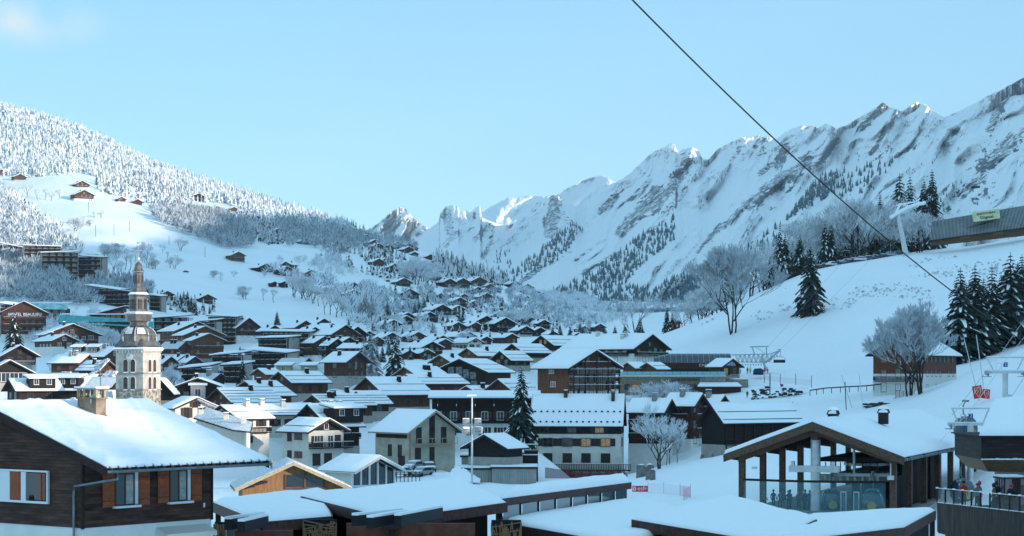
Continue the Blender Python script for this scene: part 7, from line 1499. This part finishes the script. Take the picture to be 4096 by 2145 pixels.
# named trees
tree('c',2085,1775,325,374,'tall snow-dusted spruce between the black hotel and the cream house',v=0,wide=1.05)
tree('c',2352,1600,135,392,'narrow snowy spruce in front of the stacked balconies, taller of a close pair',v=2); tree('c',2385,1600,105,394,'shorter snowy spruce of the close pair by the stacked balconies',v=2)
tree('c',1580,1500,175,560,'snow-laden spruce standing alone in the middle of the village',v=3,wide=1.0); tree('l',1490,1510,195,570,'tall frosted larch left of the lone village spruce, right of a pair',v=0); tree('l',1455,1500,160,580,'frosted larch beside the square timber chalet, left of a pair',v=1)
tree('c',58,1378,150,780,'snowy spruce by the lettered hotel at the left edge',v=3); tree('c',970,1500,75,620,'small dark spruce beside the grey-beamed block',v=1); tree('c',1108,1300,60,None,'lone dark spruce at the foot of the white meadow',ymin=900,v=3)
tree('c',3242,1252,282,None,'big lone spruce on the right slope with chair hanging beside it',v=1,wide=1.1)
tree('h',2930,1288,325,640,'large frosted tree with three dark trunks on the edge of the right slope',v=0,wide=.95)
tree('h',3685,1588,400,432,'big bare spreading tree with dark forked trunk in front of the chalet',v=1,wide=1.0)
tree('h',3640,1570,330,436,'second bare tree with curved trunk just left of the big spreading one',v=0,wide=.95)
tree('d',2640,1840,235,362,'frosted shrubby tree in front of the red balcony houses',v=1,wide=1.0)
for i,(px,h_) in enumerate(((2680,150),(2710,130),(2665,110))): tree('d',px,1842,h_,368,['slender frosted sapling right of the shrubby tree, tallest of three','slender frosted sapling furthest right of three','shortest frosted sapling of three beside the shrubby tree'][i],'saplings beside the shrubby tree',v=2,wide=.7)
tree('d',2648,1590,75,470,'round frosted bush tree in front of the club lettering',v=3,wide=1.9)
tree('d',2545,1345,175,820,'tall frosted tree left of the dark spruce pair above the wide chalet',v=0,wide=1.0)
tree('c',2668,1340,115,735,'dark spruce pair above the wide chalet roof, taller one',v=0); tree('c',2690,1338,95,740,'dark spruce pair above the wide chalet roof, shorter one',v=1)
for i,(px,h_,b_) in enumerate(((3842,370,1432),(3900,385,1440),(3968,390,1440),(4042,440,1440),(4088,420,1430),(3870,290,1440),(4010,320,1445))): tree('c',px,b_,h_,515+i*6,['dark snowy spruce, leftmost of the tall group at the right edge','tall spruce second from the left in the right-edge group','tall spruce in the middle of the right-edge group','tallest spruce of the right-edge group','spruce cut by the right border in the right-edge group','shorter spruce filling the left of the right-edge group','shorter spruce filling the right of the right-edge group'][i],'tall spruces at the right edge',v=i,wide=1.4)
for i,(px,h_) in enumerate(((3865,300),(3935,320),(4005,330),(4070,350))): tree('c',px,1425,h_,548+i*5,['spruce filling the gap at the left of the right-edge group','spruce filling the second gap of the right-edge group','spruce filling the third gap of the right-edge group','spruce filling the last gap of the right-edge group'][i],'tall spruces at the right edge',v=i+1,wide=1.4)
tree('c',4100,1800,190,262,'spruce branches poking in at the right edge beside pylon 3',v=1)
CR = 'firs and frosted trees on the hill crest'
for i,(px,h_,yb,k) in enumerate(((3728,200,870,'c'),(3696,150,860,'c'),(3640,160,850,'c'),(3598,165,850,'c'),(3520,125,870,'c'),(3468,110,880,'c'),(3425,110,900,'c'),(3390,125,930,'c'),(3300,210,1090,'c'),(3325,190,1080,'c'),(3120,260,1150,'c'),(3140,230,1160,'c'),(3080,160,1180,'c'),(3200,180,1110,'c'))):
    Y = 800 if px > 3350 else 735; g = hit(px, 1020, 700, 800)
    tree(k,px,yb,h_,Y,f'dark snowy fir on the right hill crest, number {i+1} counting from the slatted building leftwards',CR,v=i)
for i,(px,h_,yb) in enumerate(((3000,200,1200),(3050,240,1190),(2960,160,1240),(2880,180,1270),(2830,140,1290),(2800,120,1300),(3180,230,1110),(3240,240,1090),(3280,250,1080),(3350,260,1060),(3400,270,1050),(3450,260,1040),(3500,230,1030),(3560,230,1015),(3620,180,1005),(3680,150,985),(3150,180,1130),(3230,170,1100),(3330,170,1070),(3430,180,1050),(3100,150,1160),(3540,150,1020))):
    tree('d',px,yb,h_,760+(i%5)*8,'frosted bare tree in the dense belt along the right hill crest',CR,v=i,wide=1.15)
for i,(px,h_) in enumerate(((3218,48),(3085+2,0),(3300,0),(3432,50),(3462,48))):
    if h_: tree('c',px,hit(px,1060,690,760).y and 1085-(px-3200)*.16-5,h_,742,['snowy round bush at the left of the crest road','','','snowy round bush left of the crest pylon','snowy round bush right beside the crest pylon'][i],None,v=3,wide=2.0)
for s_o, h_o in ((64,9),(71.5,7),(79,10),(88,8)):  # unseen spruces, added so their shade streaks the near chalet roof
    d_o = 380+.12*s_o; tree_ = thing('spruce_tree', 'unseen spruce added on the ridge crest to streak the near roof with shade', 'spruce', (s_o*pv[0]+d_o*hv[0], s_o*pv[1]+d_o*hv[1], float(np.interp(s_o, ss, Hh))-.5), s_o, 'unseen spruces added on the shading ridge', h_o)
    link('crown', SP[2], tree_); link('trunk', TRK, tree_)
for i,(px,h_,yb) in enumerate(((2700,95,1345),(2735,130,1338),(2770,150,1325),(2805,170,1312),(2850,200,1298),(2890,190,1285),(2760,110,1330),(2830,150,1306),(3010,230,1225),(3060,220,1205),(3120,200,1165))): tree('d',px,yb,h_,738+(i%3)*6,'pale frosted tree in the thicket at the left foot of the right slope','thicket at the foot of the right slope',v=i,wide=1.2)
# small trees dotted over the left and middle slopes
def dots(items, label, group, kind='d', ymin=700, wide=1.2, uniq=None):
    for i, (px, py, h_) in enumerate(items): tree(kind, px, py, h_, None, uniq[i] if uniq else label, group, ymin, None, wide)
dots([(110,785,55),(180,800,50),(30,790,70),(60,800,60),(150,800,45),(205,805,42),(235,800,46)],'frost-white bare tree on the left of the sunlit meadow','frosted trees on the sunlit meadow')
dots([(403,876,36),(375,875,34),(360,905,30),(330,905,46),(300,925,62)],'gnarled frosted tree near the pole shadow in the middle of the sunlit meadow','gnarled trees on the sunlit meadow')
dots([(724,1005,62),(1045,1170,0)][:1],'round-crowned frosted tree alone on the shaded slope above the red chalet',None)
dots([(650,1010,34),(668,1038,34),(700,1075,60),(680,1070,44),(620,1075,40)],'low frosted bush tree left of the tiny tractor on the slope','frosted bushes on the slope')
dots([(853,1111,34),(880,1118,36),(886,1128,14),(936,1108,28)],'tiny round frosted tree in the row on the open slope','tiny trees on the open slope')
dots([(977,1197,58),(1055,1204,54),(1095,1212,58)],'',None,uniq=['leaning frosted tree, leftmost of three on the lower meadow','frosted tree, middle of three on the lower meadow','frosted tree, rightmost of three on the lower meadow'])
dots([(1180,1190,105),(1205,1195,110),(1230,1200,100),(1255,1215,95),(1275,1225,80),(1170,1185,80),(1320,1260,110),(1345,1270,105),(1300,1260,90),(1365,1265,80)],'tall frosted tree in the clump mid slope above the dark chalet row','tall frosted clumps mid slope',wide=1.05)
dots([(1460,1290,120),(1490,1300,110),(1440,1290,95),(1475,1290,85)],'frosted larch in the loose stand beside the right meadow','larches beside the right meadow','l')
dots([(1550,1280,80),(1562,1285,50),(1660,1265,60),(1675,1262,72),(1698,1258,66),(1540,1330,62),(1748,1290,50),(1837,1300,60),(1850,1295,50),(1610,1360,55),(1790,1300,40)],'dark spruce standing among the valley chalets','spruces among the valley chalets','c')
for i,(px,py,h_) in enumerate(((1540,1050,56),(1555,1060,40),(430,1180,50),(455,1190,62),(478,1190,54),(735,1230,70),(750,1240,80),(722,1235,66),(765,1250,70),(780,1262,60),(700,1225,50),(1640,1062,30),(1350,1010,55),(1360,1000,50))): tree('c',px,py,h_,None,'dark spruce in the small stand on the slope above the flats','spruces above the flats',700)
dots([(590,1035,70),(560,1040,76),(540,1050,60),(470,1030,64),(430,1040,70),(500,1080,92),(455,1100,88),(480,1130,90),(520,1080,70),(590,1070,76),(610,1075,50),(415,1085,60),(390,1070,60),(370,1090,56),(350,1060,50),(440,1150,70),(395,1140,66)],'frosted bare tree in the loose grove behind the spire tip','frosted grove behind the spire',wide=1.1)
dots([(1690,1130,110),(1640,1130,100),(1665,1140,120),(1720,1140,100),(1620,1120,70),(1745,1150,80),(1700,1160,80)],'big frosted tree in the round clump under the ridge hamlet','big frosted clump under the ridge hamlet',wide=1.3)
dots([(2060,1330,95),(2040,1325,85),(2090,1330,90),(2020,1310,70),(2120,1310,60),(1980,1290,50),(2110,1230,50),(2180,1250,44),(1880,1370,60),(1860,1375,50),(1890,1380,45),(1690,1300,50),(1510,1300,70),(1580,1310,60)],'frosted round-crowned tree among the houses of the valley floor','frosted trees of the valley floor',wide=1.4)
dots([(235,1395,110),(200,1400,100),(170,1410,90),(260,1410,95),(140,1400,80),(290,1420,90),(330,1360,80),(360,1370,90),(400,1365,80),(430,1400,90),(455,1390,70),(215,1500,60),(250,1490,70),(690,1560,90),(700,1520,80),(670,1540,85),(870,1500,60),(895,1480,50),(40,1420,70),(120,1500,50)],'frosted bare tree growing between the houses left of and behind the tower','frosted trees around the tower houses',ymin=430,wide=1.15)
dots([(2210,1370,70),(2240,1350,60),(2280,1370,66),(2320,1350,60),(2360,1370,60),(2420,1360,56),(2460,1350,50),(2500,1350,60),(2560,1340,80)],'snow-dusted dark spruce in the line behind the white-chimney roofs','spruces behind the white-chimney roofs','c')
dots([(1500,1440,90),(1530,1450,70),(1555,1420,60),(1640,1440,60),(1480,1400,70),(1405,1390,60),(1235,1400,55),(960,1440,60),(930,1500,60),(1120,1390,50),(1150,1400,45),(1265,1440,55),(1700,1440,60),(1760,1410,50),(1320,1320,45),(1395,1320,50),(1650,1340,46),(1730,1330,44),(1960,1370,50),(2000,1355,44),(1490,1350,60),(600,1440,70),(560,1450,60),(1870,1240,46),(1920,1230,44),(2080,1230,44),(2140,1290,46),(2010,1220,36),(1780,1260,44),(1710,1210,40)],'dark snow-dusted spruce between the roofs of the middle village','spruces of the middle village','c',430,wide=1.1)
# masses nobody could count
def lowpoly(seed, tiers, sides, rad, m_top=1):
    r = random.Random(seed); V = []; Fc = []; M_ = []
    for k in range(tiers):
        t = k/tiers; z0 = .08+.9*t; rd = rad*(1-t)**.85; n = len(V); V.append((0,0,min(1.0,z0+.9/tiers*1.9)))
        for j in range(sides): a = 6.283*(j+.5*k)/sides+r.random()*.4; q = rd*(.7+.6*r.random()); V.append((q*math.cos(a), q*math.sin(a), z0-(.04+.05*r.random())))
        for j in range(sides): Fc.append((n, n+1+j, n+1+(j+1)%sides)); M_.append(m_top if r.random() < .62 else 0)
    return np.array(V), np.array(Fc), np.array(M_)
def puff(seed, n=70):
    r = random.Random(seed); V = []; Fc = []; M_ = []
    for i in range(n):
        while True:
            p = Vector((r.uniform(-1,1), r.uniform(-1,1), r.uniform(-1,1)))
            if .2 < p.length < 1: break
        p = Vector((p.x*.36, p.y*.36, .58+p.z*.42)); k = len(V); s = .055+.08*r.random(); out = (p-Vector((0,0,.3))).normalized()
        a = out.cross(Vector((r.random(),r.random(),r.random()))).normalized(); V += [tuple(p-a*s*.35-out*s), tuple(p+a*s*.35-out*s), tuple(p+out*s*1.6+a*s*.2)]; Fc.append((k,k+1,k+2)); M_.append(1 if r.random() < .7 else 0)
    return np.array(V), np.array(Fc), np.array(M_)
def mass(name, protos, pts, hs, mats, wide, label=None):
    Vs, Fs, Ms, off = [], [], [], 0; rs = np.random.RandomState(len(pts))
    for i, (p, h_) in enumerate(zip(pts, hs)):
        V, Fc, M_ = protos[i % len(protos)]; a = rs.rand()*6.28; c, s = math.cos(a), math.sin(a); k = h_*wide
        Vs.append(np.stack([(V[:,0]*c-V[:,1]*s)*k+p[0], (V[:,0]*s+V[:,1]*c)*k+p[1], V[:,2]*h_+p[2]-.3], 1)); Fs.append(Fc+off); Ms.append(M_); off += len(V)
    return tag(link(name, npmesh(name, np.concatenate(Vs), np.concatenate(Fs), np.concatenate(Ms), mats)), label, kind='stuff')
LP = [lowpoly(s, 6, 6, .17) for s in range(6)]; LPW = [lowpoly(s+10, 5, 6, .2) for s in range(4)]; PF = [puff(s) for s in range(6)]
def inpoly(x, y, poly):
    c = False; n = len(poly); j = n-1
    for i in range(n):
        if (poly[i][1] > y) != (poly[j][1] > y) and x < (poly[j][0]-poly[i][0])*(y-poly[i][1])/(poly[j][1]-poly[i][1]+1e-9)+poly[i][0]: c = not c
        j = i
    return c
def sample(poly, n, seed, fn):
    r = random.Random(seed); xs_ = [p[0] for p in poly]; ys_ = [p[1] for p in poly]; out = []; tries = 0
    while len(out) < n and tries < n*40:
        tries += 1; x, y = r.uniform(min(xs_), max(xs_)), r.uniform(min(ys_), max(ys_))
        if inpoly(x, y, poly): out.append(fn(x, y))
    return out
# the wooded hill: trees over the ground between the treeline and the crest
bl_x = [-1200,0,100,250,320,400,520,640,730,800,900,1000,1100,1250,1400,1460]; bl_y = [700,705,715,700,690,715,745,775,800,812,815,850,880,905,925,935]
rs = np.random.RandomState(3); pts = []
jl = 0
while len(pts) < 13000 and jl < 60:
    jl += 1; u = rs.uniform(-.40, -.068, 4000); Y_ = rs.uniform(1900, 3050, 4000)
    for a_, y_ in zip(u, Y_):
        sx_ = a_*F+HX; z = gz(a_*y_, y_); sy_ = HY-z/y_*F
        if sy_ < np.interp(sx_, bl_x, bl_y) and float(vnoise(np.array([a_*y_/26]), np.array([y_/26]))[0]) > .16: pts.append((a_*y_, y_, z))
hs = [(7+10*rs.rand()**1.3)*(1.0 if p[1] > 2300 else .85) for p in pts[:13000]]
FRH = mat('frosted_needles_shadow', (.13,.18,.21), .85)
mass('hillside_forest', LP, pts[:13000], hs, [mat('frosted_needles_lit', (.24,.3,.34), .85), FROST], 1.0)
gh = lambda y0: (lambda x, y: tuple(hit(x, y, y0)))
# belt of dark planted firs below the forest, and mixed belts
def belt(name, poly, n, seed, protos, mats, hpx, wide=1.0, ymin=700, fn=None):
    ps = sample(poly, n, seed, fn or gh(ymin))
    if name == 'slope_bushes': ps = [p for p in ps if float(vnoise(np.array([p[0]/11.+seed]), np.array([p[1]/11.]))[0]) > .6]
    r = random.Random(seed); mass(name, protos, ps, [hpx*(.7+.6*r.random())*p[1]/F for p in ps], mats, wide)
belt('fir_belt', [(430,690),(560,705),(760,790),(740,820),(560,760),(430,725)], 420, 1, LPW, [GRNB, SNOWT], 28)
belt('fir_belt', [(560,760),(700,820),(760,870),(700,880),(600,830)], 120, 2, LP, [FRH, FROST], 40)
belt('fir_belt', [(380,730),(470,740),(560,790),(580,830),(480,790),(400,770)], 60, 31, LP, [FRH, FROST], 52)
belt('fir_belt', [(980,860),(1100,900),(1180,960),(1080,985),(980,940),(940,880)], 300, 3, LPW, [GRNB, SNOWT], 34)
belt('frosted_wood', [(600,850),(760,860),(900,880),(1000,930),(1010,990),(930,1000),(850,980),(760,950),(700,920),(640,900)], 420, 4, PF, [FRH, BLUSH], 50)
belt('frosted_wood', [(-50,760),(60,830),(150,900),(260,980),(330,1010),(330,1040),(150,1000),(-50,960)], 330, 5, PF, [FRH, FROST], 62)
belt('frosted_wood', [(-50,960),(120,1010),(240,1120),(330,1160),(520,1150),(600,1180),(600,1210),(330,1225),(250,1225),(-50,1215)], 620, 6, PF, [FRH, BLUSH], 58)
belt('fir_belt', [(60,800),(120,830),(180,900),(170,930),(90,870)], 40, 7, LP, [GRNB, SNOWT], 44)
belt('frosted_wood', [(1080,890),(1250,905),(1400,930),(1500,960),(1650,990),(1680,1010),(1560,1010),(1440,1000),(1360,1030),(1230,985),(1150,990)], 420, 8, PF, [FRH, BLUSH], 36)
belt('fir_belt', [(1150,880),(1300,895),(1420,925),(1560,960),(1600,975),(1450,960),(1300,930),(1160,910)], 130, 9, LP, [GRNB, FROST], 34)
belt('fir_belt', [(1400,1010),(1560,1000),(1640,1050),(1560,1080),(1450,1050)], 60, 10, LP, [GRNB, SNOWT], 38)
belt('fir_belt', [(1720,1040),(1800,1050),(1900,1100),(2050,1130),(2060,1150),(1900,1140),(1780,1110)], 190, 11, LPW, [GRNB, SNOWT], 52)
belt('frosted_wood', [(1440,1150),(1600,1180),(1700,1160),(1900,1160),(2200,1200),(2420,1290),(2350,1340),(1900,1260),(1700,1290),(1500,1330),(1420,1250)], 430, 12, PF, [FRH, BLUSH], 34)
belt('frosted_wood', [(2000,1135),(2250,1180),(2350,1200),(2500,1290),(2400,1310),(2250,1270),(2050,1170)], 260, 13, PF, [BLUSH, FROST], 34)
belt('fir_belt', [(700,860),(800,850),(900,900),(980,960),(930,990),(800,940),(720,910)], 130, 61, LP, [GRNB, SNOWT], 42)
belt('fir_belt', [(380,1120),(520,1120),(560,1190),(400,1200)], 60, 62, LPW, [GRNB, SNOWT], 50, wide=1.3)
belt('fir_belt', [(0,880),(100,930),(250,1010),(240,1040),(60,990)], 60, 63, LP, [GRNB, FROST], 46)
belt('frosted_wood', [(1330,1180),(1500,1150),(1560,1250),(1500,1330),(1380,1310)], 90, 71, PF, [FRH, FROST], 56)
belt('fir_belt', [(1440,1150),(1700,1180),(1900,1200),(2200,1280),(2250,1330),(1800,1340),(1500,1340)], 170, 72, LP, [GRNB, SNOWT], 40, wide=1.2)
belt('fir_belt', [(1250,1010),(1340,1000),(1420,1080),(1640,1090),(1700,1140),(1560,1130),(1350,1060)], 70, 73, LP, [GRNB, FROST], 40, wide=1.2)
belt('frosted_wood', [(1050,1080),(1300,1120),(1420,1190),(1380,1230),(1240,1160),(1060,1110)], 46, 74, PF, [FRH, FROST], 44)
belt('fir_belt', [(440,1180),(620,1190),(860,1240),(860,1270),(600,1230),(430,1210)], 60, 75, LP, [GRNB, SNOWT], 46, wide=1.2)
belt('valley_wood', [(2180,1212),(2450,1215),(2800,1205),(2900,1240),(2700,1290),(2400,1300),(2250,1250)], 800, 14, PF, [FRH, BLUSH], 18, ymin=2300)
belt('fir_belt', [(1440,1330),(1560,1300),(1760,1320),(1700,1380),(1460,1400),(1440,1360)], 46, 15, PF, [BLUSH, FROST], 40)
belt('frosted_wood', [(0,1230),(330,1240),(600,1330),(600,1400),(250,1400),(0,1390)], 150, 16, PF, [BLUSH, FROST], 46, ymin=560)
belt('frosted_wood', [(1080,1060),(1330,1030),(1440,1100),(1330,1120),(1150,1040)], 60, 17, PF, [BLUSH, FROST], 34)
belt('slope_bushes', [(3150,1150),(3300,1080),(3900,1010),(4060,1060),(3900,1150),(3500,1260),(3200,1260),(2950,1300)], 900, 18, PF, [TWIG, BLUSH], 10, ymin=560, wide=1.3)
belt('slope_bushes', [(2960,1560),(3250,1580),(3200,1620),(3000,1625)], 120, 19, PF, [BLUSH, FROST], 11, ymin=440, wide=1.4)
belt('slope_bushes', [(2700,1330),(3000,1230),(3200,1220),(3000,1320)], 90, 20, PF, [TWIG, BLUSH], 11, ymin=500, wide=1.3)
mfn = lambda x, y: tuple(massif(x, y))
for i, (poly, n, hp) in enumerate((([(2040,1095),(2300,890),(2340,920),(2240,1040),(2100,1120)],190,22),([(2180,1190),(2400,1070),(2600,920),(2700,870),(2700,960),(2560,1070),(2480,1160),(2300,1215)],420,24),([(2590,1200),(2660,1130),(2810,1095),(2830,1200),(2700,1230)],330,26),([(3000,990),(3130,900),(3260,730),(3360,690),(3330,780),(3200,850),(3080,930)],170,26),([(3280,700),(3580,640),(3500,760),(3350,800)],90,26),([(2900,1020),(3100,940),(3130,970),(2980,1060)],80,24),([(1800,1130),(2000,1000),(2060,1010),(2040,1100),(1900,1140)],60,18),([(2400,1150),(2600,1150),(2600,1210),(2350,1215)],150,22),([(2050,1205),(2900,1180),(2900,1250),(2050,1245)],520,20),([(3500,900),(3800,700),(3980,800),(3700,900)],26,20))):
    belt('mountain_forest', poly, n, 40+i, LP, [GRNB, FRH], hp, fn=mfn, wide=1.15)
# poles on the left meadow
for i,(px,py,h_) in enumerate(((354,850,40),(382,946,46),(456,940,44),(518,924,40),(676,980,36),(820,1028,40),(1392,1210,0))):
    if h_: h = hit(px,py,900); b = MB(); b.tube([(0,0,-1),(0,0,h_*h.y/F)],.16,5); tag(b.build('utility_pole', BEAMD, None, h), 'thin wooden utility pole on the left meadow, number %d from the left' % (i+1), 'pole', 'utility poles on the meadow')
h = hit(744,1090,900); car(h, .3, 'dark', 'tiny dark tractor parked on the shaded slope', None)
h = P(700,1624,392)
b = MB(); b.box(-5,3,-1,1,-1,1.4); 
HAZE_D = 0.000045
# ------------------------------------------------------------------ air
HZ = bpy.data.materials.new('haze_air'); HZ.use_nodes = True; nt = HZ.node_tree
for n in list(nt.nodes):
    if n.type == 'BSDF_PRINCIPLED': nt.nodes.remove(n)
pv_ = nt.nodes.new('ShaderNodeVolumePrincipled'); pv_.inputs['Density'].default_value = HAZE_D; pv_.inputs['Color'].default_value = (.72,.9,1,1); pv_.inputs['Anisotropy'].default_value = .2
nt.links.new(pv_.outputs[0], [n for n in nt.nodes if n.type == 'OUTPUT_MATERIAL'][0].inputs['Volume'])
if HAZE_D > 0:
    b = MB(); b.box(-5200, 5600, -1400, 11500, -61, 2700)
    tag(b.build('haze', HZ), kind='stuff')
